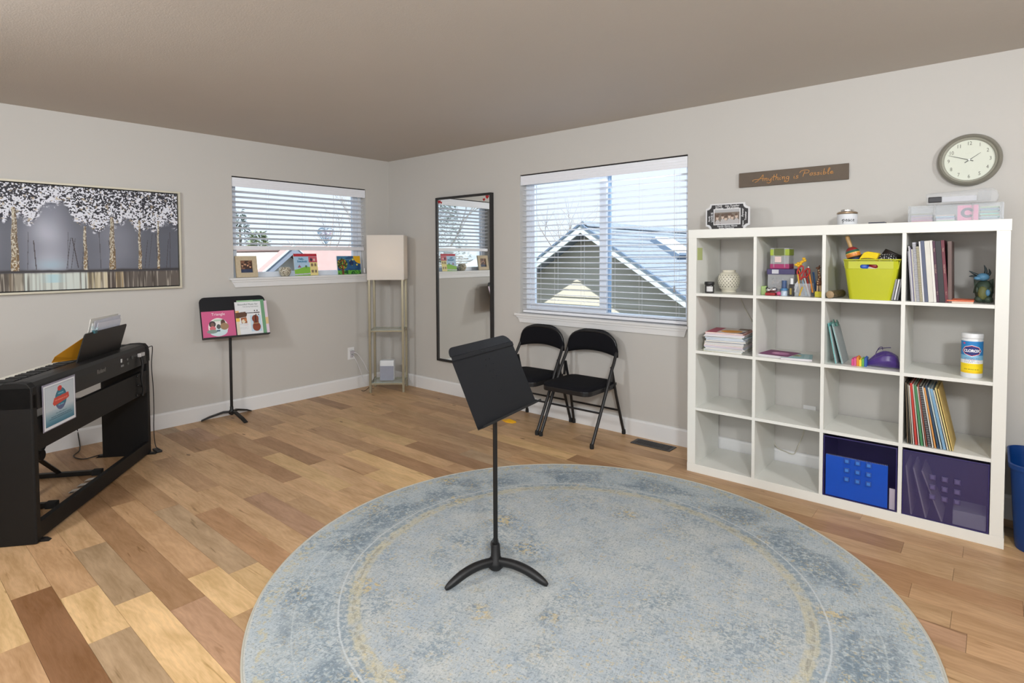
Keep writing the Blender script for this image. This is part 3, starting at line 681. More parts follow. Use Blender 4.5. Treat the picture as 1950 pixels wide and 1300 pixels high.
# ================================================================== MUSIC STANDS
blk = mat('black_metal', (19, 20, 25), 0.5, spec=0.3, var=0.05, bump=0.08, bscale=500)
blk2 = mat('black_satin', (13, 13, 15), 0.5, var=0.05)
blkp = mat('black_pole', (10, 10, 11), 0.4, var=0.03)
def desk_frame(c, yaw, tilt):
    n = Vector((math.cos(yaw), math.sin(yaw), 0)); r = Vector((-n.y, n.x, 0))
    up = Vector((-n.x*math.sin(tilt), -n.y*math.sin(tilt), math.cos(tilt)))
    M = Matrix((r, up, r.cross(up))).transposed().to_4x4(); M.translation = Vector(c); return M   # x right (for the reader), y up the desk, z to the reader
def music_stand(base, dc, yaw, tilt, w, h, feet, label, fat, crease, floor_z):
    root = thing('music_stand', label, 'music stand', (base[0], base[1], floor_z), 0, None)
    M = desk_frame(dc, yaw, tilt); r = 0.045; hw, hh = w/2, h/2
    out = [(-hw, -hh), (hw, -hh)]
    for k in range(7): a = k/6*PI/2; out.append((hw-r+r*math.cos(a), hh-r+r*math.sin(a)))
    for k in range(7): a = PI/2+k/6*PI/2; out.append((-hw+r+r*math.cos(a), hh-r+r*math.sin(a)))
    if crease: out = [(x*(1 if abs(y-hh) > 0.001 or True else 1), y) for x, y in out]
    # sheet with two pressed creases near the top, as a strip mesh following its outline
    def width_at(y):
        if y <= hh-r: return hw
        return hw-r+math.sqrt(max(r*r-(y-hh+r)**2, 0))
    ys = sorted(set([-hh, -hh*0.5, 0, hh*0.5]+[hh-r+r*math.sin(a*PI/20) for a in range(11)]+([hh-0.036, hh-0.040, hh-0.056, hh-0.060] if crease else [])))
    def zoff(y):
        if not crease: return 0
        if y > hh-0.038: return 0.0-0.25*(y-(hh-0.038))
        if y > hh-0.058: return 0.004
        return 0.0
    vs = []; fs = []; 
    for s_, dz in ((1, 0.0), (-1, -0.002)):
        o = len(vs)
        for y in ys:
            wd = width_at(y)
            for x in (-wd, wd): vs.append(M @ Vector((x, y, zoff(y)+dz)))
        for i in range(len(ys)-1):
            f = (o+2*i, o+2*i+1, o+2*i+3, o+2*i+2); fs.append(f if s_ > 0 else f[::-1])
    L = 2*len(ys)
    for i in range(len(ys)-1):
        fs.append((2*i, 2*i+2, L+2*i+2, L+2*i)); fs.append((2*i+1, L+2*i+1, L+2*i+3, 2*i+3))
    fs.append((0, L, L+1, 1)); fs.append((L-2, L-1, 2*L-1, 2*L-2))
    mb = MB(); mb.add(vs, fs)
    desk = mb.build('desk', blk, root, world=True)
    R3 = M.to_3x3()
    def loc(x, y, z): return M @ Vector((x, y, z))
    sd = 0.030 if crease else 0.050
    MB().obox(loc(0, -hh, sd/2-0.002), (w, 0.003, sd), R3).obox(loc(0, -hh+0.003, sd-0.002), (w, 0.009, 0.0025), R3).build('shelf', blk2, root, world=True, bevel=0.0008)
    # rivets on the desk
    rv = []
    for (x, y) in [(0.028*math.cos(a*PI/3), 0.055+0.028*math.sin(a*PI/3)) for a in range(6)]+[(-0.012, 0.0), (0.018, 0.003), (-0.01, -0.06), (0.014, -0.058)]: rv.append((x, y))
    if crease:
        for x, y in rv:
            MB().sphere((0, 0, 0), 0.0035, 8, 5, (1, 1, 0.5)).build('rivet', blk, desk).matrix_local = PM[root.name].inverted() @ M @ Matrix.Translation((x, y, 0.0005))
    # bracket and pole
    MB().obox(loc(0, -0.035, -0.014), (0.07, 0.10, 0.02), R3).build('bracket', blk2, root, world=True, bevel=0.003)
    top = loc(0, -0.05, -0.022); ax_ = Vector((base[0], base[1], 0))
    MB().tube([Vector((base[0], base[1], floor_z+0.03)), Vector((base[0], base[1], dc[2]-0.13)), Vector((base[0], base[1], dc[2]-0.085))], 0.0095 if fat else 0.011, 14).tube([Vector((base[0], base[1], dc[2]-0.088)), top], 0.009, 10).build('pole', blkp, root, world=True, smooth=40)
    hub = MB()
    if fat:
        hub.lathe([(0.016, 0.125), (0.018, 0.12), (0.021, 0.07), (0.034, 0.052), (0.034, 0.03), (0.022, 0.018), (0.0, 0.018)][::-1], 18, (base[0], base[1], floor_z))
        hub.build('hub', blk2, root, world=True, smooth=45)
        # lock lever behind the collar
        d3 = (Vector(feet[2])-Vector(base[:2])).normalized()
        p = Vector((base[0], base[1], floor_z))+Vector((d3.x, d3.y, 0))*0.02
        MB().tube([p+Vector((0, 0, 0.05)), p+Vector((d3.x*.012, d3.y*.012, 0.12)), p+Vector((d3.x*.004, d3.y*.004, 0.14))], [0.014, 0.014, 0.009], 8).build('collar_lug', mat('lug_grey', (58, 60, 66), 0.5), root, world=True, smooth=45)
    else:
        hub.lathe([(0.0, 0.035), (0.022, 0.038), (0.026, 0.058), (0.014, 0.075), (0.013, 0.10), (0.0, 0.10)], 14, (base[0], base[1], floor_z)).build('hub', blk2, root, world=True, smooth=45)
    for fx, fy in feet:
        c = Vector((base[0], base[1], floor_z)); f = Vector((fx, fy, floor_z)); d = (f-c)
        if fat:
            dn_ = d.normalized()
            pts = [c+dn_*0.015+Vector((0, 0, 0.052)), c+d*0.35+Vector((0, 0, 0.056)), c+d*0.62+Vector((0, 0, 0.046)), c+d*0.84+Vector((0, 0, 0.026)), c+d*1.0+Vector((0, 0, 0.008))]
            MB().tube(spline(pts, 4), [0.0180]*5+[0.0185]*5+[0.018, 0.0175, 0.0165, 0.015, 0.013, 0.010, 0.006], 12).build('leg', blk2, root, world=True, smooth=50)
        else:
            pts = [c+Vector((0, 0, 0.056)), c+d*0.28+Vector((0, 0, 0.058)), c+d*0.75+Vector((0, 0, 0.028)), c+d+Vector((0, 0, 0.006))]
            mb = MB(); side = Vector((-d.y, d.x, 0)).normalized(); rr = []
            for i, p in enumerate(pts):
                w_ = (0.012, 0.013, 0.015, 0.016)[i]; tk = (0.008, 0.008, 0.007, 0.004)[i]
                rr += [p-side*w_-Vector((0, 0, tk)), p+side*w_-Vector((0, 0, tk)), p+side*w_+Vector((0, 0, tk)), p-side*w_+Vector((0, 0, tk))]
            fs = []
            for i in range(3):
                for k in range(4): fs.append((i*4+k, i*4+(k+1) % 4, i*4+4+(k+1) % 4, i*4+4+k))
            fs += [(3, 2, 1, 0), (12, 13, 14, 15)]
            mb.add(rr, fs).build('leg', blk2, root, world=True, bevel=0.002)
    return root, M, hw, hh
YD1, TD1 = math.radians(10.36), math.radians(25.6)
ms1, M1, hw1, hh1 = music_stand((3.363, -2.039), (3.3497, -2.024, 0.8293), YD1, TD1, 0.469, 0.332, [(3.299, -2.266), (3.592, -1.982), (3.199, -1.87)],
    'black music stand with empty tilted desk standing on the round rug', True, True, 0.007)
lg = text('embossed_mark', 'MANHASSET', 0.0105, mat('emboss', (20, 21, 26), 0.35), ms1, M1 @ Matrix.Translation((0.0, hh1-0.048, 0.0045)), 0.0003, bold=0.0004)
ms2, M2, hw2, hh2 = music_stand((0.133, -1.728), (0.142, -1.694, 0.844), math.radians(-8.45), math.radians(16.9), 0.508, 0.345, [(0.035, -1.93), (0.360, -1.715), (0.035, -1.53)],
    'black music stand holding two open song books in front of the left wall', False, False, 0.0)

# song books on the second stand
def booklet(name, label, M, w, h, d, x, y, z, ink_fn, cat='book', nx=80, ny=100, page=(228, 226, 220), group=None, rot=0.0):
    """book lying on plane M (x right, y up, z out); its lower left corner at x, y"""
    T = M @ Matrix.Translation((x+w/2, y, z)) @ Matrix.Rotation(rot, 4, 'Z')
    loc = T @ Vector((0, 0, 0)); root = thing(name, label, cat, tuple(loc), 0, group)
    mb = MB().obox(T @ Vector((0, h/2, d/2)), (w, h, d), T.to_3x3())
    mb.build('pages', mat('paper_%d' % page[0], page, 0.8), root, world=True)
    ik = Ink(w, h, nx, ny, C8(250, 250, 250)); ink_fn(ik); ik.build('cover', root, T @ Matrix.Translation((0, 0, d+0.0004)))
    return root, T
def ink_pink(k):
    k.rect(0, 1, 0, 1, C8(206, 92, 138)); k.ell(.47, .40, .30, .34, C8(236, 232, 228)); k.ell(.47, .24, .27, .17, C8(206, 226, 230))
    k.ell(.30, .52, .10, .12, C8(66, 50, 58)); k.ell(.30, .50, .055, .08, C8(120, 92, 82)); k.ell(.30, .36, .09, .09, C8(210, 110, 120)); k.ell(.28, .25, .16, .07, C8(130, 150, 140))
    k.ell(.62, .56, .07, .12, C8(90, 62, 52)); k.ell(.66, .42, .13, .13, C8(158, 128, 96)); k.ell(.48, .42, .06, .09, C8(80, 84, 84)); k.rect(.42, .52, .24, .30, C8(70, 96, 120))
    k.rect(.35, .58, .62, .69, C8(140, 190, 160), .6)
    k.rect(.80, .88, .84, .845, C8(240, 190, 210)); k.rect(.80, .88, .80, .805, C8(240, 190, 210))
    k.rect(0, 1, .0, .012, C8(226, 150, 180))
def ink_violin(k):
    k.rect(0, 1, 0, 1, C8(226, 228, 230)); k.rect(0, .12, 0, .74, C8(214, 196, 150), .5); k.rect(0, .14, .42, .52, C8(236, 196, 92))
    k.rect(0, .13, .6, .74, C8(232, 180, 120)); k.poly([(0, .52), (0, .68), (.38, .70), (.44, .62), (.40, .55), (.1, .52)], C8(92, 60, 40))
    k.line(.40, .655, .92, .66, .012, C8(40, 28, 30)); 
    for x in (.74, .84): k.ell(x, .72, .025, .018, C8(30, 24, 28)); k.ell(x+.04, .60, .025, .016, C8(30, 24, 28))
    k.poly([(.18, .52), (.40, .54), (.42, .36), (.20, .36)], C8(150, 84, 44)); k.ell(.28, .42, .07, .06, C8(226, 214, 190)); k.ell(.36, .46, .05, .04, C8(196, 120, 70))
    k.rect(.55, .96, .10, .58, C8(176, 204, 222), .8)
    k.ell(.74, .48, .13, .11, C8(128, 58, 34)); k.ell(.76, .24, .155, .135, C8(134, 60, 34)); k.rect(.66, .86, .26, .46, C8(122, 54, 32)); k.rect(.735, .77, .34, .58, C8(40, 24, 22)); k.rect(.66, .84, .335, .345, C8(210, 170, 110))
    k.ell(.60, .36, .045, .06, C8(196, 216, 228)); k.ell(.92, .36, .045, .06, C8(196, 216, 228))
    for y in (.34, .31, .25, .22, .19): k.words(.12, .46, y, .008, C8(150, 150, 160), int(y*100), .6)
    k.rect(.3, .44, .30, .306, C8(220, 120, 120), .6)
def ink_green(k): k.rect(0, 1, 0, 1, C8(110, 160, 122)); k.rect(0, .6, .9, 1, C8(150, 190, 150))
def ink_pale(k):
    k.rect(0, 1, 0, 1, C8(226, 206, 220)); k.rect(.75, 1, .3, .5, C8(222, 190, 140))
y0_ = -hh2+0.004
gb, _ = booklet('song_book', 'pink edged song book rearmost on the stand by the left wall', M2, 0.222, 0.290, 0.004, 0.042, y0_, 0.003, ink_pale, page=(224, 216, 224))
gb, _ = booklet('song_book', 'green covered song book behind the violin book on the stand', M2, 0.215, 0.300, 0.004, 0.024, y0_, 0.009, ink_green, page=(226, 228, 220))
vb, VT = booklet('song_book', 'white song book with two violins on its cover, right half of the stand', M2, 0.205, 0.285, 0.004, 0.004, y0_, 0.016, ink_violin, nx=120, ny=150)
ink_t = mat('ink_grey', (86, 98, 104), 0.6); ink_w = mat('ink_white', (244, 236, 240), 0.6)
text('title', 'Beautiful Music for', 0.0215, ink_t, vb, VT @ Matrix.Translation((0.0, 0.262, 0.005)), 0.0002, xs=0.98)
text('title', 'Two String Instruments', 0.013, ink_t, vb, VT @ Matrix.Translation((0.02, 0.242, 0.005)), 0.0002)
pb, PT = booklet('song_book', 'square pink song book titled Triangle, left half of the stand', M2, 0.245, 0.222, 0.004, -hw2+0.008, y0_, 0.004, ink_pink, nx=110, ny=100, page=(230, 150, 180))
text('title', 'Triangle', 0.031, ink_w, pb, PT @ Matrix.Translation((0.0, 0.195, 0.005)), 0.0002)

# yellow paper scrap near the chairs
def crumple(name, label, cat, loc, m, pts, z=0.004):
    root = thing(name, label, cat, loc)
    mb = MB(); n = len(pts); cz = 0.018
    vs = [(x, y, z*(0.3+(i % 2)*2.2)) for i, (x, y) in enumerate(pts)]+[(0, 0, cz)]+[(x, y, 0.0005) for x, y in pts]
    fs = [(i, (i+1) % n, n) for i in range(n)]+[(i, i+n+1, (i+1) % n+n+1, (i+1) % n) for i in range(n)]+[tuple(range(2*n, n, -1))]
    mb.add(vs, fs).build('paper', m, root); return root
crumple('paper_scrap', 'small crumpled yellow paper on the wood floor behind the music stand', 'paper', (1.96, -0.32, 0), mat('yellow_paper', (246, 184, 24), 0.6), [(-.07, -.02), (-.03, .03), (.03, .035), (.07, .0), (.06, -.035), (.0, -.045)])

# ================================================================== FOLDING CHAIRS
fab = mat('chair_fabric', (17, 17, 22), 0.9, var=0.1, scale=60, bump=0.5, bscale=900, spec=0.2)
tubm = mat('chair_tube', (24, 24, 26), 0.38, var=0.04)
capm = mat('rubber_cap', (22, 22, 23), 0.8)
def folding_chair(label, cx):
    t = thing('folding_chair', label, 'chair', (cx, -0.24, 0), 0, 'black padded folding chairs by the wall')
    # local: y from front (-) to wall (+)
    Y = 0.24
    for s in (-1, 1):
        pts = [(s*0.222, -0.455+Y, 0.02), (s*0.222, -0.30+Y, 0.30), (s*0.220, -0.205+Y, 0.475), (s*0.218, -0.150+Y, 0.56), (s*0.214, -0.115+Y, 0.62)]
        lo = MB().tube(spline(pts, 4), 0.0115, 10).build('front_leg', tubm, t, smooth=50)
        MB().lathe([(0.0, -0.0), (0.014, 0.0), (0.0155, 0.012), (0.0135, 0.034), (0, 0.034)], 12, (s*0.222, -0.457+Y, 0)).build('foot_cap', capm, lo, smooth=40)
        ro = MB().tube([(s*0.224, -0.022+Y, 0.02), (s*0.206, -0.10+Y, 0.30), (s*0.204, -0.165+Y, 0.52)], 0.0105, 10).build('rear_leg', tubm, t, smooth=50)
        MB().lathe([(0.0, -0.0), (0.014, 0.0), (0.015, 0.012), (0.0125, 0.034), (0, 0.034)], 12, (s*0.225, -0.020+Y, 0)).build('foot_cap', capm, ro, smooth=40)
        MB().obox((s*0.209, -0.168+Y, 0.465), (0.004, 0.030, 0.10), Matrix.Rotation(-0.15, 3, 'X')).obox((s*0.2075, -0.150+Y, 0.385), (0.004, 0.10, 0.020), Matrix.Rotation(0.12, 3, 'X')).build('hinge_plate', tubm, t, bevel=0.001)
    # arch at the top
    ar = [(-0.214, -0.115+Y, 0.62)]+[(0.214*math.cos(PI-a), -0.107+Y+0.004*math.sin(a), 0.635+0.130*math.sin(a)**0.8) for a in [PI*k/14 for k in range(1, 14)]]+[(0.214, -0.115+Y, 0.62)]
    ar = [(-0.214, -0.115+Y, 0.62)]
    for k in range(15):
        a = PI-PI*k/14; cx_, sz = math.cos(a), math.sin(a)
        ar.append((0.208*math.copysign(abs(cx_)**0.72, cx_), -0.106+Y, 0.635+0.128*abs(sz)**0.72))
    ar.append((0.214, -0.115+Y, 0.62))
    MB().tube(ar, 0.0115, 10).build('back_frame', tubm, t, smooth=50)
    # padded backrest: arched outline, curved forward at the middle of the lower edge
    nx_, nz_ = 20, 9; front = []; back = []
    for j in range(nz_+1):
        for i in range(nx_+1):
            u = -1+2*i/nx_; v = j/nz_
            x = 0.2235*u
            zt = 0.632+0.146*max(0, 1-abs(u)**3.2)**0.62; zb = 0.585+0.035*(1-u*u)*0.9
            z = zb+(zt-zb)*v
            e = min(1, (1-abs(u))*9)*min(1, min(v, 1-v)*6+0.0)
            yb = -0.105+Y+0.022*(1-u*u)
            front.append((x, yb-0.013-0.016*e**0.5, z)); back.append((x, yb+0.004+0.010*e**0.5, z))
    n1 = nx_+1; fs = []; o = len(front)
    for j in range(nz_):
        for i in range(nx_):
            a = j*n1+i; fs.append((a, a+1, a+n1+1, a+n1)); fs.append((o+a, o+a+n1, o+a+n1+1, o+a+1))
    for i in range(nx_):
        fs.append((i, o+i, o+i+1, i+1)); a = nz_*n1+i; fs.append((a, a+1, o+a+1, o+a))
    for j in range(nz_):
        a = j*n1; fs.append((a, a+n1, o+a+n1, o+a)); a = j*n1+nx_; fs.append((a, o+a, o+a+n1, a+n1))
    MB().add(front+back, fs).build('backrest', fab, t, smooth=70)
    # seat: steel pan and padded cushion
    def rr(hw_, y0, y1, r, wf):
        P = []
        for (cx_, cy_, a0) in ((hw_-r, y0+r, -PI/2), (hw_-r, y1-r, 0), (-hw_+r, y1-r, PI/2), (-hw_+r, y0+r, PI)):
            for k in range(6):
                a = a0+k/5*PI/2; P.append((cx_+r*math.cos(a), cy_+r*math.sin(a)))
        return P
    P = rr(0.205, -0.485+Y, -0.085+Y, 0.06, 1)
    pan = MB().prism(P, 'z', 0.355, 0.392).build('seat_pan', tubm, t, bevel=0.006)
    n = len(P); cy = -0.285+Y; vs = []; lv = [(1.0, 0.389), (0.995, 0.402), (0.965, 0.410), (0.85, 0.418), (0.5, 0.424)]
    for s_, z in lv: vs += [(x*s_, cy+(y-cy)*s_, z) for x, y in P]
    vs.append((0, cy, 0.426)); fs = []
    for l in range(len(lv)-1):
        for i in range(n): fs.append((l*n+i, l*n+(i+1) % n, (l+1)*n+(i+1) % n, (l+1)*n+i))
    l = len(lv)-1
    for i in range(n): fs.append((l*n+i, l*n+(i+1) % n, len(vs)-1))
    fs.append(tuple(range(n-1, -1, -1)))
    MB().add(vs, fs).build('seat_cushion', fab, t, smooth=60)
    # stretchers
    MB().tube([(-0.222, -0.345+Y, 0.222), (0.222, -0.345+Y, 0.222)], 0.0075, 8).build('stretcher', tubm, t, smooth=40)
    MB().tube([(-0.213, -0.068+Y, 0.186), (0.213, -0.068+Y, 0.186)], 0.0075, 8).build('stretcher', tubm, t, smooth=40)
    return t
def copy_tree(o, parent=None):
    c = o.copy(); COL.objects.link(c); c.parent = parent
    for ch in list(o.children): copy_tree(ch, c)
    return c
ch1 = folding_chair('black padded folding chair nearer the white cube shelf, beside the floor vent', 2.607)
ch2 = copy_tree(ch1); ch2.location.x = 2.126; ch2['label'] = 'black padded folding chair nearer the mirror, partly behind the music stand'

# ================================================================== MIRROR
mr = thing('wall_mirror', 'tall wall mirror with a thin black frame left of the wide window', 'mirror', (1.14, -0.001, 0.32))
mx0, mx1, mz0, mz1 = 0.774, 1.509, 0.318, 1.901; fw = 0.020; dpt = 0.036
fm_ = MB()
fm_.box(mx0, mx0+fw, -dpt, -0.002, mz0, mz1).box(mx1-fw, mx1, -dpt, -0.002, mz0, mz1).box(mx0+fw, mx1-fw, -dpt, -0.002, mz0, mz0+fw).box(mx0+fw, mx1-fw, -dpt, -0.002, mz1-fw, mz1)
fm_.build('frame', mat('mirror_frame', (36, 34, 34), 0.5), mr, world=True, bevel=0.0015)
mm, t_, b_ = newmat('mirror_silver'); b_.inputs['Metallic'].default_value = 1; b_.inputs['Roughness'].default_value = 0.015; b_.inputs['Base Color'].default_value = (0.86, 0.88, 0.87, 1)
MB().box(mx0+fw, mx1-fw, -0.024, -0.004, mz0+fw, mz1-fw).build('glass', mm, mr, world=True)
def heart(s, c, nrm_axis='y'):
    P = []
    for k in range(24):
        a = 2*PI*k/24; x = 16*math.sin(a)**3; z = 13*math.cos(a)-5*math.cos(2*a)-2*math.cos(3*a)-math.cos(4*a)
        P.append((c[0]+x*s/32, c[1]+z*s/32))
    return P
red = mat('heart_red', (168, 24, 30), 0.5)
for cx_, cz_, s_ in ((0.818, 1.862, 0.040), (0.845, 1.853, 0.026), (1.452, 1.866, 0.040), (1.412, 1.845, 0.028)):
    MB().prism(heart(s_, (cx_, cz_)), 'y', -0.0255, -0.024).build('heart_sticker', red, mr, world=True)

# ================================================================== FLOOR LAMP AND SPEAKER
lm = thing('floor_lamp', 'square shelf floor lamp with white box shade in the corner', 'floor lamp', (0.302, -0.262, 0), 0)
LA = Vector((0.277, -0.475, 0)); LB = Vector((0.525, -0.236, 0)); ux = (LB-LA).normalized(); uy = Vector((-ux.y, ux.x, 0)); LW = (LB-LA).length-0.0; LD = 0.285
champ = mat('champagne_metal', (148, 141, 120), 0.35, metal=0.6, var=0.04)
R3L = Matrix((ux, uy, Vector((0, 0, 1)))).transposed()
def LP(a, b, z): return LA+ux*a+uy*b+Vector((0, 0, z))
ins = 0.012
for a in (ins, LW-ins):
    for b2 in (ins, LD-ins):
        MB().obox(LP(a, b2, 0.555), (0.023, 0.023, 1.11), R3L).build('leg', champ, lm, world=True, bevel=0.002)
shelf_glass = mat('glass_shelf', (214, 230, 222), 0.05, alpha=0.35)
for z in (0.085, 0.605):
    f = MB()
    for (a, b2, la, lb) in ((LW/2, ins, LW-0.04, 0.016), (LW/2, LD-ins, LW-0.04, 0.016), (ins, LD/2, 0.016, LD-0.04), (LW-ins, LD/2, 0.016, LD-0.04)):
        f.obox(LP(a, b2, z), (la, lb, 0.016), R3L)
    fo = f.build('shelf_frame', champ, lm, world=True, bevel=0.001)
    MB().obox(LP(LW/2, LD/2, z+0.0105), (LW-0.03, LD-0.03, 0.005), R3L).build('glass_shelf', shelf_glass, fo, world=True)
shade_m, ts, bs = newmat('lamp_shade'); bs.inputs['Base Color'].default_value = srgb(232, 228, 222); bs.inputs['Roughness'].default_value = 0.9
bs.inputs['Transmission Weight'].default_value = 0.0
tl = ts.nodes.new('ShaderNodeBsdfTranslucent'); tl.inputs[0].default_value = srgb(255, 246, 236); mxs = ts.nodes.new('ShaderNodeMixShader'); mxs.inputs[0].default_value = 0.25
wn = ts.nodes.new('ShaderNodeTexNoise'); wn.inputs['Scale'].default_value = 400; bpn = ts.nodes.new('ShaderNodeBump'); bpn.inputs['Strength'].default_value = 0.2; bpn.inputs['Distance'].default_value = 0.001
ts.links.new(wn.outputs['Fac'], bpn.inputs['Height']); ts.links.new(bpn.outputs[0], bs.inputs['Normal'])
out_ = ts.nodes['Material Output']; ts.links.new(bs.outputs[0], mxs.inputs[1]); ts.links.new(tl.outputs[0], mxs.inputs[2]); ts.links.new(mxs.outputs[0], out_.inputs[0])
sh = MB(); th = 0.003
for (a, b2, la, lb) in ((LW/2, -0.004, LW+0.012, th), (LW/2, LD+0.004, LW+0.012, th), (-0.004, LD/2, th, LD+0.008), (LW+0.004, LD/2, th, LD+0.008)):
    sh.obox(LP(a, b2, 1.3265), (la, lb, 0.437), R3L)
sh.obox(LP(LW/2, LD/2, 1.5435), (LW+0.01, LD+0.01, 0.002), R3L)
sh.build('shade', shade_m, lm, world=True)
MB().obox(LP(LW/2, LD/2, 1.112), (LW-0.01, LD-0.01, 0.006), R3L).build('shade_base', champ, lm, world=True)
MB().sphere(tuple(LP(LW/2, LD/2, 1.25)), 0.032, 14, 10).build('bulb', mat('bulb_glass', (255, 236, 205), 0.3, emit=6), lm, world=True, smooth=80)
MB().tube(spline([LP(0.02, LD-0.02, 0.10), LP(0.03, 0.12, 0.125), LP(0.03, 0.02, 0.09), LP(-0.04, 0.03, 0.02), LP(-0.09, 0.08, 0.006)], 5), 0.0028, 6).build('lamp_cord', mat('cord_dark', (52, 48, 44), 0.6), lm, world=True, smooth=60)
ll = bpy.data.lights.new('lamp_bulb_light', 'POINT'); ll.energy = 0.7; ll.color = (1, 0.88, 0.74); ll.shadow_soft_size = 0.04
lo_ = bpy.data.objects.new('lamp_bulb_light', ll); COL.objects.link(lo_); lo_.location = LP(LW/2, LD/2, 1.31)
spk = thing('smart_speaker', 'small white and grey speaker on the lamp\'s lowest glass shelf', 'speaker', tuple(LP(LW/2-0.01, LD/2-0.02, 0.0985)))
cS = LP(LW/2-0.01, LD/2-0.02, 0.0985)
MB().obox(cS+Vector((0, 0, 0.105)), (0.142, 0.105, 0.205), R3L).build('body', mat('speaker_white', (216, 220, 224), 0.4), spk, world=True, bevel=0.018, seg=3)
MB().obox(cS-uy*0.054+Vector((0, 0, 0.08)), (0.134, 0.006, 0.142), R3L).build('grille', mat('speaker_grey', (150, 154, 168), 0.85, bump=0.5, bscale=900), spk, world=True, bevel=0.0028)

# outlet, plugs, white cords on the left wall
ol = thing('wall_outlet', 'white outlet plate with two plugs low on the left wall by the lamp', 'outlet', (0, -0.492, 0.303))
MB().box(0.0005, 0.006, -0.530, -0.455, 0.303, 0.425).build('plate', trim_m, ol, world=True, bevel=0.002)
MB().box(0.006, 0.010, -0.508, -0.477, 0.375, 0.405).box(0.006, 0.010, -0.508, -0.477, 0.322, 0.352).build('socket', mat('socket_white', (215, 215, 215), 0.4), ol, world=True, bevel=0.003)
MB().box(0.010, 0.046, -0.508, -0.474, 0.362, 0.392).build('plug', mat('plug_grey', (176, 172, 178), 0.5), ol, world=True, bevel=0.004)
MB().box(0.010, 0.036, -0.504, -0.478, 0.330, 0.352).build('plug', mat('plug_grey', (176, 172, 178), 0.5), ol, world=True, bevel=0.004)
c1 = ol
MB().tube(spline([(0.046, -0.485, 0.377), (0.07, -0.46, 0.36), (0.08, -0.40, 0.27), (0.07, -0.34, 0.17), (0.06, -0.28, 0.13)], 6), 0.003, 6).build('cable', cord_m, c1, world=True, smooth=60)
MB().tube(spline([(0.036, -0.488, 0.34), (0.06, -0.47, 0.29), (0.06, -0.43, 0.20), (0.04, -0.38, 0.10), (0.04, -0.34, 0.02)], 6), 0.0025, 6).build('cable', cord_m, c1, world=True, smooth=60)

# floor vent
vt = thing('floor_vent', 'dark bronze floor register beside the folding chairs', 'floor vent', (3.12, -0.118, 0))
vm = mat('vent_bronze', (74, 72, 72), 0.45, metal=0.5)
MB().box(2.972, 3.268, -0.176, -0.164, 0.0, 0.005).box(2.972, 3.268, -0.072, -0.060, 0, 0.005).box(2.972, 2.990, -0.164, -0.072, 0, 0.005).box(3.250, 3.268, -0.164, -0.072, 0, 0.005).box(2.99, 3.25, -0.164, -0.072, 0.0, 0.001).box(2.99, 3.25, -0.120, -0.116, 0.001, 0.005).build('frame', vm, vt, world=True, bevel=0.001)
lou = MB().box(-0.0032, 0.0032, -0.046, 0.046, 0.001, 0.005); lme = None
for i in range(20):
    if lme is None: o = lou.build('louver', vm, vt); lme = o.data
    else: o = bpy.data.objects.new('louver', lme); COL.objects.link(o); o.parent = vt
    o.location = (-0.1235+0.013*i, 0, 0)

# ================================================================== PICTURE, SIGN, CLOCK
pc = thing('canvas_painting', 'wide painting of white blossomed trees in mist on the left wall', 'painting', (0.001, -2.83, 1.095))
py0, py1, pz0, pz1 = -3.62, -2.046, 1.095, 1.850
frm = mat('frame_champagne', (206, 200, 182), 0.4, metal=0.25)
f = MB()
for (a0, a1, b0, b1) in ((py0, py1, pz0, pz0+0.014), (py0, py1, pz1-0.014, pz1), (py0, py0+0.014, pz0+0.014, pz1-0.014), (py1-0.014, py1, pz0+0.014, pz1-0.014)):
    f.box(0.001, 0.034, a0, a1, b0, b1)
f.build('frame', frm, pc, world=True, bevel=0.001)
MB().box(0.001, 0.010, py0+0.014, py1-0.014, pz0+0.014, pz1-0.014).build('backing', mat('frame_black', (24, 24, 26), 0.6), pc, world=True)
CW, CH = py1-py0-0.044, pz1-pz0-0.044; cy0 = py0+0.022; cz0 = pz0+0.022
MB().box(0.010, 0.0265, cy0, cy0+CW, cz0, cz0+CH).build('canvas', mat('canvas_edge', (40, 40, 44), 0.8), pc, world=True)
k = Ink(CW, CH, 600, 290, C8(92, 95, 106))
U = lambda y: (y-cy0)/CW
Vv = k.Y; Uu = k.X
n1 = k.noise(9, 5, 1); n2 = k.noise(40, 20, 2); n3 = k.noise(200, 100, 3)
k.mask(np.clip((Vv-.55)*1.6, 0, 1), C8(52, 54, 64), .8)
for (cu, cw, cb) in ((U(-2.86), .085, 1.0), (U(-3.25), .07, .6), (U(-2.50), .10, .35)):
    g = np.exp(-((Uu-cu)/cw)**2)*np.clip(1.15-np.abs(Vv-.42)*1.5, 0, 1)*cb; k.mask(np.clip(g*(.75+.5*n1), 0, 1), C8(190, 192, 206), .9)
k.mask(np.exp(-((Uu-U(-2.86))/.05)**2)*np.exp(-((Vv-.24)/.05)**2), C8(160, 188, 204), .7)
k.mask(np.exp(-((Uu-U(-2.86))/.03)**2)*np.clip((Vv-.5)*2, 0, 1), C8(128, 134, 150), .6)
rr_ = np.random.RandomState(4)
for i in range(26):   # thin background trees
    x = U(rr_.uniform(-3.5, -2.08)); 
    if abs(x-U(-2.87)) < .045: continue
    tl_ = rr_.uniform(-.02, .02); w_ = rr_.uniform(.0018, .0035)
    k.line(x, .20, x+tl_, .20+rr_.uniform(.28, .42), w_, C8(56, 52, 56), .6)
k.line(U(-2.94), .2, U(-2.95), .47, .004, C8(60, 52, 54), .75); k.line(U(-2.67-.04), .21, U(-2.74), .5, .004, C8(56, 48, 50), .8)
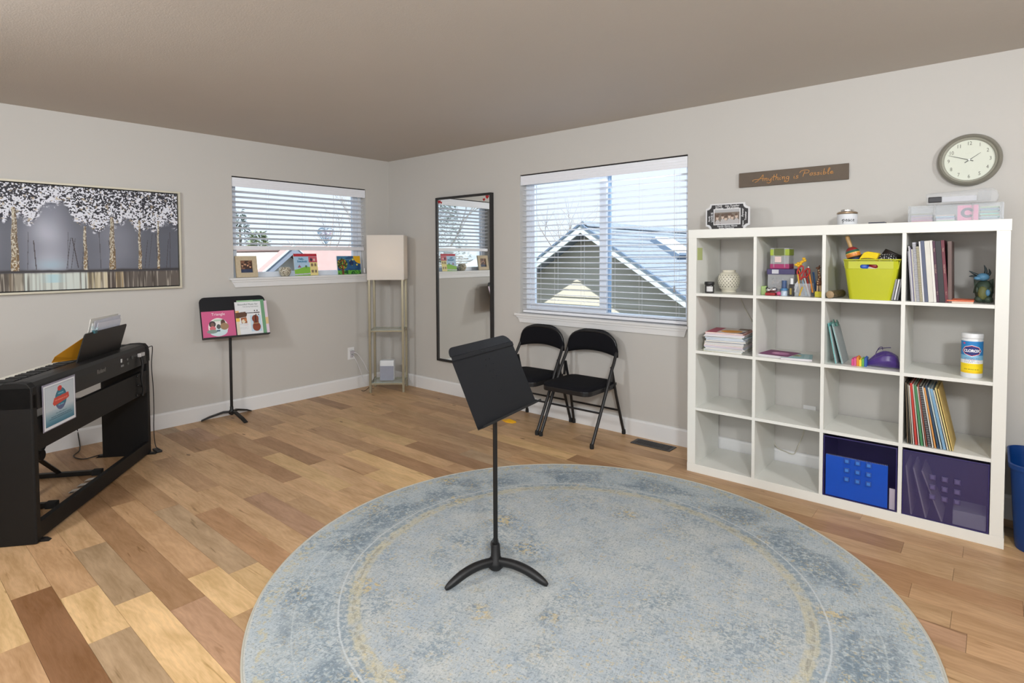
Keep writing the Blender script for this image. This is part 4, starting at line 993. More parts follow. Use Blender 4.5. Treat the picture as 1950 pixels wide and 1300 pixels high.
# blossom canopy
gap = np.exp(-((Uu-U(-2.85))/.055)**2)*.24
low = .62+gap-.05*np.sin(Uu*31)-.03*np.sin(Uu*77+1)
den = np.clip((Vv-low)*14, 0, 1)
k.mask(den, C8(30, 30, 40), .9)
dots = k.noise(260, 120, 8)*.6+k.noise(150, 72, 9)*.55
k.mask(np.clip((dots-.585+.12*np.exp(-((Vv-low-.10)/.11)**2))*16, 0, 1)*np.clip((Vv-low+.03-.09*(k.noise(70, 34, 10)-.3))*22, 0, 1), C8(230, 232, 242), .96)
k.mask(np.clip((k.noise(110, 55, 12)-.80)*9, 0, 1)*(Vv > low), C8(178, 160, 132), .7)
# foreground water and streaks
k.rect(0, 1, 0, .165, C8(206, 214, 208)); 
stv = k.noise(150, 2, 21)
for (ya, yb, c_, a_) in ((-3.7, -3.06, C8(90, 78, 66), .8), (-3.08, -3.01, C8(120, 104, 84), .6), (-2.66, -2.60, C8(168, 152, 118), .8), (-2.60, -2.52, C8(206, 190, 156), .8), (-2.54, -2.49, C8(66, 54, 48), .9), (-2.49, -2.44, C8(176, 152, 112), .9), (-2.44, -2.0, C8(84, 74, 68), .9)):
    k.mask((Uu > U(ya)) & (Uu < U(yb)) & (Vv < .165), c_, a_)
k.mask(np.clip((stv-.5)*5, 0, 1)*(Vv < .165)*(.35+.65*(np.abs(Uu-U(-2.84)) > .09)), C8(60, 52, 46), .55)
k.mask(np.clip((k.noise(300, 5, 22)-.6)*5, 0, 1)*(Vv < .165)*(.3+.7*(np.abs(Uu-U(-2.84)) > .09)), C8(220, 214, 200), .5)
k.mask(np.exp(-((Uu-U(-2.85))/.03)**2)*(Vv < .15)*(Vv > .07), C8(160, 206, 222), .6)
k.mask(np.exp(-((Vv-.178-.008*(n2-.5))/.014)**2), C8(48, 44, 46), .9)
for (yy_, w_, top) in ((-3.047, .026, .78), (-2.667, .014, .62), (-2.505, .024, .72), (-2.33, .013, .70), (-2.205, .011, .68), (-3.30, .022, .75), (-3.48, .014, .66)):
    u0 = U(yy_); wv_ = w_*(1.15-.55*(Vv-.18)/.5)*.5
    m_ = (np.abs(Uu-u0-.0012*np.sin(Vv*22)) < wv_) & (Vv > .185) & (Vv < top)
    k.mask(m_, C8(186, 178, 158), .95); k.mask(m_ & (Uu > u0+wv_*.35), C8(90, 72, 54), .75)
    k.mask(m_*np.clip((k.noise(300, 60, 30)-.45)*5, 0, 1), C8(104, 84, 62), .8); k.mask(m_*np.clip((.42-Vv)*6, 0, 1)*np.clip((n3-.3)*4, 0, 1), C8(124, 94, 54), .8); k.mask(m_*np.clip((k.noise(360, 90, 31)-.6)*6, 0, 1), C8(226, 222, 208), .8)
Mp = frame_mat((0.0272, (cy0+cy0+CW)/2, cz0), (0, 1, 0), (0, 0, 1))
k.build('painted_scene', pc, Mp)

# "Anything is Possible" board
sg = thing('wood_sign', 'narrow brown wood sign lettered Anything is Possible above the cube shelf', 'sign', (3.97, -0.001, 1.77))
MB().box(3.662, 4.279, -0.018, -0.001, 1.769, 1.860).build('board', mat('sign_wood', (98, 86, 74), 0.7, var=0.14, scale=30), sg, world=True, bevel=0.001)
# brush script drawn as strokes (each letter: strokes in a 1-high box)
SC = {
 'A': ([[(-.45, .05), (-.55, .2), (-.3, .34), (.1, .32)], [(-.25, -.12), (.05, .1), (.35, .55), (.58, 1.0), (.60, .5), (.64, .02)], [(.12, .36), (.4, .42), (.75, .34)]], .78),
 'n': ([[(0, .38), (.06, .4), (.08, .02)], [(.08, .22), (.2, .4), (.3, .36), (.3, .04), (.4, .02)]], .46),
 'y': ([[(0, .38), (.06, .1), (.2, .04), (.32, .38)], [(.32, .38), (.3, -.2), (.1, -.36), (-.12, -.26)]], .44),
 't': ([[(.14, .85), (.1, .1), (.22, .02)], [(-.08, .5), (.42, .56)]], .32),
 'h': ([[(.12, .95), (.06, .02)], [(.06, .22), (.2, .42), (.3, .36), (.3, .04), (.4, .02)]], .46),
 'i': ([[(.06, .38), (.05, .06), (.16, .02)], [(.08, .58), (.10, .62)]], .24),
 'g': ([[(.3, .34), (.14, .4), (.02, .22), (.12, .04), (.28, .14), (.32, .38)], [(.32, .38), (.28, -.3), (.05, -.4), (-.15, -.26), (.1, -.14)]], .48),
 's': ([[(.26, .34), (.1, .4), (.06, .26), (.24, .14), (.14, .0), (-.02, .04)]], .34),
 'P': ([[(.22, .8), (.14, .4), (.08, -.1)], [(-.3, .55), (-.2, .85), (.2, .98), (.6, .86), (.58, .52), (.2, .42)]], .74),
 'o': ([[(.16, .4), (.02, .24), (.1, .03), (.26, .1), (.28, .32), (.16, .4), (.36, .36)]], .40),
 'b': ([[(.1, .95), (.04, .1), (.18, .02), (.32, .18), (.2, .36), (.1, .26)]], .42),
 'l': ([[(.04, .2), (.22, .85), (.12, .95), (.05, .5), (.1, .02), (.2, .04)]], .28),
 'e': ([[(.02, .2), (.26, .28), (.14, .4), (.02, .2), (.12, .02), (.34, .1)]], .40),
 ' ': ([], .34)}
def script(name, s, x0, x1, zb, h, ydep, m, parent, r=0.0022, M=None):
    adv = sum(SC[c][1] for c in s); kx = (x1-x0)/(adv*1.0); mb = MB(); x = x0
    for c in s:
        for st in SC[c][0]:
            pts = [(x+kx*p[0]+0.12*h*p[1], ydep, zb+h*p[1]) for p in st]
            if M is not None: pts = [M @ Vector((p[0], p[2], ydep)) for p in pts]
            mb.tube(spline(pts, 4), r, 5)
        x += kx*SC[c][1]
    o = mb.build(name, m, parent, world=True); o['kind'] = 'stuff'; return o
gold = mat('gold_paint', (190, 138, 82), 0.5)
script('lettering', 'Anything is ', 3.775, 4.035, 1.798, 0.040, -0.0185, gold, sg)
script('lettering', 'Possible', 4.035, 4.205, 1.808, 0.036, -0.0185, gold, sg)

# clock
ck = thing('wall_clock', 'round wall clock with pewter rim and cream face above the cube shelf', 'clock', (4.819, -0.001, 1.817))
MX = Matrix.Rotation(PI/2, 4, 'X').to_3x3()   # lathe axis z -> -y
pew = mat('pewter', (134, 131, 120), 0.35, metal=0.1, var=0.08, scale=30); pew2 = mat('pewter_light', (176, 174, 162), 0.4, metal=0.1)
cc = (4.819, -0.001, 1.817)
MB().lathe([(0.132, 0.0), (0.132, 0.018), (0.128, 0.030), (0.120, 0.036), (0.114, 0.032), (0.112, 0.026), (0.1115, 0.026), (0.1115, 0.0)], 64, cc, MX, False).build('rim', pew, ck, world=True, smooth=50)
MB().lathe([(0.1125, 0.026), (0.112, 0.029), (0.104, 0.022), (0.1035, 0.012), (0.102, 0.012)], 64, cc, MX, False).build('inner_rim', pew2, ck, world=True, smooth=50)
MB().lathe([(0.0, 0.013), (0.1032, 0.013), (0.1032, 0.004), (0.0, 0.004)], 64, cc, MX).build('face', mat('clock_face', (214, 218, 204), 0.5, var=0.02), ck, world=True)
ring = MB().tube([(4.819+0.1035*math.cos(2*PI*i/64), -0.0145, 1.817+0.1035*math.sin(2*PI*i/64)) for i in range(65)], 0.0009, 5, caps=False).build('face_ring', mat('ring_dark', (70, 68, 60), 0.5), ck, world=True)
num_m = mat('numeral', (104, 104, 94), 0.6)
for h_ in range(1, 13):
    a = PI/2-h_*PI/6; rr2 = 0.084
    text('numeral', str(h_), 0.026, num_m, ck, frame_mat((4.819+rr2*math.cos(a), -0.0143, 1.817+rr2*math.sin(a)), (1, 0, 0), (0, 0, 1)), 0.0002, xs=0.8)
def hand(L, tail, ang, w, y):
    d = Vector((math.cos(ang), 0, math.sin(ang))); n = Vector((-d.z, 0, d.x)); c = Vector((4.819, y, 1.817)); e = Vector((0, -0.001, 0))
    a, b_, p = c-d*tail+n*w, c-d*tail-n*w, c+d*L
    return MB().add([a, b_, p-n*w*.3, p+n*w*.3, a+e, b_+e, p-n*w*.3+e, p+n*w*.3+e], [(0, 1, 2, 3), (7, 6, 5, 4), (0, 4, 5, 1), (1, 5, 6, 2), (2, 6, 7, 3), (3, 7, 4, 0)])
hm = mat('clock_hand', (82, 84, 80), 0.4)
hand(0.056, 0.022, PI/2-(1.81)*PI/6, 0.0022, -0.0155).build('hour_hand', hm, ck, world=True)
hand(0.090, 0.018, PI/2-(48.4)*PI/30, 0.0018, -0.0175).build('minute_hand', hm, ck, world=True)
MB().lathe([(0.0045, 0.013), (0.0045, 0.020), (0, 0.021)], 12, cc, MX).build('pivot', mat('pivot_white', (230, 232, 230), 0.3), ck, world=True)
text('maker_mark', 'SMITH LONDON' if False else '. . . . . . . . .', 0.008, mat('mark_grey', (168, 170, 160), 0.6), ck, frame_mat((4.819, -0.0143, 1.855), (1, 0, 0), (0, 0, 1)), 0.0001)

# ================================================================== CUBE SHELF
SX, SF, SB = 3.4957, -0.415, -0.028; SW = 1.49; TO = 0.0516; TI = 0.017; CE = (SW-2*TO-3*TI)/4
sw_m = mat('shelf_white', (228, 228, 222), 0.32, var=0.01)
shf = thing('cube_shelf', 'large white open cube shelf of sixteen cells against the right wall', 'shelf', (SX+SW/2, (SF+SB)/2, 0))
def colx(c): return SX+TO+c*(CE+TI)
def rowz(r): return SW-TO-r*(CE+TI)-CE      # z of the surface a thing in row r stands on
MB().box(SX, SX+SW, SF, SB, SW-TO, SW).build('top_panel', sw_m, shf, world=True, bevel=0.0012)
MB().box(SX, SX+SW, SF, SB, 0.0, TO).build('bottom_panel', sw_m, shf, world=True, bevel=0.0012)
MB().box(SX+0.001, SX+TO, SF+0.0005, SB, TO, SW-TO).build('side_panel', sw_m, shf, world=True, bevel=0.0008)
MB().box(SX+SW-TO, SX+SW-0.003, SF+0.0005, SB, TO, SW-TO).build('side_panel', sw_m, shf, world=True, bevel=0.0008)
for r in range(1, 4):
    z = rowz(r-1)
    MB().box(SX+TO, SX+SW-TO, SF+0.002, SB, z-TI, z).build('shelf_board', sw_m, shf, world=True, bevel=0.0006)
for c in range(1, 4):
    x = colx(c)
    for r in range(4):
        MB().box(x-TI, x, SF+0.001, SB, rowz(r), rowz(r)+CE).build('divider', sw_m, shf, world=True, bevel=0.0006)
MB().box(3.5472, 3.5485, -0.400, -0.325, 1.305, 1.380).build('green_sticker', mat('sticker_green', (186, 196, 132), 0.6), shf, world=True)['label'] = 'pale green paper sticker'

# wall plate and cords seen through the empty cells
wo_ = thing('wall_outlet', 'white outlet plate behind the empty cell in the shelf\'s second column', 'outlet', (4.05, 0, 0.38))
MB().box(4.055, 4.126, -0.0065, -0.0005, 0.350, 0.4215).build('plate', trim_m, wo_, world=True, bevel=0.002)
wc = wo_
MB().tube(spline([(3.66, -0.008, 1.09), (3.70, -0.008, 1.0), (3.749, -0.008, 0.91), (3.84, -0.008, 0.74), (3.885, -0.010, 0.45), (3.890, -0.021, 0.20), (3.91, -0.022, 0.135), (3.96, -0.022, 0.118), (4.01, -0.022, 0.112), (4.035, -0.021, 0.17), (4.062, -0.012, 0.26), (4.07, -0.010, 0.36)], 5), 0.003, 6).build('cable', mat('cord_beige', (206, 202, 186), 0.6), wc, world=True, smooth=60)

clear_m = mat('clear_plastic', (214, 220, 226), 0.12, alpha=0.22)
clear2 = mat('clear_plastic_dull', (196, 198, 200), 0.25, alpha=0.34)
# ---------- on top of the shelf
Z = SW
pf = thing('word_photo_frame', 'black and white word photo frame at the left end of the shelf top', 'photo frame', (3.655, -0.20, Z))
def notch(hw, hh, r, n=6):
    P = []
    for sx, sy, a0 in ((1, -1, PI), (1, 1, -PI/2), (-1, 1, 0), (-1, -1, PI/2)):
        seq = [(sx*hw-sx*0, 0)]
        for k_ in range(n+1):
            a = k_/n*PI/2
            if (sx, sy) == (1, -1): p = (hw-r*math.cos(a), -hh+r*math.sin(a))
            elif (sx, sy) == (1, 1): p = (hw-r*math.sin(a), hh-r*math.cos(a))
            elif (sx, sy) == (-1, 1): p = (-hw+r*math.cos(a), hh-r*math.sin(a))
            else: p = (-hw+r*math.sin(a), -hh+r*math.cos(a))
            P.append(p)
    return P
FHW, FHH = 0.129, 0.080; fc = (3.658, 1.573)
MB().prism([(fc[0]+x, fc[1]+y) for x, y in notch(FHW+0.006, FHH+0.003, 0.028)], 'y', -0.212, -0.198).build('rim', mat('frame_white', (214, 214, 216), 0.5), pf, world=True)
MB().prism([(fc[0]+x, fc[1]+y) for x, y in notch(FHW-0.003, FHH-0.005, 0.030)], 'y', -0.2135, -0.212).build('word_panel', mat('frame_dark', (38, 36, 38), 0.5), pf, world=True)
MB().box(fc[0]-0.084, fc[0]+0.082, -0.216, -0.2135, fc[1]-0.050, fc[1]+0.050).build('mount', mat('frame_white', (214, 214, 216), 0.5), pf, world=True)
k = Ink(0.154, 0.090, 60, 36, C8(120, 108, 98)); k.rect(0, 1, .8, 1, C8(170, 170, 172)); n_ = k.noise(7, 4, 3)
k.mask(np.clip((k.noise(12, 6, 5)-.45)*3, 0, 1)*(k.Y < .75), C8(82, 66, 56), .8)
for cx_, cy_ in ((.12, .42), (.33, .48), (.46, .36), (.60, .50), (.72, .42), (.88, .5)): k.ell(cx_, cy_, .055, .13, C8(196, 176, 160)); k.ell(cx_, cy_+.13, .06, .08, C8(96, 74, 60)); k.ell(cx_+.01, cy_-.36, .10, .24, C8(176, 172, 172))
Fw = frame_mat((fc[0]-0.001, -0.2165, fc[1]-0.045), (1, 0, 0), (0, 0, 1)); k.build('photo', pf, Fw)
wm = mat('word_white', (222, 222, 224), 0.6)
def onf(x, z, rot=0): return frame_mat((fc[0]+x, -0.2138, fc[1]+z), (1, 0, 0), (0, 0, 1)) @ Matrix.Rotation(rot, 4, 'Z')
for s_, x, z, sz, ro, shr in (('LOVE', -.052, .066, .017, 0, 0), ('Live Together', .030, .066, .0155, 0, .3), ('Memories', -.050, .0535, .0125, 0, .3), ('Full of Hope', .034, .054, .0145, 0, 0), ('Laughs Home Above', .0, -.0575, .0145, 0, .3),
                              ('Smiles Happiness', -.004, -.070, .0135, 0, 0), ('LOVE IS', -.094, .0, .018, PI/2, 0), ('Family', -.112, -.01, .014, PI/2, .2), ('Forever', .094, .02, .016, PI/2, .3), ('Dreams', .096, -.046, .012, PI/2, 0), ('Together', .112, .0, .014, PI/2, 0)):
    text('word', s_, sz, wm, pf, onf(x, z, ro), 0.0002, shear=shr, bold=0.0003)

cn = thing('candle_tin', 'white candle tin lettered peace standing on the shelf top', 'candle', (4.308, -0.20, Z))
MB().lathe([(0, 0), (0.047, 0), (0.049, 0.003), (0.049, 0.064), (0.046, 0.066), (0, 0.066)], 36).build('tin', mat('tin_white', (216, 218, 222), 0.4), cn, smooth=50)
MB().lathe([(0.049, 0.066), (0.0505, 0.068), (0.0505, 0.074), (0.043, 0.079), (0, 0.079)], 36).build('lid', mat('rose_gold', (178, 156, 132), 0.25, metal=0.8), cn, smooth=40)
MB().lathe([(0.029, 0.079), (0.031, 0.081), (0.031, 0.089), (0.029, 0.0905), (0, 0.0905)], 30).build('lid_knob', mat('knob_silver', (196, 192, 188), 0.25, metal=0.7), cn, smooth=40)
LSC = dict(SC); LSC['p'] = ([[(-.2, .1), (.0, .4), (.02, -.35)], [(.02, .25), (.2, .42), (.32, .22), (.16, .02), (.02, .1)]], .5)
LSC['e'] = SC['e']; LSC['a'] = ([[(.28, .36), (.08, .38), (.02, .14), (.16, .02), (.28, .3), (.3, .04), (.42, .08)]], .48); LSC['c'] = ([[(.28, .34), (.08, .36), (.02, .14), (.16, .02), (.34, .1)]], .42)
_o = SC; SC = LSC
def script_on_can(s, a0, a1, zb, h, R, m, parent):
    adv = sum(SC[c][1] for c in s); kx = (a1-a0)/adv; x = a0; mb = MB()
    for c in s:
        for st in SC[c][0]:
            mb.tube(spline([(R*math.sin(x+kx*p[0]), -R*math.cos(x+kx*p[0]), zb+h*p[1]) for p in st], 4), 0.0012, 5)
        x += kx*SC[c][1]
    o = mb.build('lettering', m, parent); o['kind'] = 'stuff'; return o
script_on_can('peace', -0.25, 0.95, 0.024, 0.030, 0.0497, mat('ink_black', (34, 34, 38), 0.6), cn)
SC = _o
dk = thing('dark_coaster', 'small flat dark slab lying on the shelf top beside the candle tin', 'coaster', (4.448, -0.19, Z))
MB().box(-0.038, 0.038, -0.03, 0.03, 0.0, 0.016).build('slab', mat('slate_dark', (58, 62, 74), 0.4), dk, bevel=0.003)

# lower clear organiser box with cards, upper clear pencil case
def clear_box(root, x0, x1, y0, y1, z0, z1, m, wt=0.0018, name='shell', lid=True):
    mb = MB().box(x0, x1, y0, y1, z0, z0+wt)
    mb.box(x0, x1, y0, y0+wt, z0+wt, z1).box(x0, x1, y1-wt, y1, z0+wt, z1).box(x0, x0+wt, y0+wt, y1-wt, z0+wt, z1).box(x1-wt, x1, y0+wt, y1-wt, z0+wt, z1)
    if lid: mb.box(x0-0.001, x1+0.001, y0-0.001, y1+0.001, z1, z1+wt)
    return mb.build(name, m, root, world=True)
ob = thing('organiser_box', 'wide clear plastic box of cards at the right end of the shelf top', 'box', (4.778, -0.20, Z))
clear_box(ob, 4.592, 4.958, -0.29, -0.12, Z, Z+0.084, clear_m)
for x in (4.600, 4.700, 4.845, 4.950):
    MB().box(x-0.003, x+0.003, -0.296, -0.290, Z+0.002, Z+0.086).build('corner_rib', clear2, ob, world=True)
cards = [((196, 168, 172), 4.605, 4.69, 12), ((196, 200, 214), 4.706, 4.778, 9), ((176, 198, 190), 4.872, 4.940, 16)]
for cidx, (c_, xa, xb, n) in enumerate(cards):
    for i in range(n):
        q = tuple(max(60, min(240, v+rnd.randint(-34, 26))) for v in c_); dz = 0.0042 if cidx == 2 else 0.0038
        sl_ = rnd.uniform(-.004, .004)
        o = MB().box(xa+sl_, xb+sl_, -0.280+rnd.uniform(0, .006), -0.14, Z+0.003+i*dz, Z+0.003+i*dz+dz*0.8).build('card', mat('card_%d_%d_%d' % q, q, 0.7), ob, world=True)
pkk = mat('card_pink', (226, 140, 172), 0.6)
pk_ = MB().box(4.788, 4.866, -0.286, -0.278, Z+0.003, Z+0.078).build('pink_card', pkk, ob, world=True)
MB().prism([(4.826+0.026*math.cos(a), Z+0.042+0.024*math.sin(a)) for a in [PI*(0.1+1.7*k_/14) for k_ in range(15)]]+[(4.826+0.012*math.cos(a), Z+0.042+0.012*math.sin(a)) for a in [PI*(0.1+1.7*k_/14) for k_ in range(14, -1, -1)]], 'y', -0.2875, -0.2865).build('pink_mark', mat('mark_dark', (92, 86, 104), 0.6), pk_, world=True)
uc = thing('pencil_case', 'clear plastic case with black latch on top of the organiser box', 'case', (4.80, -0.2, Z+0.087))
P_ = [(4.662, 0.0), (4.935, 0.0), (4.945, 0.03), (4.936, 0.058), (4.918, 0.068), (4.664, 0.060)]
zc = Z+0.0865
MB().prism([(x, zc+z) for x, z in [(4.662, 0.002), (4.928, 0.002), (4.940, 0.028), (4.932, 0.056), (4.915, 0.070), (4.664, 0.058)]], 'y', -0.27, -0.13).build('shell', clear2, uc, world=True, bevel=0.004)
MB().box(4.672, 4.726, -0.278, -0.270, zc+0.012, zc+0.040).build('latch', mat('latch_black', (32, 30, 36), 0.4), uc, world=True, bevel=0.004)
MB().box(4.726, 4.858, -0.274, -0.270, zc+0.013, zc+0.038).build('paper_band', mat('band_pale', (190, 192, 198), 0.6), uc, world=True)
MB().box(4.862, 4.910, -0.273, -0.270, zc+0.012, zc+0.058).build('hinge_plate', clear2, uc, world=True)

# ---------- row 0, column 0
Z0 = rowz(0)+0.0005
jr = thing('candle_jar', 'small dark glass jar with black lid left of the pierced lantern', 'jar', (3.606, -0.355, Z0))
MB().lathe([(0, 0), (0.026, 0), (0.028, 0.004), (0.028, 0.046), (0.026, 0.050), (0, 0.050)], 28).build('jar_body', mat('jar_dark', (52, 50, 50), 0.2), jr, smooth=50)
MB().lathe([(0.0285, 0.050), (0.0295, 0.052), (0.0295, 0.066), (0.028, 0.068), (0, 0.068)], 28).build('lid', mat('lid_black', (28, 28, 28), 0.45), jr, smooth=40)
lb = MB(); n = 10; vs = []
for i in range(n+1):
    a = -PI/2-0.25+1.35*i/n; vs += [(0.0284*math.cos(a), 0.0284*math.sin(a), 0.010), (0.0284*math.cos(a), 0.0284*math.sin(a), 0.040)]
lb.add(vs, [(2*i, 2*i+2, 2*i+3, 2*i+1) for i in range(n)]).build('label', mat('label_white', (206, 206, 206), 0.6), jr)
ln = thing('pierced_lantern', 'round cream pierced ceramic lantern on the top left shelf cell', 'lantern', (3.668, -0.20, Z0))
crm = mat('ceramic_cream', (222, 217, 200), 0.35, var=0.01)
prof = [(0, 0), (0.042, 0), (0.044, 0.008), (0.040, 0.012), (0.056, 0.028), (0.064, 0.055), (0.066, 0.078), (0.062, 0.100), (0.050, 0.118), (0.038, 0.124), (0.038, 0.130), (0.040, 0.136), (0.036, 0.136), (0.034, 0.122), (0.0, 0.120)]
MB().lathe(spline([(r, 0, z) for r, z in prof], 1) and prof, 40).build('body', crm, ln, smooth=50)
hol = MB(); hm_ = mat('lantern_hole', (74, 70, 60), 0.9)
def lr(z):
    for (r0, z0_), (r1, z1_) in zip(prof[4:9], prof[5:10]):
        if z0_ <= z <= z1_: return r0+(r1-r0)*(z-z0_)/(z1_-z0_)
    return 0.06
for j in range(7):
    z = 0.036+0.0115*j
    for i in range(20):
        a = 2*PI*(i+0.5*(j % 2))/20; R = lr(z)+0.0008
        c_ = Vector((R*math.cos(a), R*math.sin(a), z)); tx = Vector((-math.sin(a), math.cos(a), 0))*0.0038; tz = Vector((0, 0, 0.0038))
        hol.add([c_-tx, c_-tz, c_+tx, c_+tz], [(0, 1, 2, 3)])
ho = hol.build('piercings', hm_, ln); ho['kind'] = 'stuff'

# ---------- row 0, column 1
gt = thing('green_box', 'small pale green box at the left of the craft supplies cell', 'box', (3.912, -0.32, Z0))
MB().box(-0.012, 0.016, -0.012, 0.05, 0, 0.050).build('body', mat('pale_green', (160, 186, 120), 0.6), gt, bevel=0.002)
bb = thing('bead_box', 'clear craft box with navy lid below the small green lidded box', 'box', (4.004, -0.27, Z0))
clear_box(bb, 3.934, 4.074, -0.325, -0.20, Z0, Z0+0.118, clear2)
MB().box(3.930, 4.078, -0.329, -0.196, Z0+0.119, Z0+0.150).build('lid', mat('lid_navy', (62, 54, 98), 0.4), bb, world=True, bevel=0.003)
MB().box(3.958, 3.994, -0.3305, -0.3292, Z0+0.123, Z0+0.146).build('price_label', mat('label_grey', (190, 190, 198), 0.6), bb, world=True)
for i in range(26):
    c_ = rnd.choice([(206, 190, 170), (170, 150, 140), (214, 214, 220), (180, 60, 70), (110, 96, 90)])
    MB().sphere((rnd.uniform(3.946, 4.01), rnd.uniform(-.31, -.24), Z0+0.012+rnd.uniform(0, .078)), rnd.uniform(.006, .010), 8, 6).build('bead', mat('bead_%d' % c_[0], c_, 0.4), bb, world=True, smooth=80)
tb = thing('clip_box', 'small clear box with lime lid and magenta base stacked on the bead box', 'box', (3.994, -0.27, Z0+0.151))
clear_box(tb, 3.946, 4.044, -0.318, -0.222, Z0+0.1515, Z0+0.268, clear2, lid=False)
MB().box(3.944, 4.046, -0.320, -0.220, Z0+0.1512, Z0+0.178).build('base', mat('magenta', (150, 30, 92), 0.4), tb, world=True, bevel=0.002)
MB().box(3.944, 4.046, -0.320, -0.220, Z0+0.226, Z0+0.262).build('lid', mat('lime_lid', (148, 168, 40), 0.4), tb, world=True, bevel=0.003)
MB().box(3.966, 4.020, -0.322, -0.3205, Z0+0.228, Z0+0.266).build('label', mat('label_olive', (92, 100, 52), 0.6), tb, world=True)
MB().box(3.970, 4.004, -0.3205, -0.3185, Z0+0.188, Z0+0.220).build('photo_label', mat('label_rose', (214, 190, 186), 0.6), tb, world=True)
MB().box(3.962, 3.968, -0.3215, -0.3195, Z0+0.158, Z0+0.264).box(4.020, 4.026, -0.3215, -0.3195, Z0+0.158, Z0+0.264).build('strap', clear_m, tb, world=True)
# silver toy on a red base
ty = thing('silver_toy', 'small silver toy car with red base in front of the bead box', 'toy', (3.968, -0.355, Z0))
MB().box(-0.034, 0.018, -0.018, 0.018, 0, 0.016).build('base', mat('toy_red', (150, 26, 32), 0.4), ty, bevel=0.004)
MB().sphere((-0.018, 0, 0.030), 0.014, 12, 8).sphere((0.006, 0, 0.034), 0.017, 12, 8, (1.2, 1, .8)).build('body', mat('chrome', (206, 206, 210), 0.12, metal=1.0), ty, smooth=80)
MB().sphere((-0.028, 0, 0.04), 0.008, 8, 6).build('knob', mat('toy_black', (30, 30, 30), 0.4), ty, smooth=80)
pt = thing('pink_toy', 'small pink plastic trinket beside the silver toy', 'toy', (4.004, -0.352, Z0))
MB().sphere((0, 0, 0.012), 0.012, 10, 7, (1.2, 1, 1)).build('body', mat('toy_pink', (196, 84, 128), 0.4), pt, smooth=80)
bj = thing('blue_glitter_jar', 'small round jar of blue glitter before the bead box', 'jar', (4.030, -0.352, Z0))
MB().lathe([(0, 0), (0.017, 0), (0.017, 0.026), (0.014, 0.030), (0, 0.030)], 20).build('jar_body', mat('jar_pale', (170, 184, 200), 0.2), bj, smooth=50)
MB().lathe([(0.018, 0.030), (0.018, 0.042), (0, 0.043)], 20).build('lid', mat('lid_blue', (74, 122, 164), 0.4), bj, smooth=50)
bk = thing('blue_block', 'small blue translucent tube standing behind the glitter jar', 'tube', (4.026, -0.335, Z0))
MB().lathe([(0, 0.0), (0.013, 0.0), (0.013, 0.085), (0, 0.086)], 16, (0, 0.0, 0)).build('tube_body', mat('blue_clear', (66, 92, 136), 0.3, alpha=0.8), bk, smooth=50)
gl = thing('glue_marker', 'black bottle with white cap beside the pencils', 'bottle', (4.068, -0.345, Z0))
MB().box(-0.012, 0.012, -0.010, 0.010, 0, 0.066).build('body', mat('bottle_black', (38, 34, 36), 0.35), gl, bevel=0.003)
MB().lathe([(0.0085, 0.066), (0.0085, 0.098), (0.006, 0.1), (0, 0.1)], 14).build('cap', mat('cap_white', (218, 220, 222), 0.4), gl, smooth=50)
MB().box(-0.008, 0.002, -0.0106, -0.010, 0.008, 0.044).build('label', mat('label_gold', (150, 132, 60), 0.5), gl)
# clear cup with pencils and scissors
cup = thing('pencil_cup', 'low clear cup holding pencils and scissors in the craft supplies cell', 'cup', (4.125, -0.33, Z0))
clear_box(cup, 4.088, 4.168, -0.366, -0.296, Z0, Z0+0.072, clear_m, lid=False)
def rod(name, label, cat, p0, p1, r, m, tip=None, grp=None, n=6):
    t_ = thing(name, label, cat, tuple(p0), 0, grp)
    p0, p1 = Vector(p0), Vector(p1); d = (p1-p0).normalized()
    MB().tube([p0, p1], r, n).build('shaft', m, t_, world=True)
    if tip: MB().tube([p1, p1+d*0.012], [r*1.05, r*0.9], n).build('tip', tip, t_, world=True)
    return t_
zb = Z0+0.004
rod('pencil', 'mustard yellow pencil, leftmost of those in the clear cup', 'pencil', (4.118, -.36, zb), (4.100, -.355, zb+.118), .0042, mat('pencil_mustard', (196, 158, 40), .5))
rod('pencil', 'orange pencil with white eraser leaning right beside the giraffe', 'pencil', (4.176, -.355, zb+.02), (4.150, -.335, zb+.150), .0040, mat('pencil_orange', (216, 130, 36), .5), mat('eraser_white', (226, 222, 214), .7))
rod('pen', 'red topped marker leaning behind the orange pencil', 'pen', (4.152, -.31, zb), (4.128, -.30, zb+.142), .0050, mat('marker_red', (170, 44, 36), .5))
rod('pen', 'dark blue marker leaning behind the orange pencil', 'pen', (4.164, -.30, zb), (4.146, -.30, zb+.138), .0050, mat('marker_blue', (38, 44, 96), .5))
rod('pen', 'teal blue marker leaning next to the giraffe', 'pen', (4.184, -.30, zb), (4.166, -.30, zb+.130), .0055, mat('marker_teal', (34, 70, 110), .5))
rod('pen', 'white pen with lime green top in the clear cup', 'pen', (4.160, -.352, zb), (4.120, -.335, zb+.135), .0034, mat('pen_white', (206, 208, 212), .4), mat('lime_tip', (150, 196, 60), .5))
rod('pencil', 'pale blue pencil standing low in the clear cup', 'pencil', (4.140, -.33, zb), (4.118, -.33, zb+.085), .0045, mat('pencil_blue', (140, 172, 196), .5))
rod('pencil', 'gold pencil lying across the middle of the clear cup', 'pencil', (4.165, -.35, zb), (4.130, -.34, zb+.062), .0038, mat('pencil_gold', (170, 128, 60), .5))
rod('pencil', 'yellow pencil crossing low in front of the cup', 'pencil', (4.112, -.368, zb), (4.128, -.366, zb+.05), .0038, mat('pencil_mustard', (196, 158, 40), .5))
sc_ = thing('scissors', 'red handled scissors standing handles up in the clear cup', 'scissors', (4.13, -0.345, Z0+0.01))
M_ = Matrix.Translation((4.112, -0.345, Z0+0.105)) @ Matrix.Rotation(0.42, 4, 'Y')
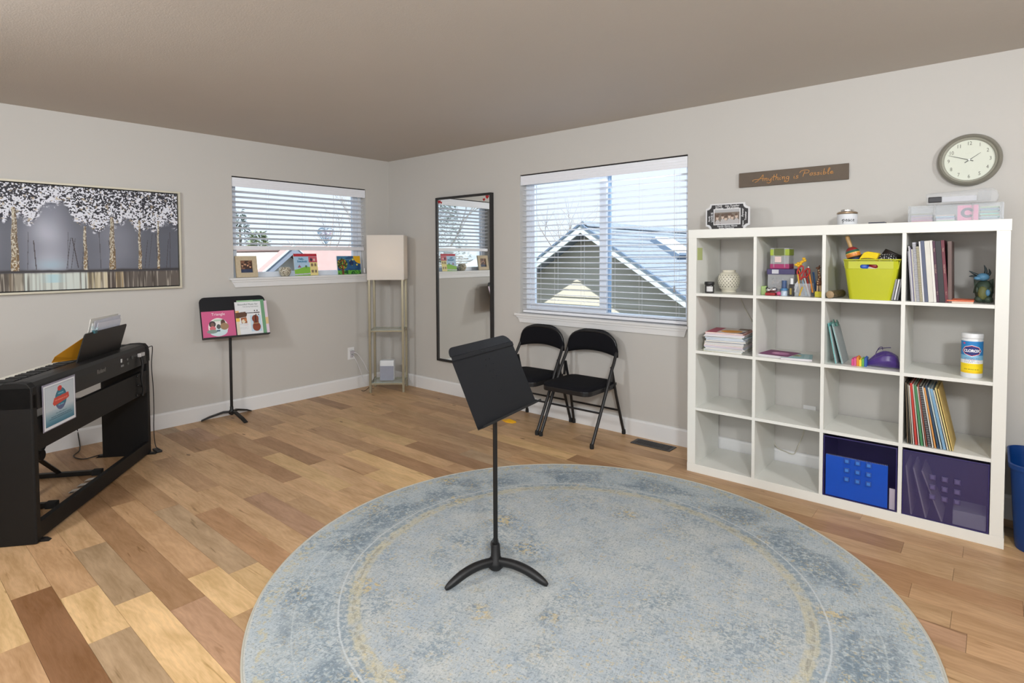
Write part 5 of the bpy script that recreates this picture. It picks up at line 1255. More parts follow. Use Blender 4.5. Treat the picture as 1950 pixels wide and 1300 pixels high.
for s_ in (-1, 1):
    el = [M_ @ Vector((s_*0.017+0.0125*math.cos(a), s_*.002, 0.035+0.026*math.sin(a))) for a in [2*PI*i/18 for i in range(19)]]
    MB().tube(el, 0.0042, 8, caps=False).tube([M_ @ Vector((s_*.012, s_*.002, .010)), M_ @ Vector((0, 0, -.015))], [.005, .0045], 8).build('handle', mat('scissor_red', (172, 30, 36), 0.4), sc_, world=True, smooth=60)
    MB().obox(M_ @ Vector((-s_*.004, s_*.001, -.05)), (.007, .0015, .075), (M_ @ Matrix.Rotation(s_*0.08, 4, 'Y')).to_3x3()).build('blade', mat('steel', (200, 200, 206), 0.25, metal=0.9), sc_, world=True)
fl = thing('yellow_flower_pen', 'yellow flower topped pen rising behind the red scissors', 'pen', (4.10, -0.33, Z0))
MB().tube([(4.135, -.325, Z0+.01), (4.092, -.325, Z0+.170)], .003, 6).build('shaft', mat('pencil_orange', (216, 130, 36), .5), fl, world=True)
for i, (dx, dz) in enumerate(((-.012, .178), (-.002, .186), (.010, .182), (.020, .196), (.032, .202), (.026, .212), (.000, .172), (.014, .192))):
    MB().sphere((4.096+dx, -.325+.004*(i % 2), Z0+dz-.004), .0095, 8, 6, (1, .5, .8)).build('petal', mat('petal_yellow', (232, 182, 30), .5), fl, world=True, smooth=80)
gf = thing('giraffe_figurine', 'small brown spotted giraffe figurine on a yellow block base', 'figurine', (4.202, -0.33, Z0))
gb_, gc = mat('giraffe_brown', (96, 58, 36), .5), mat('giraffe_cream', (196, 168, 130), .5)
MB().box(-.018, .018, -.016, .016, 0, .030).build('base', mat('base_yellow', (196, 184, 34), .5), gf, bevel=.002)
for x_, y_ in ((-.008, -.007), (-.008, .007), (.009, -.007), (.009, .007)): MB().tube([(x_, y_, .03), (x_*.7, y_, .062)], [.0036, .005], 7).build('leg', gc, gf, smooth=60)
MB().sphere((0, 0, .075), .015, 12, 8, (1, .75, 1.1)).build('body', gb_, gf, smooth=80)
nk = MB().tube(spline([(0, 0, .082), (.001, 0, .105), (-.002, 0, .130), (-.004, 0, .150)], 3), [.010, .009, .0085, .008, .0075, .007, .0065, .006, .0055, .005], 8).build('neck', gb_, gf, smooth=60)
for i in range(7): MB().sphere((rnd.uniform(-.006, .006), -.0085+.0005*i, .072+.012*i), .0045, 7, 5).build('spot', gc, nk, smooth=80)
MB().sphere((-.006, -.002, .157), .008, 10, 7, (1.4, .8, .8)).build('head', gb_, gf, smooth=80)
for s_ in (-1, 1): MB().tube([(-.002, s_*.004, .160), (.001, s_*.008, .172)], [.0022, .0016], 6).build('horn', gb_, gf); MB().tube([(-.003, s_*.005, .157), (.006, s_*.014, .162)], [.003, .001], 6).build('ear', gb_, gf)

# ---------- row 0, column 2
bkt = thing('lime_basket', 'lime green plastic basket full of toy instruments in the shelf', 'basket', (4.448, -0.25, Z0))
lime = mat('lime_plastic', (182, 186, 32), 0.35, var=0.02)
x0b, x1b, x0t, x1t = 4.356, 4.542, 4.331, 4.577; yf, ybk = -0.425, -0.075; zt = 0.203
def wall_pts(t_):   # rounded-rectangle ring at height fraction t_
    xa = x0b+(x0t-x0b)*t_; xb = x1b+(x1t-x1b)*t_; ya = yf+0.018*(1-t_); yb = ybk-0.018*(1-t_); r = 0.022; P = []
    for (cx_, cy_, a0) in ((xb-r, ya+r, -PI/2), (xb-r, yb-r, 0), (xa+r, yb-r, PI/2), (xa+r, ya+r, PI)):
        for q in range(6): a = a0+q/5*PI/2; P.append((cx_+r*math.cos(a), cy_+r*math.sin(a)))
    return P
def shell(parent, name, m, t0, t1, zf, skip=None, th=0.0025):
    vs = []; fs = []; L = [t0+(t1-t0)*i/8 for i in range(9)]
    for off in (0, th):
        for t_ in L:
            P = wall_pts(t_); cx_ = sum(p[0] for p in P)/len(P); cy_ = sum(p[1] for p in P)/len(P)
            for (x_, y_) in P:
                d_ = Vector((x_-cx_, y_-cy_)); 
                vs.append((x_-math.copysign(off, x_-cx_), y_-math.copysign(off, y_-cy_), Z0+zt*t_))
    n = 24; o2 = 9*n
    for i in range(8):
        for q in range(n):
            a, b_ = i*n+q, i*n+(q+1) % n
            fs.append((a, b_, b_+n, a+n)); fs.append((o2+a, o2+a+n, o2+b_+n, o2+b_))
    for q in range(n):
        fs.append((q, o2+q, o2+(q+1) % n, (q+1) % n)); a, b_ = 8*n+q, 8*n+(q+1) % n; fs.append((a, b_, o2+b_, o2+a))
    fs.append(tuple(range(n-1, -1, -1)))
    return MB().add(vs, fs).build(name, m, parent, world=True, smooth=50)
# body below the handle hole, front strip with a real slot
shell(bkt, 'body', lime, 0, 0.78, None)
fr_ = MB(); zlo, zhi = Z0+zt*0.78, Z0+zt
def edge_x(t_, s_): return (x0b+(x0t-x0b)*t_) if s_ < 0 else (x1b+(x1t-x1b)*t_)
yb_lo = yf+0.018*0.22
# front wall of the top band: left, right, above the slot
hx0, hx1 = 4.408, 4.485; hz0, hz1 = zlo, zlo+0.021
for (xa, xb, za, zb_) in ((edge_x(.8, -1)+.02, hx0, zlo, zhi-0.006), (hx1, edge_x(.8, 1)-.02, zlo, zhi-0.006), (hx0, hx1, hz1, zhi-0.006)):
    fr_.box(xa, xb, yf+0.0015, yf+0.004, za, zb_)
for (cx_, s_) in ((hx0+.0105, -1), (hx1-.0105, 1)):
    P = [(cx_+s_*.0105, hz0), (cx_+s_*.0105, hz1), (cx_, hz1)]+[(cx_+s_*.0105*math.sin(a), (hz0+hz1)/2+.0105*math.cos(a)) for a in [PI*i/10 for i in range(11)]]+[(cx_, hz0)]
    fr_.prism([(cx_+s_*.0105, hz1)]+[(cx_+s_*.0105*math.sin(a), (hz0+hz1)/2+.0105*math.cos(a)) for a in [PI/2*i/5 for i in range(6)]], 'y', yf+0.0015, yf+0.004)
    fr_.prism([(cx_+s_*.0105, hz0)]+[(cx_+s_*.0105*math.sin(a), (hz0+hz1)/2+.0105*math.cos(a)) for a in [PI/2+PI/2*i/5 for i in range(6)]], 'y', yf+0.0015, yf+0.004)
for s_ in (-1, 1):
    xa = edge_x(.78, s_); xb = edge_x(1, s_); q = .0025*(-s_)
    fr_.add([(xa, yf+.02, zlo), (xb, yf+.02, zhi), (xb, ybk-.02, zhi), (xa, ybk-.02, zlo), (xa+q, yf+.02, zlo), (xb+q, yf+.02, zhi), (xb+q, ybk-.02, zhi), (xa+q, ybk-.02, zlo)], [(0, 1, 2, 3), (7, 6, 5, 4), (0, 4, 5, 1), (1, 5, 6, 2), (2, 6, 7, 3), (3, 7, 4, 0)])
    xm = edge_x(.8, s_)
    fr_.prism([(xa, yf+.02), (xm-s_*.02, yf+.0015), (xm-s_*.02, yf+.004), (xa+q, yf+.022)], 'z', zlo, zhi-.004)
fr_.box(edge_x(1, -1)+.01, edge_x(1, 1)-.01, ybk-.004, ybk-.0015, zlo, zhi)
fr_.build('handle_band', lime, bkt, world=True)
rimp = [(x_, y_, zhi) for x_, y_ in wall_pts(1.0)]; rimp.append(rimp[0])
MB().tube(rimp, 0.0035, 6, caps=False).build('rim', lime, bkt, world=True, smooth=60)
# contents
def blob(name, label, cat, parts):
    t_ = thing(name, label, cat, parts[0][1]); 
    for (pn, c_, r_2, sc3, m) in parts: MB().sphere(c_, r_2, 18, 12, sc3).build(pn, m, t_, world=True, smooth=80)
    return t_
mc = thing('maraca', 'striped wooden maraca with its handle up at the left of the lime basket', 'maraca', (4.362, -0.33, zhi))
cM = Vector((4.366, -.36, zhi+.028)); axm = Vector((-.30, .05, .95)).normalized()
fmM = Matrix((axm.cross(Vector((0, 1, 0))).normalized(), axm.cross(axm.cross(Vector((0, 1, 0)))).normalized(), axm)).transposed()
bands = [((70, 92, 150), -.040, -.024), ((52, 50, 46), -.024, -.014), ((206, 126, 50), -.014, .004), ((222, 190, 80), .004, .008), ((46, 96, 76), .008, .020), ((140, 44, 46), .020, .038)]
for c_, a, b2 in bands:
    pr_ = [(0.034*math.sqrt(max(0, 1-(z/.041)**2)), z) for z in [a+(b2-a)*i/4 for i in range(5)]]
    MB().lathe([(max(r, .0005), z) for r, z in pr_], 20, tuple(cM), fmM).build('stripe', mat('stripe_%d' % c_[0], c_, .35), mc, world=True, smooth=60)
MB().tube([cM+axm*.036, cM+axm*.092], [.009, .0105], 12).sphere(tuple(cM+axm*.092), .0105, 12, 8).build('handle', mat('wood_light', (176, 142, 92), .5, var=.12, scale=40), mc, world=True, smooth=60)
yc = thing('yellow_pouch', 'yellow fabric cuff lying at the middle of the lime basket', 'pouch', (4.44, -.37, zhi))
MB().prism([(4.398, zhi-.004), (4.404, zhi+.012), (4.420, zhi+.036), (4.436, zhi+.042), (4.480, zhi+.034), (4.486, zhi+.03), (4.476, zhi+.002), (4.440, zhi+.008), (4.410, zhi+.006)], 'y', -.405, -.34).build('cloth', mat('cloth_yellow', (228, 200, 24), .8, var=.1, scale=90), yc, world=True, bevel=.004)
MB().prism([(4.402, zhi-.006), (4.412, zhi+.004), (4.440, zhi+.007), (4.470, zhi+.001), (4.468, zhi-.008)], 'y', -.403, -.345).build('lining', mat('cloth_grey', (120, 112, 70), .8), yc, world=True)
pdm, tp, bpd = newmat('polka_cloth'); v_ = tp.nodes.new('ShaderNodeTexVoronoi'); v_.inputs['Scale'].default_value = 105; v_.inputs['Randomness'].default_value = 0.15
g_ = tp.nodes.new('ShaderNodeNewGeometry'); tp.links.new(g_.outputs['Position'], v_.inputs['Vector']); r_2 = tp.nodes.new('ShaderNodeValToRGB')
r_2.color_ramp.elements[0].position = .30; r_2.color_ramp.elements[0].color = (.7, .7, .68, 1); r_2.color_ramp.elements[1].position = .36; r_2.color_ramp.elements[1].color = (.012, .012, .016, 1)
tp.links.new(v_.outputs['Distance'], r_2.inputs[0]); tp.links.new(r_2.outputs[0], bpd.inputs['Base Color']); bpd.inputs['Roughness'].default_value = .85
pdk = thing('polka_dot_pouch', 'black pouch with white polka dots at the right of the basket', 'pouch', (4.51, -.34, zhi))
MB().sphere((4.512, -.345, zhi-.006), .052, 20, 12, (.95, .8, .72)).build('cloth', pdm, pdk, world=True, smooth=80)
dkp = thing('dark_drum', 'dark brown hand drum behind the polka dot pouch', 'drum', (4.535, -.26, zhi))
MB().lathe([(0, -.03), (.05, -.03), (.052, .0), (.05, .03), (0, .032)], 24, (4.520, -.22, zhi+.006), Matrix.Rotation(.5, 3, 'Y')).build('shell', mat('drum_dark', (52, 42, 38), .5), dkp, world=True, smooth=40)
bvs = thing('grey_rattle', 'small grey woven rattle between the maraca and the yellow pouch', 'rattle', (4.40, -.33, zhi))
MB().sphere((4.400, -.330, zhi+.006), .024, 14, 9).build('body', mat('woven_grey', (96, 90, 84), .8, var=.5, scale=220), bvs, world=True, smooth=80)
blue_t = thing('blue_toy', 'blue and red toy seen through the slot of the lime basket', 'toy', (4.43, -.39, Z0+.17))
MB().sphere((4.420, -.395, Z0+.168), .026, 14, 9).build('blue_ball', mat('ball_blue', (40, 84, 176), .35), blue_t, world=True, smooth=80)
MB().sphere((4.468, -.385, Z0+.172), .030, 14, 9).build('red_ball', mat('ball_red', (148, 30, 28), .35), blue_t, world=True, smooth=80)
MB().sphere((4.462, -.402, Z0+.160), .018, 12, 8, (1.6, .6, .6)).build('white_ball', mat('ball_white', (206, 196, 190), .35), blue_t, world=True, smooth=80)
rs = thing('rain_stick', 'speckled rain shaker lying at the left of the lime basket', 'shaker', (4.262, -0.41, Z0+.02))
ctm, tt, bt2 = newmat('shaker_skin'); v2 = tt.nodes.new('ShaderNodeTexVoronoi'); v2.inputs['Scale'].default_value = 260
g2 = tt.nodes.new('ShaderNodeNewGeometry'); tt.links.new(g2.outputs['Position'], v2.inputs['Vector']); r3 = tt.nodes.new('ShaderNodeValToRGB')
r3.color_ramp.elements[0].color = (.42, .32, .18, 1); r3.color_ramp.elements[1].position = .6; r3.color_ramp.elements[1].color = (.05, .035, .02, 1)
tt.links.new(v2.outputs['Distance'], r3.inputs[0]); tt.links.new(r3.outputs[0], bt2.inputs['Base Color'])
dr = Vector((.14, 1, 0)).normalized(); p0 = Vector((4.274, -.425, Z0+.0205)); 
MB().tube([p0, p0+dr*.02, p0+dr*.17], .020, 20).build('tube', ctm, rs, world=True, smooth=50)
MB().tube([p0-dr*.003, p0], [.015, .0195], 20).build('end_cap', mat('cap_tan', (160, 136, 104), .8, var=.4, scale=300), rs, world=True, smooth=50)
for i, (dx, w_) in enumerate(((-.004, .009), (.0065, .009), (.0165, .008))):
    M_ = Matrix.Rotation(.16, 3, 'Y'); 
    t_ = thing('disc_case', ['clear disc case leaning on the lime basket, leftmost of three', 'white disc case leaning in the middle of three', 'grey disc case against the divider, rightmost of three'][i], 'disc case', (4.552+dx, -.36, Z0))
    MB().obox((4.5575+dx, -.345, Z0+.0555), (w_-.001, .125, .106), M_).build('case', clear2, t_, world=True)
    MB().obox((4.5575+dx, -.346, Z0+.0555), (w_-.0035, .124, .102), M_).build('insert', mat('insert_%d' % i, [(150, 150, 152), (214, 214, 216), (120, 120, 126)][i], .6), t_, world=True)

# ---------- books: generic upright book leaning by angle
def upright(name, label, x, w, h, dpth, z, m, ang=0.0, yfr=-0.40, cat='book', grp=None, page=(222, 218, 206), spiral=None, cover=True):
    """x = left foot at the shelf front, ang = lean (top towards -x positive)"""
    M_ = Matrix.Translation((x, yfr, z)) @ Matrix.Rotation(-ang, 4, 'Y')
    t_ = thing(name, label, cat, (x, yfr+dpth/2, z), 0, grp); R3 = M_.to_3x3()
    zo = 0.0
    if ang > 0: pass
    MB().obox(M_ @ Vector((w/2, dpth/2+.0015, h/2)), (max(w-.0022, .0008), dpth-.004, h-.005), R3).build('pages', mat('pages_%d_%d' % (page[0], page[2]), page, .8), t_, world=True)
    if cover:
        mb = MB(); ct_ = .0011
        mb.obox(M_ @ Vector((ct_/2, dpth/2, h/2)), (ct_, dpth, h), R3).obox(M_ @ Vector((w-ct_/2, dpth/2, h/2)), (ct_, dpth, h), R3).obox(M_ @ Vector((w/2, ct_/2, h/2)), (w-2*ct_, ct_, h), R3)
        mb.build('cover', m, t_, world=True)
    if spiral:
        mb = MB(); n = int(h/.0085)
        for i in range(n):
            zc_ = .004+i*.0085
            mb.tube([M_ @ Vector((w/2+w*.55*math.cos(a), .0+w*.55*math.sin(a), zc_+.0015*math.sin(a/2))) for a in [2*PI*q/8 for q in range(9)]], .0011, 4, caps=False)
        o = mb.build('spiral', spiral, t_, world=True); o['kind'] = 'stuff'
    return t_, M_
wire = mat('spiral_wire', (196, 198, 204), .35, metal=.4); wireb = mat('spiral_cream', (196, 188, 158), .5)
bks = [ # x, w, h, colour, label, spiral, page
 (4.603, .0035, .245, (150, 148, 158), 'thin lilac grey notebook, first at the left of the upright books', None, (190, 188, 194)),
 (4.6075, .0045, .270, (206, 206, 208), 'slim white booklet beside the lilac notebook', None, (214, 214, 216)),
 (4.613, .004, .262, (128, 124, 150), 'slim violet grey notebook among the upright books', None, (196, 192, 204)),
 (4.618, .005, .255, (206, 202, 188), 'slim cream booklet left of the spiral bound books', None, (214, 210, 196)),
 (4.624, .013, .288, (176, 176, 184), 'grey spiral bound book with silver coil', wire, (206, 206, 210)),
 (4.638, .011, .268, (160, 154, 132), 'shorter spiral bound book with cream coil', wireb, (196, 190, 168)),
 (4.650, .006, .292, (214, 214, 216), 'narrow white book left of the slate blue one', None, (218, 218, 218)),
 (4.657, .014, .295, (84, 92, 116), 'slate blue hardback among the upright books', None, (206, 206, 208)),
 (4.672, .020, .294, (212, 210, 202), 'thick white book in the middle of the upright books', None, (216, 212, 200)),
 (4.693, .009, .296, (224, 222, 216), 'thin white book touching the plum one', None, (216, 212, 200)),
 (4.703, .010, .292, (70, 34, 58), 'plum songbook with small lettering on its spine', None, (206, 200, 196)),
 (4.714, .021, .292, (42, 42, 46), 'thick black binder among the upright books', None, (190, 186, 182)),
 (4.736, .012, .296, (104, 38, 52), 'maroon book with pale lettering, second from the right end', None, (206, 200, 196)),
 (4.749, .014, .290, (104, 84, 80), 'brown grey book, last at the right of the upright books', None, (150, 136, 130))]
for i, (x, w, h, c_, lab, spi, pg) in enumerate(bks):
    a_ = .075 if x < 4.74 else .02
    t_, M_ = upright('book', lab, x+.0195*(1 if x < 4.74 else .85), w, h, .215, Z0, mat('bookcover_%d_%d_%d' % c_, c_, .5), a_, -.402, grp='upright books in the top right cell', spiral=spi, page=pg)
    if c_[0] in (70, 104) and w < .0135:
        for (s_, zz_, sz) in (('SUZUKI' if False else 'Violin School', .16, .008), ('Vol. 2', .045, .007), ('Piano', .25, .008)):
            text('spine_text', s_, sz, mat('spine_gold', (196, 168, 150), .5), t_, M_ @ frame_mat((w/2, -.0004, zz_), (0, 0, -1), (1, 0, 0)), .0001)
op = thing('orange_notepad', 'flat orange notepad lying between the books and the dragon figurine', 'notepad', (4.806, -.33, Z0))
MB().box(4.762, 4.858, -.400, -.268, Z0, Z0+.009).build('pages', mat('pad_pages', (214, 196, 180), .8), op, world=True)
MB().box(4.760, 4.860, -.403, -.266, Z0+.009, Z0+.0145).build('cover', mat('pad_orange', (222, 112, 74), .6), op, world=True, bevel=.001)
# dragon figurine
dg = thing('dragon_figurine', 'small green and blue horned dragon figurine in the top right cell', 'figurine', (4.893, -.30, Z0))
dgm = mat('dragon_green', (58, 74, 60), .55, var=.45, scale=60); dbl = mat('dragon_blue', (84, 134, 168), .5, var=.25, scale=60); dol = mat('dragon_olive', (104, 108, 62), .6, var=.3, scale=60); ddk = mat('dragon_dark', (28, 44, 48), .5)
MB().sphere((4.893, -.300, Z0+.055), .040, 20, 14, (.85, .9, 1.35)).sphere((4.877, -.315, Z0+.018), .018, 12, 8, (1, 1.3, .9)).sphere((4.910, -.315, Z0+.018), .018, 12, 8, (1, 1.3, .9)).build('body', dgm, dg, world=True, smooth=80)
MB().sphere((4.890, -.328, Z0+.048), .024, 16, 10, (.8, .6, 1.35)).build('belly', dol, dg, world=True, smooth=80)
MB().sphere((4.889, -.322, Z0+.122), .023, 18, 12, (1.05, 1.15, .8)).sphere((4.872, -.338, Z0+.116), .013, 12, 8, (1.3, 1, .7)).build('head', dbl, dg, world=True, smooth=80)
for (a, b2, c3) in (((4.874, -.322, Z0+.128), (4.856, -.325, Z0+.138), (4.838, -.325, Z0+.150)), ((4.872, -.318, Z0+.120), (4.854, -.320, Z0+.126), (4.838, -.322, Z0+.124)), ((4.898, -.31, Z0+.134), (4.899, -.308, Z0+.155), (4.892, -.306, Z0+.178)), ((4.906, -.31, Z0+.128), (4.914, -.308, Z0+.142), (4.910, -.306, Z0+.160))):
    MB().tube(spline([a, b2, c3], 3), [.007, .0065, .006, .005, .004, .0025, .001], 8).build('horn', ddk, dg, world=True, smooth=60)
for s_ in (-1, 1):
    wv = [(4.893+s_*.012, -.285, Z0+.10), (4.891+s_*.036, -.285, Z0+.115), (4.893+s_*.036, -.29, Z0+.075), (4.891+s_*.038, -.29, Z0+.045), (4.893+s_*.015, -.285, Z0+.040)]
    MB().add([Vector(v) for v in wv]+[Vector(v)+Vector((0, .005, 0)) for v in wv], [(0, 1, 2, 3, 4), (9, 8, 7, 6, 5)]+[(i, i+5, (i+1) % 5+5, (i+1) % 5) for i in range(5)]).build('wing', dgm, dg, world=True)
    MB().sphere((4.893+s_*.024, -.330, Z0+.062), .009, 10, 7, (.7, .8, 1.6)).build('arm', dgm, dg, world=True, smooth=80)
MB().sphere((4.908, -.336, Z0+.050), .013, 12, 8, (.7, .6, 1.2)).build('claw_patch', dbl, dg, world=True, smooth=80)
MB().tube(spline([(4.905, -.28, Z0+.02), (4.922, -.31, Z0+.012), (4.918, -.345, Z0+.008)], 4), [.012, .011, .010, .009, .008, .007, .005, .004, .002], 8).build('tail', dgm, dg, world=True, smooth=60)

# ---------- row 1
Z1 = rowz(1)+.0005
mag_c = [(226, 214, 150), (150, 176, 110), (214, 216, 222), (150, 186, 206), (206, 150, 170), (214, 216, 220), (196, 170, 120), (222, 206, 180), (120, 150, 170), (206, 208, 214), (160, 200, 214), (214, 206, 206), (222, 224, 228), (206, 140, 130), (196, 108, 120)]
zc_ = Z1
mlab = ['bottom', 'second', 'third', 'fourth', 'fifth', 'sixth', 'seventh', 'eighth', 'ninth', 'tenth', 'eleventh', 'twelfth', 'thirteenth', 'fourteenth', 'topmost']
mcol = ['pale yellow', 'green', 'white', 'pale blue', 'dusty pink', 'white', 'tan', 'cream', 'slate blue', 'white', 'light blue', 'off-white', 'white', 'salmon', 'rose']
for i, c_ in enumerate(mag_c):
    th_ = rnd.uniform(.0055, .0095); jx, jy, jr2 = rnd.uniform(-.008, .006), rnd.uniform(-.010, .010), rnd.uniform(-.10, .06)
    t_ = thing('magazine', '%s edged magazine, %s of the stack in the left shelf column' % (mcol[i], mlab[i]) + (' counting upward' if i not in (0, 14) else ''), 'magazine', (3.700+jx, -.262+jy, zc_), .10+jr2, 'magazines stacked in the left column of the shelf')
    w_, d_ = .225, .262
    if i == 14: w_, d_ = .215, .25
    MB().box(-w_/2, w_/2, -d_/2, d_/2, 0.0008, th_-.0008).build('pages', mat('magpages_%d' % (i % 3), [(216, 216, 220), (206, 208, 216), (222, 216, 206)][i % 3], .7), t_)
    MB().box(-w_/2-.001, w_/2, -d_/2-.0005, d_/2, th_-.0008, th_).box(-w_/2-.001, w_/2, -d_/2-.0005, d_/2, 0, .0008).box(-w_/2-.001, -w_/2, -d_/2, d_/2, .0008, th_-.0008).build('cover', mat('magcover_%d_%d_%d' % c_, c_, .45), t_)
    zc_ += th_+.0002
k = Ink(.205, .24, 50, 60, C8(214, 206, 200)); k.rect(0, .28, 0, 1, C8(176, 84, 104)); k.ell(.62, .35, .30, .25, C8(236, 164, 54)); k.rect(.7, 1, .7, 1, C8(120, 104, 90)); k.poly([(.9, 0), (1, 0), (1, .6)], C8(90, 100, 120))
k.build('cover_print', t_, PM[t_.name] @ Matrix.Translation((0, -.12, th_+.0004)))
b1_ = thing('song_book', 'purple covered flat booklet in the second column, on the left', 'book', (3.985, -.30, Z1), -.12)
MB().box(-.085, .085, -.075, .115, 0, .012).build('pages', mat('bookpages', (206, 202, 206), .7), b1_)
k = Ink(.17, .19, 50, 50, C8(128, 62, 110)); k.ell(.55, .5, .28, .22, C8(196, 130, 176)); k.ell(.4, .52, .1, .1, C8(230, 170, 200)); k.rect(0, 1, 0, .04, C8(90, 44, 80))
k.build('cover', b1_, PM[b1_.name] @ Matrix.Translation((0, -.075, .0125)))
b2_ = thing('song_book', 'pale teal flat booklet in the second column, on the right', 'book', (4.092, -.330, Z1), .20)
MB().box(-.075, .08, -.060, .11, 0, .010).build('pages', mat('bookpages', (206, 202, 206), .7), b2_)
k = Ink(.155, .17, 50, 50, C8(150, 190, 196)); k.ell(.4, .6, .25, .2, C8(206, 186, 130)); k.ell(.45, .55, .12, .12, C8(120, 150, 120)); k.rect(.75, .9, .1, .9, C8(176, 206, 210))
k.build('cover', b2_, PM[b2_.name] @ Matrix.Translation((.0025, -.06, .0105)))
# clipboards leaning in column 2
for i, (x_, c_, lab, a_) in enumerate(((4.272, (120, 190, 190), 'teal clear clipboard leaning at the left of its cell, rear one', .10), (4.300, (150, 186, 186), 'grey topped teal clipboard leaning in front of the other clipboard', .16))):
    t_ = thing('clipboard', lab, 'clipboard', (x_, -.25, Z1))
    M_ = Matrix.Translation((x_+.022, -.385+.01*i, Z1+.001)) @ Matrix.Rotation(-a_-.08, 4, 'Y')
    MB().obox(M_ @ Vector((0, .1, .108)), (.004, .155, .216), M_.to_3x3()).build('board', mat('clip_teal_%d' % i, c_, .2), t_, world=True, bevel=.001)
    MB().obox(M_ @ Vector((.004, .1, .100)), (.004, .146, .196), M_.to_3x3()).build('paper', mat('clip_paper', (150, 158, 158), .5, var=.06, scale=60), t_, world=True)
    MB().obox(M_ @ Vector((.009, .1, .206)), (.010, .05, .020), M_.to_3x3()).obox(M_ @ Vector((.012, .1, .222)), (.004, .02, .014), M_.to_3x3()).build('clip', mat('clip_green', (64, 116, 104), .35), t_, world=True, bevel=.002)
cols = [((206, 72, 128), 'pink'), ((206, 90, 140), 'rose'), ((214, 130, 40), 'orange'), ((226, 206, 60), 'yellow'), ((96, 160, 70), 'green'), ((44, 88, 160), 'blue')]
for i, (c_, nm) in enumerate(cols):
    x_ = 4.372+.0115*i; t_ = thing('toy_brick', '%s block in the short rainbow row beside the purple bag' % nm, 'toy block', (x_, -.335, Z1), 0, 'rainbow toy blocks')
    hh_ = .034+.006*((i*7) % 3)
    MB().box(-.0055, .0055, -.028, .028, 0, hh_).build('block', mat('brick_%s' % nm, c_, .4), t_, bevel=.0015)
    for y_ in (-.014, .014): MB().lathe([(.0036, 0), (.0036, .005), (0, .005)], 10, (0, y_, hh_)).build('stud', mat('brick_%s' % nm, c_, .4), t_)
# purple drawstring bag
pbg = thing('purple_bag', 'purple satin drawstring pouch slumped against the divider', 'bag', (4.505, -.30, Z1))
vs = []; fs = []; nU, nV = 28, 12
for j in range(nV+1):
    v = j/nV
    for i in range(nU):
        a = 2*PI*i/nU
        # long axis x: gathered mouth at the left, full belly at the right
        x_ = 4.424+.152*v; prof_ = (.007+.031*math.sin(PI*min(1, .02+v*.90)**1.15)**.8) if v < .95 else .030*(1-v)*14+.004
        fold = 1+.07*math.sin(a*7+v*5)+.05*math.sin(a*3+9*v)
        z_ = Z1+max(0.0005, prof_*1.02*fold*(1+math.sin(a))*(.92+.25*v)); y_ = -.315+prof_*1.1*fold*math.cos(a)
        vs.append((x_, y_, z_))
for j in range(nV):
    for i in range(nU): fs.append((j*nU+i, j*nU+(i+1) % nU, (j+1)*nU+(i+1) % nU, (j+1)*nU+i))
fs.append(tuple(range(nU-1, -1, -1))); fs.append(tuple(nV*nU+i for i in range(nU)))
MB().add(vs, fs).build('cloth', mat('satin_purple', (70, 44, 122), .35, var=.1, scale=40, sheen=.3), pbg, world=True, smooth=80)
MB().tube(spline([(4.470, -.36, Z1+.055), (4.478, -.34, Z1+.088), (4.495, -.33, Z1+.098), (4.515, -.335, Z1+.104), (4.535, -.33, Z1+.106)], 4), .002, 6).tube(spline([(4.478, -.345, Z1+.086), (4.488, -.352, Z1+.104), (4.500, -.35, Z1+.108), (4.502, -.35, Z1+.094)], 4), .0018, 6).build('drawstring', mat('cord_purple', (54, 34, 92), .6), pbg, world=True, smooth=60)
# wipes canister
wp = thing('wipes_canister', 'white canister of disinfecting wipes with blue and yellow label', 'canister', (4.856, -.322, Z1))
MB().lathe([(0, 0), (.039, 0), (.0408, .004), (.0408, .182), (.039, .184), (0, .184)], 48).build('body', mat('plastic_white', (224, 226, 228), .35), wp, smooth=50)
MB().lathe([(.0395, .184), (.0422, .186), (.0422, .204), (.0400, .2075), (0, .2085)], 48).build('lid', mat('plastic_white', (224, 226, 228), .35), wp, smooth=40)
k = Ink(.24, .150, 150, 96, C8(236, 238, 240))
k.mask(k.Y > .42, C8(38, 128, 196), 1); k.mask((k.Y > .42) & (k.Y < .56), C8(150, 200, 226), .8); k.mask(k.Y < .30, C8(244, 214, 22), 1)
k.mask((k.Y < .06), C8(240, 200, 10), 1)
cxm = .5
k.poly([(cxm-.17, .70), (cxm-.12, .82), (cxm, .885), (cxm+.12, .82), (cxm+.17, .70), (cxm+.12, .59), (cxm, .52), (cxm-.12, .59)], C8(236, 236, 240)); k.poly([(cxm-.16, .70), (cxm-.115, .81), (cxm, .87), (cxm+.115, .81), (cxm+.16, .70), (cxm+.115, .60), (cxm, .535), (cxm-.115, .60)], C8(186, 40, 60))
k.poly([(cxm-.15, .70), (cxm-.10, .80), (cxm, .85), (cxm+.10, .80), (cxm+.15, .70), (cxm+.10, .61), (cxm, .555), (cxm-.10, .61)], C8(34, 50, 120))
k.ell(cxm-.13, .93, .022, .03, C8(206, 80, 130))
for (yy_, h_, c_) in ((.47, .02, C8(90, 110, 150)), (.425, .022, C8(206, 80, 90)), (.385, .016, C8(120, 130, 160)), (.345, .016, C8(150, 150, 170)), (.12, .04, C8(150, 130, 30)), (.24, .02, C8(230, 190, 40))): k.words(cxm-.12, cxm+.12, yy_, h_, c_, int(yy_*1000), .8)
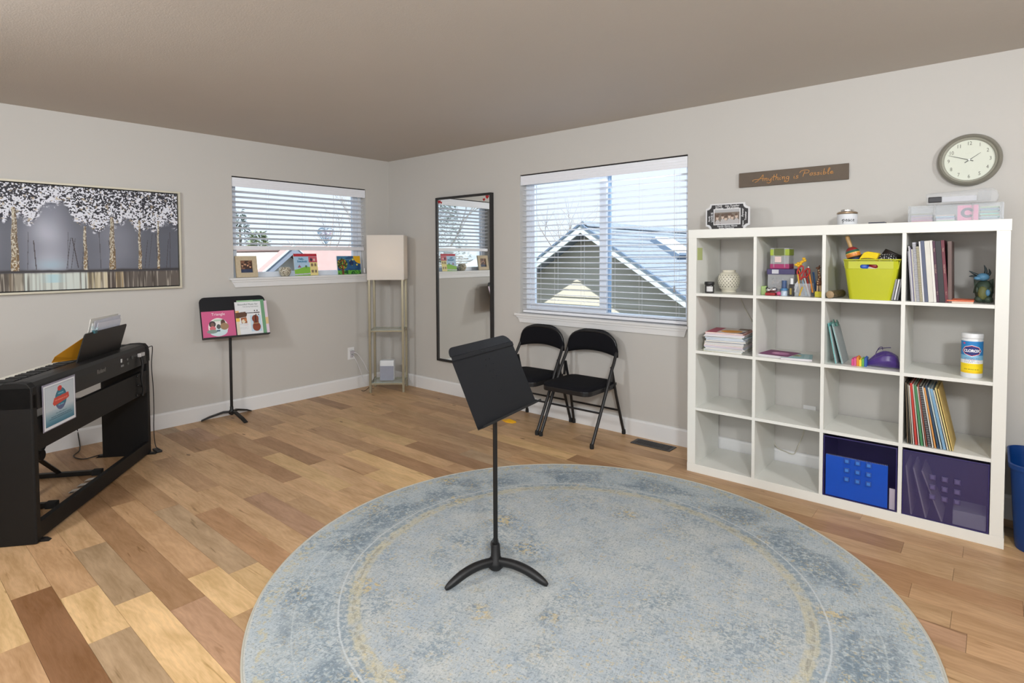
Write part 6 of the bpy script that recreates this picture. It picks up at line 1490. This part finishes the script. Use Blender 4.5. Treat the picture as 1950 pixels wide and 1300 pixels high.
# print wrapped round the can
lab_o = k.build('label', wp, Matrix.Translation((4.856, -.322, Z1)))
Rl = .0411
for v in lab_o.data.vertices:
    a = v.co.x/Rl; v.co = (Rl*math.sin(a), -Rl*math.cos(a), .022+v.co.y)
tx_ = text('label_text', 'CLOROX', .0175, mat('ink_white2', (240, 240, 244), .5), lab_o, Matrix.Translation((4.856, -.322, Z1)), 0.0003, bold=.0008, xs=.86)
for v in tx_.data.vertices:
    x_, y_, z_ = v.co; a = x_/Rl; R_ = Rl+.0004+z_; v.co = (R_*math.sin(a), -R_*math.cos(a), .022+.105+y_)

# ---------- row 2, column 3: leaning files and song books
Z2 = rowz(2)+.0005
fcol = [(96, 84, 66, 'dark brown'), (60, 56, 50, 'charcoal'), (150, 140, 120, 'tan'), (206, 204, 198, 'white'), (186, 56, 48, 'red'), (206, 200, 190, 'off-white'), (66, 128, 84, 'green'), (200, 196, 186, 'ivory'), (176, 96, 80, 'brick'), (44, 42, 44, 'black'), (206, 206, 200, 'cream'), (214, 150, 84, 'orange'), (44, 70, 96, 'navy'), (176, 190, 190, 'pale grey'), (120, 160, 190, 'sky blue'), (206, 200, 180, 'straw'), (222, 206, 140, 'pale yellow'), (206, 178, 108, 'mustard')]
xf = 4.606
for i, (r1, g1, b1, nm) in enumerate(fcol):
    w_ = [.004, .003, .004, .004, .009, .004, .010, .004, .003, .011, .005, .006, .008, .006, .011, .005, .005, .004][i]
    a_ = .045+.165*min(1, i/15.)
    h_ = .300-.004*((i*5) % 4)-.004*(i > 12)
    upright('folder' if w_ < .008 else 'song_book', '%s %s in the leaning row of music files, %s' % (nm, 'folder' if w_ < .008 else 'song book', ['at its left end', 'second from the left', 'third from the left', 'fourth from the left', 'left of the green book', 'between red and green books', 'right of the red book', 'just right of the green book', 'left of the black spiral book', 'with a white coil', 'right of the spiral book', 'near the middle', 'right of the orange folder', 'left of the sky blue book', 'near the right side', 'third from the right', 'second from the right', 'at its right end'][i]),
            xf+.052*(i/15.)*1.02+.012, w_, h_, .235, Z2+.001, mat('file_%s' % nm.replace(' ', '_'), (r1, g1, b1), .6), a_, -.400, cat='folder' if w_ < .008 else 'book', grp='files leaning in the lower right cell', spiral=wire if nm == 'black' else None)
    xf += w_+.0008

# ---------- row 3: translucent purple bins
Z3 = rowz(3)+.0005
binm = mat('bin_purple', (36, 28, 80), .12, alpha=.16, var=.03); bin2 = mat('bin_milky', (78, 70, 116), .2, alpha=.42, var=.08, scale=4)
binf = mat('bin_edge', (44, 36, 92), .3)
def bin_(label, x0, x1, m, squares, seed):
    t_ = thing('storage_bin', label, 'storage bin', ((x0+x1)/2, -.22, Z3))
    z1 = Z3+.322; w_ = .003
    MB().box(x0, x1, -.412, -.409, Z3+.004, z1).build('front', m, t_, world=True)
    MB().box(x0, x0+w_, -.409, -.06, Z3, z1).box(x1-w_, x1, -.409, -.06, Z3, z1).box(x0+w_, x1-w_, -.409, -.06, Z3, Z3+w_).box(x0+w_, x1-w_, -.063, -.06, Z3+w_, z1).build('shell', mat('bin_shell', (40, 32, 70), .4), t_, world=True)
    MB().box(x0, x1, -.4135, -.410, Z3, Z3+.005).box(x0, x1, -.4135, -.410, z1-.005, z1).box(x0, x0+.005, -.4135, -.410, Z3+.005, z1-.005).box(x1-.005, x1, -.4135, -.410, Z3+.005, z1-.005).build('front_edge', binf, t_, world=True, bevel=.0008)
    for (sx, sz) in squares:
        h_ = .0125
        MB().box(sx-h_, sx+h_, -.4155, -.412, sz-h_, sz+h_).build('raised_square', mat('square_rim', squares_col[seed][0], .3), t_, world=True, bevel=.0016)
        MB().box(sx-h_*.6, sx+h_*.6, -.4168, -.4155, sz-h_*.6, sz+h_*.6).build('square_face', mat('square_face_%d' % seed, squares_col[seed][1], .3), t_, world=True, bevel=.0008)
    return t_
squares_col = {1: ((40, 84, 170), (62, 122, 204)), 2: ((62, 54, 92), (94, 86, 128))}
mat('square_rim', (34, 76, 160), .3)
sq1 = [(4.362+.049*i, .258-.0475*j) for i in range(3) for j in range(3)]
sq2 = [(4.722+.047*i, .264-.0475*j) for i in range(3) for j in range(3)]
binA = bin_('translucent purple bin with a blue spiral pad behind its front', 4.252, 4.580, binm, sq1, 1)
MATS.pop('square_rim'); mat('square_rim', (72, 62, 104), .3)
binB = bin_('translucent milky purple bin at the lower right of the shelf', 4.603, 4.931, bin2, sq2, 2)
pad = thing('blue_spiral_pad', 'bright blue spiral pad standing just inside the third column bin', 'pad', (4.404, -.400, Z3))
MB().box(4.263, 4.541, -.4075, -.403, Z3+.006, Z3+.222).build('cover', mat('pad_blue', (22, 104, 240), .5, spec=.3), pad, world=True)
mb = MB()
for i in range(40): 
    x_ = 4.268+.0069*i; mb.tube([(x_, -.405+.004*math.cos(a), Z3+.222+.004*math.sin(a)) for a in [2*PI*q/8 for q in range(9)]], .0008, 4, caps=False)
o = mb.build('spiral', wire, pad, world=True); o['kind'] = 'stuff'
wpp = thing('white_sheet', 'white sheet of paper beside the blue pad inside the purple bin', 'paper', (4.556, -.395, Z3)); MB().box(4.548, 4.572, -.402, -.401, Z3+.004, Z3+.11).build('sheet', mat('sheet_white', (236, 226, 240), .7), wpp, world=True)
for i, (x_, a_, c_, lab) in enumerate(((4.640, .10, (214, 206, 212), 'pale folder leaning left inside the milky purple bin'), (4.668, .22, (230, 226, 232), 'white folder leaning inside the milky purple bin, middle one'), (4.700, .34, (224, 216, 220), 'white curled booklet inside the milky purple bin, rightmost of three'))):
    t_ = thing('folder', lab, 'folder', (x_, -.33, Z3)); M_ = Matrix.Translation((x_+.03*i, -.404, Z3+.004)) @ Matrix.Rotation(-a_, 4, 'Y')
    MB().obox(M_ @ Vector((0, .1, .12)), (.006, .2, .24), M_.to_3x3()).build('cover', mat('binpaper_%d' % i, c_, .7), t_, world=True)
t_ = thing('white_box', 'pale low box at the lower right inside the milky purple bin', 'box', (4.86, -.35, Z3)); MB().box(4.80, 4.922, -.404, -.25, Z3+.004, Z3+.075).build('body', mat('box_pale', (226, 230, 240), .6), t_, world=True, bevel=.004)

# ================================================================== BLUE WASTE BIN
wb = thing('waste_bin', 'blue plastic waste bin right of the cube shelf, cut by the frame', 'waste bin', (5.150, -.235, 0))
navy = mat('bin_blue', (0, 54, 118), .42, var=.02)
def rrect(hx, hy, r, z):
    P = []
    for (cx_, cy_, a0) in ((hx-r, -hy+r, -PI/2), (hx-r, hy-r, 0), (-hx+r, hy-r, PI/2), (-hx+r, -hy+r, PI)):
        for q in range(8): a = a0+q/7*PI/2; P.append((cx_+r*math.cos(a), cy_+r*math.sin(a), z))
    return P
L = [(0.125, .165, 0.0), (0.128, .168, .01), (0.148, .192, .36), (0.1485, .1925, .372), (0.156, .200, .372), (0.157, .201, .392), (0.150, .194, .394), (0.145, .189, .36), (0.124, .164, .014)]
vs = []; 
for hx, hy, z in L: vs += rrect(hx, hy, .07, z)
n = 32; fs = [(i*n+q, i*n+(q+1) % n, (i+1)*n+(q+1) % n, (i+1)*n+q) for i in range(len(L)-1) for q in range(n)]
fs.append(tuple(range(n-1, -1, -1))); fs.append(tuple((len(L)-1)*n+q for q in range(n)))
MB().add(vs, fs).build('bucket', navy, wb, smooth=50)

# ================================================================== SILL THINGS (small window)
ZS = WL[2]+.0015
wf = thing('wood_photo_frame', 'whitewashed wood photo frame at the left end of the sill', 'photo frame', (-.02, -1.515, ZS))
Mf = frame_mat((-.010, -1.515, ZS), (0, 1, 0), (-.16, 0, 1))
wpale = mat('wood_washed', (196, 180, 152), .7, var=.16, scale=60)
def fbox(M_, x0, x1, y0, y1, z0, z1): return M_ @ Vector(((x0+x1)/2, (y0+y1)/2, (z0+z1)/2)), (x1-x0, y1-y0, z1-z0), M_.to_3x3()
W2, H2, bw = .092, .186, .040
for nm_, P in (('bottom', [(-W2, 0), (W2, 0), (W2-bw, bw), (-W2+bw, bw)]), ('top', [(-W2+bw, H2-bw), (W2-bw, H2-bw), (W2, H2), (-W2, H2)]), ('left', [(-W2, .001), (-W2+bw, bw), (-W2+bw, H2-bw), (-W2, H2-.001)]), ('right', [(W2-bw, bw), (W2, .001), (W2, H2-.001), (W2-bw, H2-bw)])):
    n = len(P); MB().add([Mf @ Vector((x, y, 0)) for x, y in P]+[Mf @ Vector((x, y, .018)) for x, y in P], [tuple(range(n-1, -1, -1)), tuple(range(n, 2*n))]+[(i, (i+1) % n, (i+1) % n+n, i+n) for i in range(n)]).build('frame_rail', wpale, wf, world=True)
k = Ink(2*(W2-bw)+.004, H2-2*bw+.004, 40, 42, C8(70, 48, 40)); k.mask(k.noise(6, 6, 2) > .5, C8(150, 108, 82), .8); k.mask(k.Y < .3, C8(46, 62, 96), .9)
for x_, y_ in ((.2, .6), (.42, .7), (.62, .62), (.82, .5)): k.ell(x_, y_, .07, .1, C8(206, 160, 128)); k.ell(x_, y_+.1, .08, .07, C8(60, 40, 34))
k.build('photo', wf, Mf @ Matrix.Translation((0, bw-.002, .006)))
bw_ = thing('mosaic_bowl', 'small round mosaic glass bowl on the sill', 'bowl', (-.03, -1.158, ZS))
mos, tm, bm_ = newmat('mosaic'); vv_ = tm.nodes.new('ShaderNodeTexVoronoi'); vv_.inputs['Scale'].default_value = 110; gg = tm.nodes.new('ShaderNodeNewGeometry'); tm.links.new(gg.outputs['Position'], vv_.inputs['Vector'])
rr3 = tm.nodes.new('ShaderNodeValToRGB'); rr3.color_ramp.elements[0].color = (.12, .09, .06, 1); rr3.color_ramp.elements[1].color = (.62, .58, .46, 1); rr3.color_ramp.elements[1].position = .7
sx_ = tm.nodes.new('ShaderNodeSeparateColor'); tm.links.new(vv_.outputs['Color'], sx_.inputs[0]); tm.links.new(sx_.outputs[0], rr3.inputs[0]); tm.links.new(rr3.outputs[0], bm_.inputs['Base Color']); bm_.inputs['Roughness'].default_value = .2
MB().lathe([(0, 0), (.030, 0), (.044, .014), (.054, .040), (.054, .058), (.046, .078), (.040, .084), (.037, .083), (.044, .074), (.050, .056), (.048, .036), (.0, .01)], 28).build('bowl', mos, bw_, smooth=50)
pbk = thing('picture_book', 'Hello, Everybody! picture book standing open on the sill', 'book', (-.02, -.95, ZS))
Mb = frame_mat((-.018, -.945, ZS+.001), (0, 1, .0), (-.16, -.10, 1))
def ink_hello(k):
    k.rect(0, 1, 0, 1, C8(176, 206, 232)); k.rect(0, 1, .88, 1, C8(186, 40, 56)); k.mask((k.Y < .34-.06*np.cos(k.X*6)) & (k.X < .8), C8(134, 190, 66)); k.mask((np.abs(k.Y-.05-.05*k.X) < .03) & (k.X < .7), C8(196, 196, 206))
    k.poly([(.13, .36), (.22, .50), (.30, .36)], C8(150, 100, 120)); k.ell(.5, .42, .05, .05, C8(90, 130, 100)); k.rect(.49, .51, .33, .42, C8(90, 90, 80))
    k.rect(.66, 1, 0, .62, C8(232, 216, 146)); k.rect(.63, 1, .60, .86, C8(206, 96, 110)); k.rect(.66, 1, .60, .62, C8(150, 60, 70))
    for x_ in (.72, .86):
        for y_ in (.12, .42): k.rect(x_, x_+.09, y_, y_+.13, C8(96, 76, 60)); k.rect(x_+.04, x_+.05, y_, y_+.13, C8(232, 216, 180))
    k.ell(.74, .72, .05, .08, C8(50, 40, 60)); k.ell(.87, .72, .035, .06, C8(230, 200, 200))
MB().obox(Mb @ Vector((0, .104, -.004)), (.236, .208, .006), Mb.to_3x3()).build('pages', mat('paper_228', (228, 226, 220), .8), pbk, world=True)
k = Ink(.238, .208, 110, 96, C8(200, 200, 200)); ink_hello(k); k.build('cover', pbk, Mb)
for s_, x_, y_ in (('Hello,', -.045, .158), ('Everybody!', -.035, .134)): text('title', s_, .026, mat('ink_teal', (44, 120, 160), .6), pbk, Mb @ Matrix.Translation((x_, y_, .0008)), .0002, bold=.0008, xs=.86)
ap_ = thing('small_painting', 'small painted canvas of a tree under a sun at the right of the sill', 'painting', (-.03, -.475, ZS))
Ma = frame_mat((-.015, -.480, ZS), (0, 1, 0), (-.12, 0, 1))
MB().obox(Ma @ Vector((0, .0925, -.006)), (.268, .185, .012), Ma.to_3x3()).build('canvas', mat('canvas_white', (220, 220, 216), .8), ap_, world=True)
k = Ink(.268, .185, 110, 76, C8(38, 92, 138)); k.mask(k.Y > .78, C8(86, 140, 176), .7); k.mask(k.noise(10, 8, 3) > .66, C8(24, 56, 108), .6); k.mask((k.Y < .20+.05*k.noise(12, 2, 4)), C8(96, 170, 60)); k.mask((k.noise(24, 14, 6) > .6) & (k.Y < .22), C8(20, 80, 44), .9)
k.rect(.17, .26, 0, .36, C8(110, 64, 44)); k.ell(.21, .56, .22, .30, C8(44, 70, 34)); k.mask((k.noise(26, 20, 9) > .62) & (((k.X-.21)/.22)**2+((k.Y-.56)/.3)**2 < 1), C8(150, 176, 70)); k.mask((k.noise(30, 22, 10) > .74) & (((k.X-.21)/.22)**2+((k.Y-.56)/.3)**2 < 1), C8(190, 70, 40))
k.ell(1.0, 1.0, .30, .42, C8(240, 186, 30)); 
for x_, y_ in ((.55, .72), (.68, .80), (.84, .52), (.62, .52)): k.ell(x_, y_, .035, .05, C8(220, 220, 90)); 
k.ell(.60, .62, .10, .14, C8(20, 40, 84), .8)
k.build('painted_scene', ap_, Ma @ Matrix.Translation((0, 0, .0006)))
# wire heart hanging in the small window
wh = thing('wire_heart', 'beaded wire heart ornament hanging in front of the small window', 'ornament', (-.082, -.70, 1.46))
hb = mat('wire_blue', (120, 172, 206), .4); hp = mat('wire_pink', (226, 140, 176), .4)
Hp = heart(.182, (-.700, 1.552)); 
MB().tube([(-.082, p[0], p[1]) for p in Hp]+[(-.082, Hp[0][0], Hp[0][1])], .0022, 6, caps=False).build('outline', hb, wh, world=True, smooth=60)
mb = MB(); r5 = random.Random(3)
for i in range(46):
    a, b2 = r5.sample(range(24), 2); s_ = .96
    p, q = Hp[a], Hp[b2]; mid = ((p[0]+q[0])/2+r5.uniform(-.01, .01), (p[1]+q[1])/2+r5.uniform(-.01, .01))
    mb.tube([(-.082, p[0], p[1]), (-.082-r5.uniform(-.004, .004), mid[0], mid[1]), (-.082, q[0], q[1])], .0009, 4, caps=False)
o = mb.build('wire_mesh', hb, wh, world=True); o['kind'] = 'stuff'
mb = MB()
for i in range(60):
    a = r5.uniform(0, 2*PI); rr_2 = .062*math.sqrt(r5.random()); mb.sphere((-.082, -.700+rr_2*math.cos(a), 1.552+rr_2*math.sin(a)*.8), .0032, 6, 4)
o = mb.build('beads', hp, wh, world=True); o['kind'] = 'stuff'
MB().tube([(-.082, -.700, 1.60), (-.078, -.712, 1.68), (-.08, -.70, 1.78)], .0008, 4).build('hanging_thread', mat('thread_grey', (150, 150, 160), .6), wh, world=True)

# ================================================================== DIGITAL PIANO
PO = Vector((1.52, -3.2, 0)); rzp = math.atan2(.61916, -.78526)
pn = thing('digital_piano', 'black digital piano on a wooden stand turned with its back to the room', 'piano', tuple(PO), rzp)
pb_m = mat('piano_black', (13, 13, 14), .5, var=.04); pb2 = mat('piano_body', (24, 23, 22), .45, var=.04); wood_b = mat('piano_wood', (12, 12, 13), .55, spec=.35, var=.08, scale=40)
# local: x along the back towards the wall, y towards the player, z up
MB().prism([(-.050, 0.006), (-.044, 0), (-.016, 0), (-.010, .006), (-.010, .285), (-.050, .285)], 'z', 0.003, .735).build('side_panel', wood_b, pn, bevel=.0015)
MB().box(1.178, 1.213, .004, .285, .003, .735).build('side_panel', wood_b, pn, bevel=.003)
MB().box(-.012, 1.180, .006, .034, .428, .578).build('back_board', wood_b, pn, bevel=.002)
MB().box(-.012, 1.180, .004, .032, .012, .092).build('foot_board', wood_b, pn, bevel=.002)
for x_, y0_2, y1_2 in ((-.030, -.035, .33), (1.196, -.035, .33)):
    MB().prism([(y0_2, .0), (y1_2, .0), (y1_2-.02, .016), (y0_2+.02, .012)], 'x', x_-.014+(.02 if x_ < 0 else 0), x_+.014+(.02 if x_ < 0 else 0)).build('foot', pb_m, pn)
# keyboard case: profile across the depth
case = [(.002, .626), (.004, .700), (.010, .735), (.024, .752), (.060, .756), (.110, .754), (.116, .742), (.118, .728), (.262, .722), (.270, .726), (.285, .722), (.286, .635), (.20, .620), (.05, .612)]
MB().prism(case, 'x', -.008, 1.176).build('case', pb2, pn, bevel=0)
for x0_, x1_ in ((-.050, -.008), (1.176, 1.214)):
    MB().prism([(.000, .700), (.006, .734), (.022, .755), (.060, .760), (.115, .758), (.125, .752), (.275, .748), (.287, .740), (.288, .636), (.0, .636)], 'x', x0_, x1_).build('cheek_block', wood_b, pn, bevel=.002)
kw = mat('key_white', (212, 208, 196), .35, var=.01); kbk = mat('key_black', (20, 20, 21), .4)
nW = 52; kwid = 1.18/nW; wmesh = None; bmesh_ = None
for i in range(nW):
    if wmesh is None:
        o = MB().box(.0004, kwid-.0004, .120, .268, .728, .7435).build('white_key', kw, pn, bevel=.0008, seg=1); wmesh = o.data
    else: o = bpy.data.objects.new('white_key', wmesh); COL.objects.link(o); o.parent = pn
    o.location = (-.006+i*kwid, 0, 0)
pat = [1, 0, 1, 1, 0, 1, 1]   # a black key follows A, C, D, F, G going up from A (right end of the player is low x)
for i in range(nW-1):
    # the player's left (low notes) is at large x, so count from that end
    if [1, 0, 1, 1, 0, 1, 1][i % 7]:
        xk = -.006+(nW-1-i)*kwid
        if bmesh_ is None:
            o = MB().prism([(.120, .742), (.212, .742), (.206, .7535), (.120, .7555)], 'x', -.0055, .0055).build('black_key', kbk, pn); bmesh_ = o.data
        else: o = bpy.data.objects.new('black_key', bmesh_); COL.objects.link(o); o.parent = pn
        o.location = (xk, 0, 0)
# music rest
MB().prism([(.492, 0), (.982, 0), (.985, .01), (.985, .168), (.978, .178), (.499, .178), (.492, .168)], 'y', 0, .006).build('music_rest', pb2, pn, bevel=.001).matrix_local = Matrix.Translation((0, .084, .742)) @ Matrix.Rotation(.28, 4, 'X')
lw = Matrix.Translation(PO) @ Matrix.Rotation(rzp, 4, 'Z')
def on_back(x, z, y=-.0005): return lw @ frame_mat((x, y, z), (1, 0, 0), (0, 0, 1))
Bm_ = lambda x, z, y=.0015: lw @ frame_mat((x, y, z), (1, 0, 0), (0, 0, 1))
text('maker_logo', 'Roland', .034, mat('logo_grey', (112, 108, 104), .5), pn, Bm_(.583, .690, .0028), .0003, bold=.0008)
for (x_, z_, w_, h_, c_) in ((.82, .705, .012, .022, (200, 200, 200)), (.83, .672, .030, .012, (120, 120, 118)), (.90, .700, .012, .014, (84, 84, 84)), (.905, .672, .014, .014, (70, 72, 70)), (.965, .700, .020, .020, (56, 60, 60))):
    MB().box(x_-w_/2, x_+w_/2, -.0008, .004, z_-h_/2, z_+h_/2).build('rear_socket', mat('sock_%d' % c_[0], c_, .4), pn, bevel=.001)
MB().box(1.040, 1.105, -.016, .004, .688, .712).build('rear_plug', mat('plug_chrome', (206, 204, 204), .3, metal=.3), pn, bevel=.004)
MB().tube([(1.06, -.012, .690), (1.065, -.018, .64), (1.05, -.014, .55), (1.075, -.016, .47), (1.07, -.01, .43)], .009, 8).build('cable_bundle', pb_m, pn, smooth=60)
for (x_, z_) in ((1.03, .565), (1.09, .552), (1.035, .505), (1.09, .49), (1.02, .445), (1.085, .435)): MB().sphere((x_, .002, z_), .008, 8, 6, (1, .6, 1)).build('cable_clip', mat('clip_black', (30, 30, 32), .25), pn, smooth=80)
# pedals
for i, x_ in enumerate((.475, .557, .636)):
    p = MB().prism([(.030, .060), (.075, .058), (.118, .052), (.128, .044), (.118, .040), (.03, .046)], 'x', x_-.016, x_+.016).build('pedal', mat('pedal_chrome', (210, 208, 204), .18, metal=.9), pn, bevel=.003)
    MB().box(x_-.010, x_+.010, .03, .075, .020, .045).build('pedal_arm', pb_m, p)

# things on the rest
env = thing('yellow_folder', 'mustard yellow folder lying open behind the piano\'s music rest', 'folder', tuple(lw @ Vector((.5, .12, .78))))
e_ = [lw @ Vector(v) for v in ((.610, .062, .905), (.42, .150, .800), (.43, .170, .770), (.60, .110, .760))]
MB().add(e_+[v+Vector((0, 0, .004)) for v in e_], [(0, 1, 2, 3), (7, 6, 5, 4), (0, 4, 5, 1), (1, 5, 6, 2), (2, 6, 7, 3), (3, 7, 4, 0)]).build('cover', mat('folder_mustard', (196, 134, 26), .6), env, world=True)
for i, (x0_, x1_, z1_, y_, c_, ro, lab) in enumerate(((.600, .925, .990, .074, (212, 210, 204), .00, 'cream sheet music standing rearmost behind the music rest'), (.640, .945, .978, .066, (204, 206, 216), -.02, 'white sheet music standing behind the music rest'), (.622, .640, .962, .069, (226, 226, 226), .0, 'narrow white booklet edge beside the sheet music'), (.655, .935, .960, .058, (214, 216, 228), .01, 'frontmost white sheet music against the music rest'))):
    t_ = thing('sheet_music', lab, 'sheet music', tuple(lw @ Vector(((x0_+x1_)/2, y_+.03, .76))))
    Ms = lw @ Matrix.Translation(((x0_+x1_)/2, y_+.030, .760)) @ Matrix.Rotation(.20, 4, 'X') @ Matrix.Rotation(ro, 4, 'Y')
    MB().obox(Ms @ Vector((0, 0, (z1_-.760)/2)), (x1_-x0_, .003 if i != 2 else .006, z1_-.760), Ms.to_3x3()).build('sheets', mat('sheets_%d' % i, c_, .7), t_, world=True)
cl = thing('binder_clip', 'tiny teal binder clip on the top edge of the music rest', 'clip', tuple(lw @ Vector((.590, .036, .915))))
MB().obox(lw @ Vector((.590, .034, .914)), (.028, .016, .018), lw.to_3x3()).build('jaw', mat('clip_tealdark', (40, 84, 92), .4), cl, world=True, bevel=.002)
MB().tube([lw @ Vector(v) for v in ((.582, .028, .922), (.580, .02, .938), (.600, .02, .938), (.598, .028, .922))], .0014, 5).tube([lw @ Vector(v) for v in ((.582, .04, .922), (.580, .045, .944), (.600, .045, .944), (.598, .04, .922))], .0014, 5).build('wire_arm', mat('clip_pale', (170, 206, 210), .3), cl, world=True)
ps = thing('laminated_notice', 'laminated white and teal notice taped on the piano\'s back', 'notice', tuple(lw @ Vector((.16, -.004, .505))))
Mn = lw @ frame_mat((.160, -.0045, .506), (1, 0, 0), (0, 0, 1))
MB().obox(Mn @ Vector((0, .109, -.0015)), (.278, .226, .002), Mn.to_3x3()).build('sleeve', mat('sleeve', (176, 172, 190), .15, alpha=.6), ps, world=True)
k = Ink(.266, .214, 120, 100, C8(226, 230, 236)); m_ = (k.X > .05) & (k.X < .95) & (k.Y > .06) & (k.Y < .95)
for i in range(3): pass
tcol = np.clip((.42-k.Y)/.38, 0, 1)*m_; k.mask(m_, C8(196, 206, 214), 1); k.mask(tcol, C8(44, 106, 132), .95)
k.mask(((k.X > .045) & (k.X < .955) & (k.Y > .055) & (k.Y < .957)) & ~m_, C8(130, 140, 150), .9)
k.ell(.53, .60, .185, .25, C8(40, 92, 116)); k.ell(.53, .60, .17, .235, C8(52, 118, 138)); k.mask((((k.X-.53)/.185)**2+((k.Y-.60)/.25)**2 < 1) & (k.Y < .47), C8(96, 104, 140))
k.poly([(.27, .54), (.32, .66), (.78, .69), (.80, .58), (.76, .55), (.32, .48)], C8(206, 76, 62)); k.ell(.50, .85, .07, .06, C8(206, 70, 66)); k.words(.44, .62, .74, .03, C8(150, 206, 226), 2); k.words(.45, .62, .47, .03, C8(130, 200, 220), 3)
k.words(.36, .70, .30, .014, C8(60, 90, 110), 5); k.words(.22, .85, .24, .018, C8(50, 84, 104), 6); k.words(.14, .88, .20, .018, C8(50, 84, 104), 7); k.words(.34, .74, .6, .03, C8(236, 150, 130), 9)
k.build('notice_print', ps, Mn)

# bench behind the piano
bn = thing('piano_bench', 'black cross legged piano bench behind the piano', 'bench', tuple(lw @ Vector((.62, .36, 0))), rzp)
ox, oy = .62, .36
bst = mat('bench_steel', (14, 14, 15), .45)
for x_ in (-.235, .235):
    b_o = MB().box(x_-.014, x_+.014, -.185, .185, .004, .030).build('floor_bar', bst, bn, bevel=.002)
    for y_ in (-.190, .190): MB().box(x_-.019, x_+.019, y_-.030, y_+.022, 0, .034).build('rubber_end', mat('rubber_cap', (22, 22, 23), .8), b_o, bevel=.003)
for s_, y_ in ((1, -.010), (-1, .016)):
    MB().add([], []).tube([(s_*-.235, y_, .03), (s_*.235, y_, .40)], .015, 4).build('cross_leg', bst, bn)
MB().lathe([(.03, -.012), (.03, .03), (0, .03)], 16, (0, 0, .215), Matrix.Rotation(PI/2, 3, 'X')).build('joint', bst, bn)
for x_ in (-.235, .235): MB().box(x_-.014, x_+.014, -.15, .15, .395, .418).build('seat_bar', bst, bn)
MB().box(-.28, .28, -.19, .19, .418, .475).build('seat_pad', mat('bench_pad', (84, 80, 78), .55), bn, bevel=.012, seg=3)

# cables by the piano
cb_m = mat('cable_black', (24, 24, 26), .5)
t_ = thing('piano_cable', 'thin black cable hanging at the far end of the piano', 'cord', (.60, -2.45, 0))
far = [lw @ Vector(v) for v in ((1.150, -.02, .735), (1.205, -.02, .735), (1.222, -.015, .70), (1.215, -.01, .60), (1.232, -.01, .45), (1.235, -.01, .30), (1.225, -.01, .15), (1.225, -.02, .04), (1.235, -.05, .006), (1.20, -.02, .006))]
MB().tube(spline(far, 5), .0028, 6).build('cable', cb_m, t_, world=True, smooth=60)
t_ = thing('floor_cable', 'black cable curling on the floor behind the piano', 'cord', (.1, -2.76, 0))
MB().tube(spline([(-.0, -2.80, .50), (-.0, -2.75, .20), (.03, -2.735, .03), (.06, -2.74, .005), (.15, -2.765, .005), (.249, -2.816, .005), (.364, -2.784, .005), (.353, -2.677, .005), (.42, -2.60, .005), (.50, -2.52, .005), (.55, -2.46, .005)], 6), .0035, 6).build('cable', cb_m, t_, world=True, smooth=60)
t_ = thing('power_adapter', 'small black adapter lying on the floor at the piano\'s far foot', 'adapter', (.555, -2.415, 0))
MB().box(.51, .60, -2.43, -2.395, 0, .014).build('body', cb_m, t_, world=True, bevel=.004)
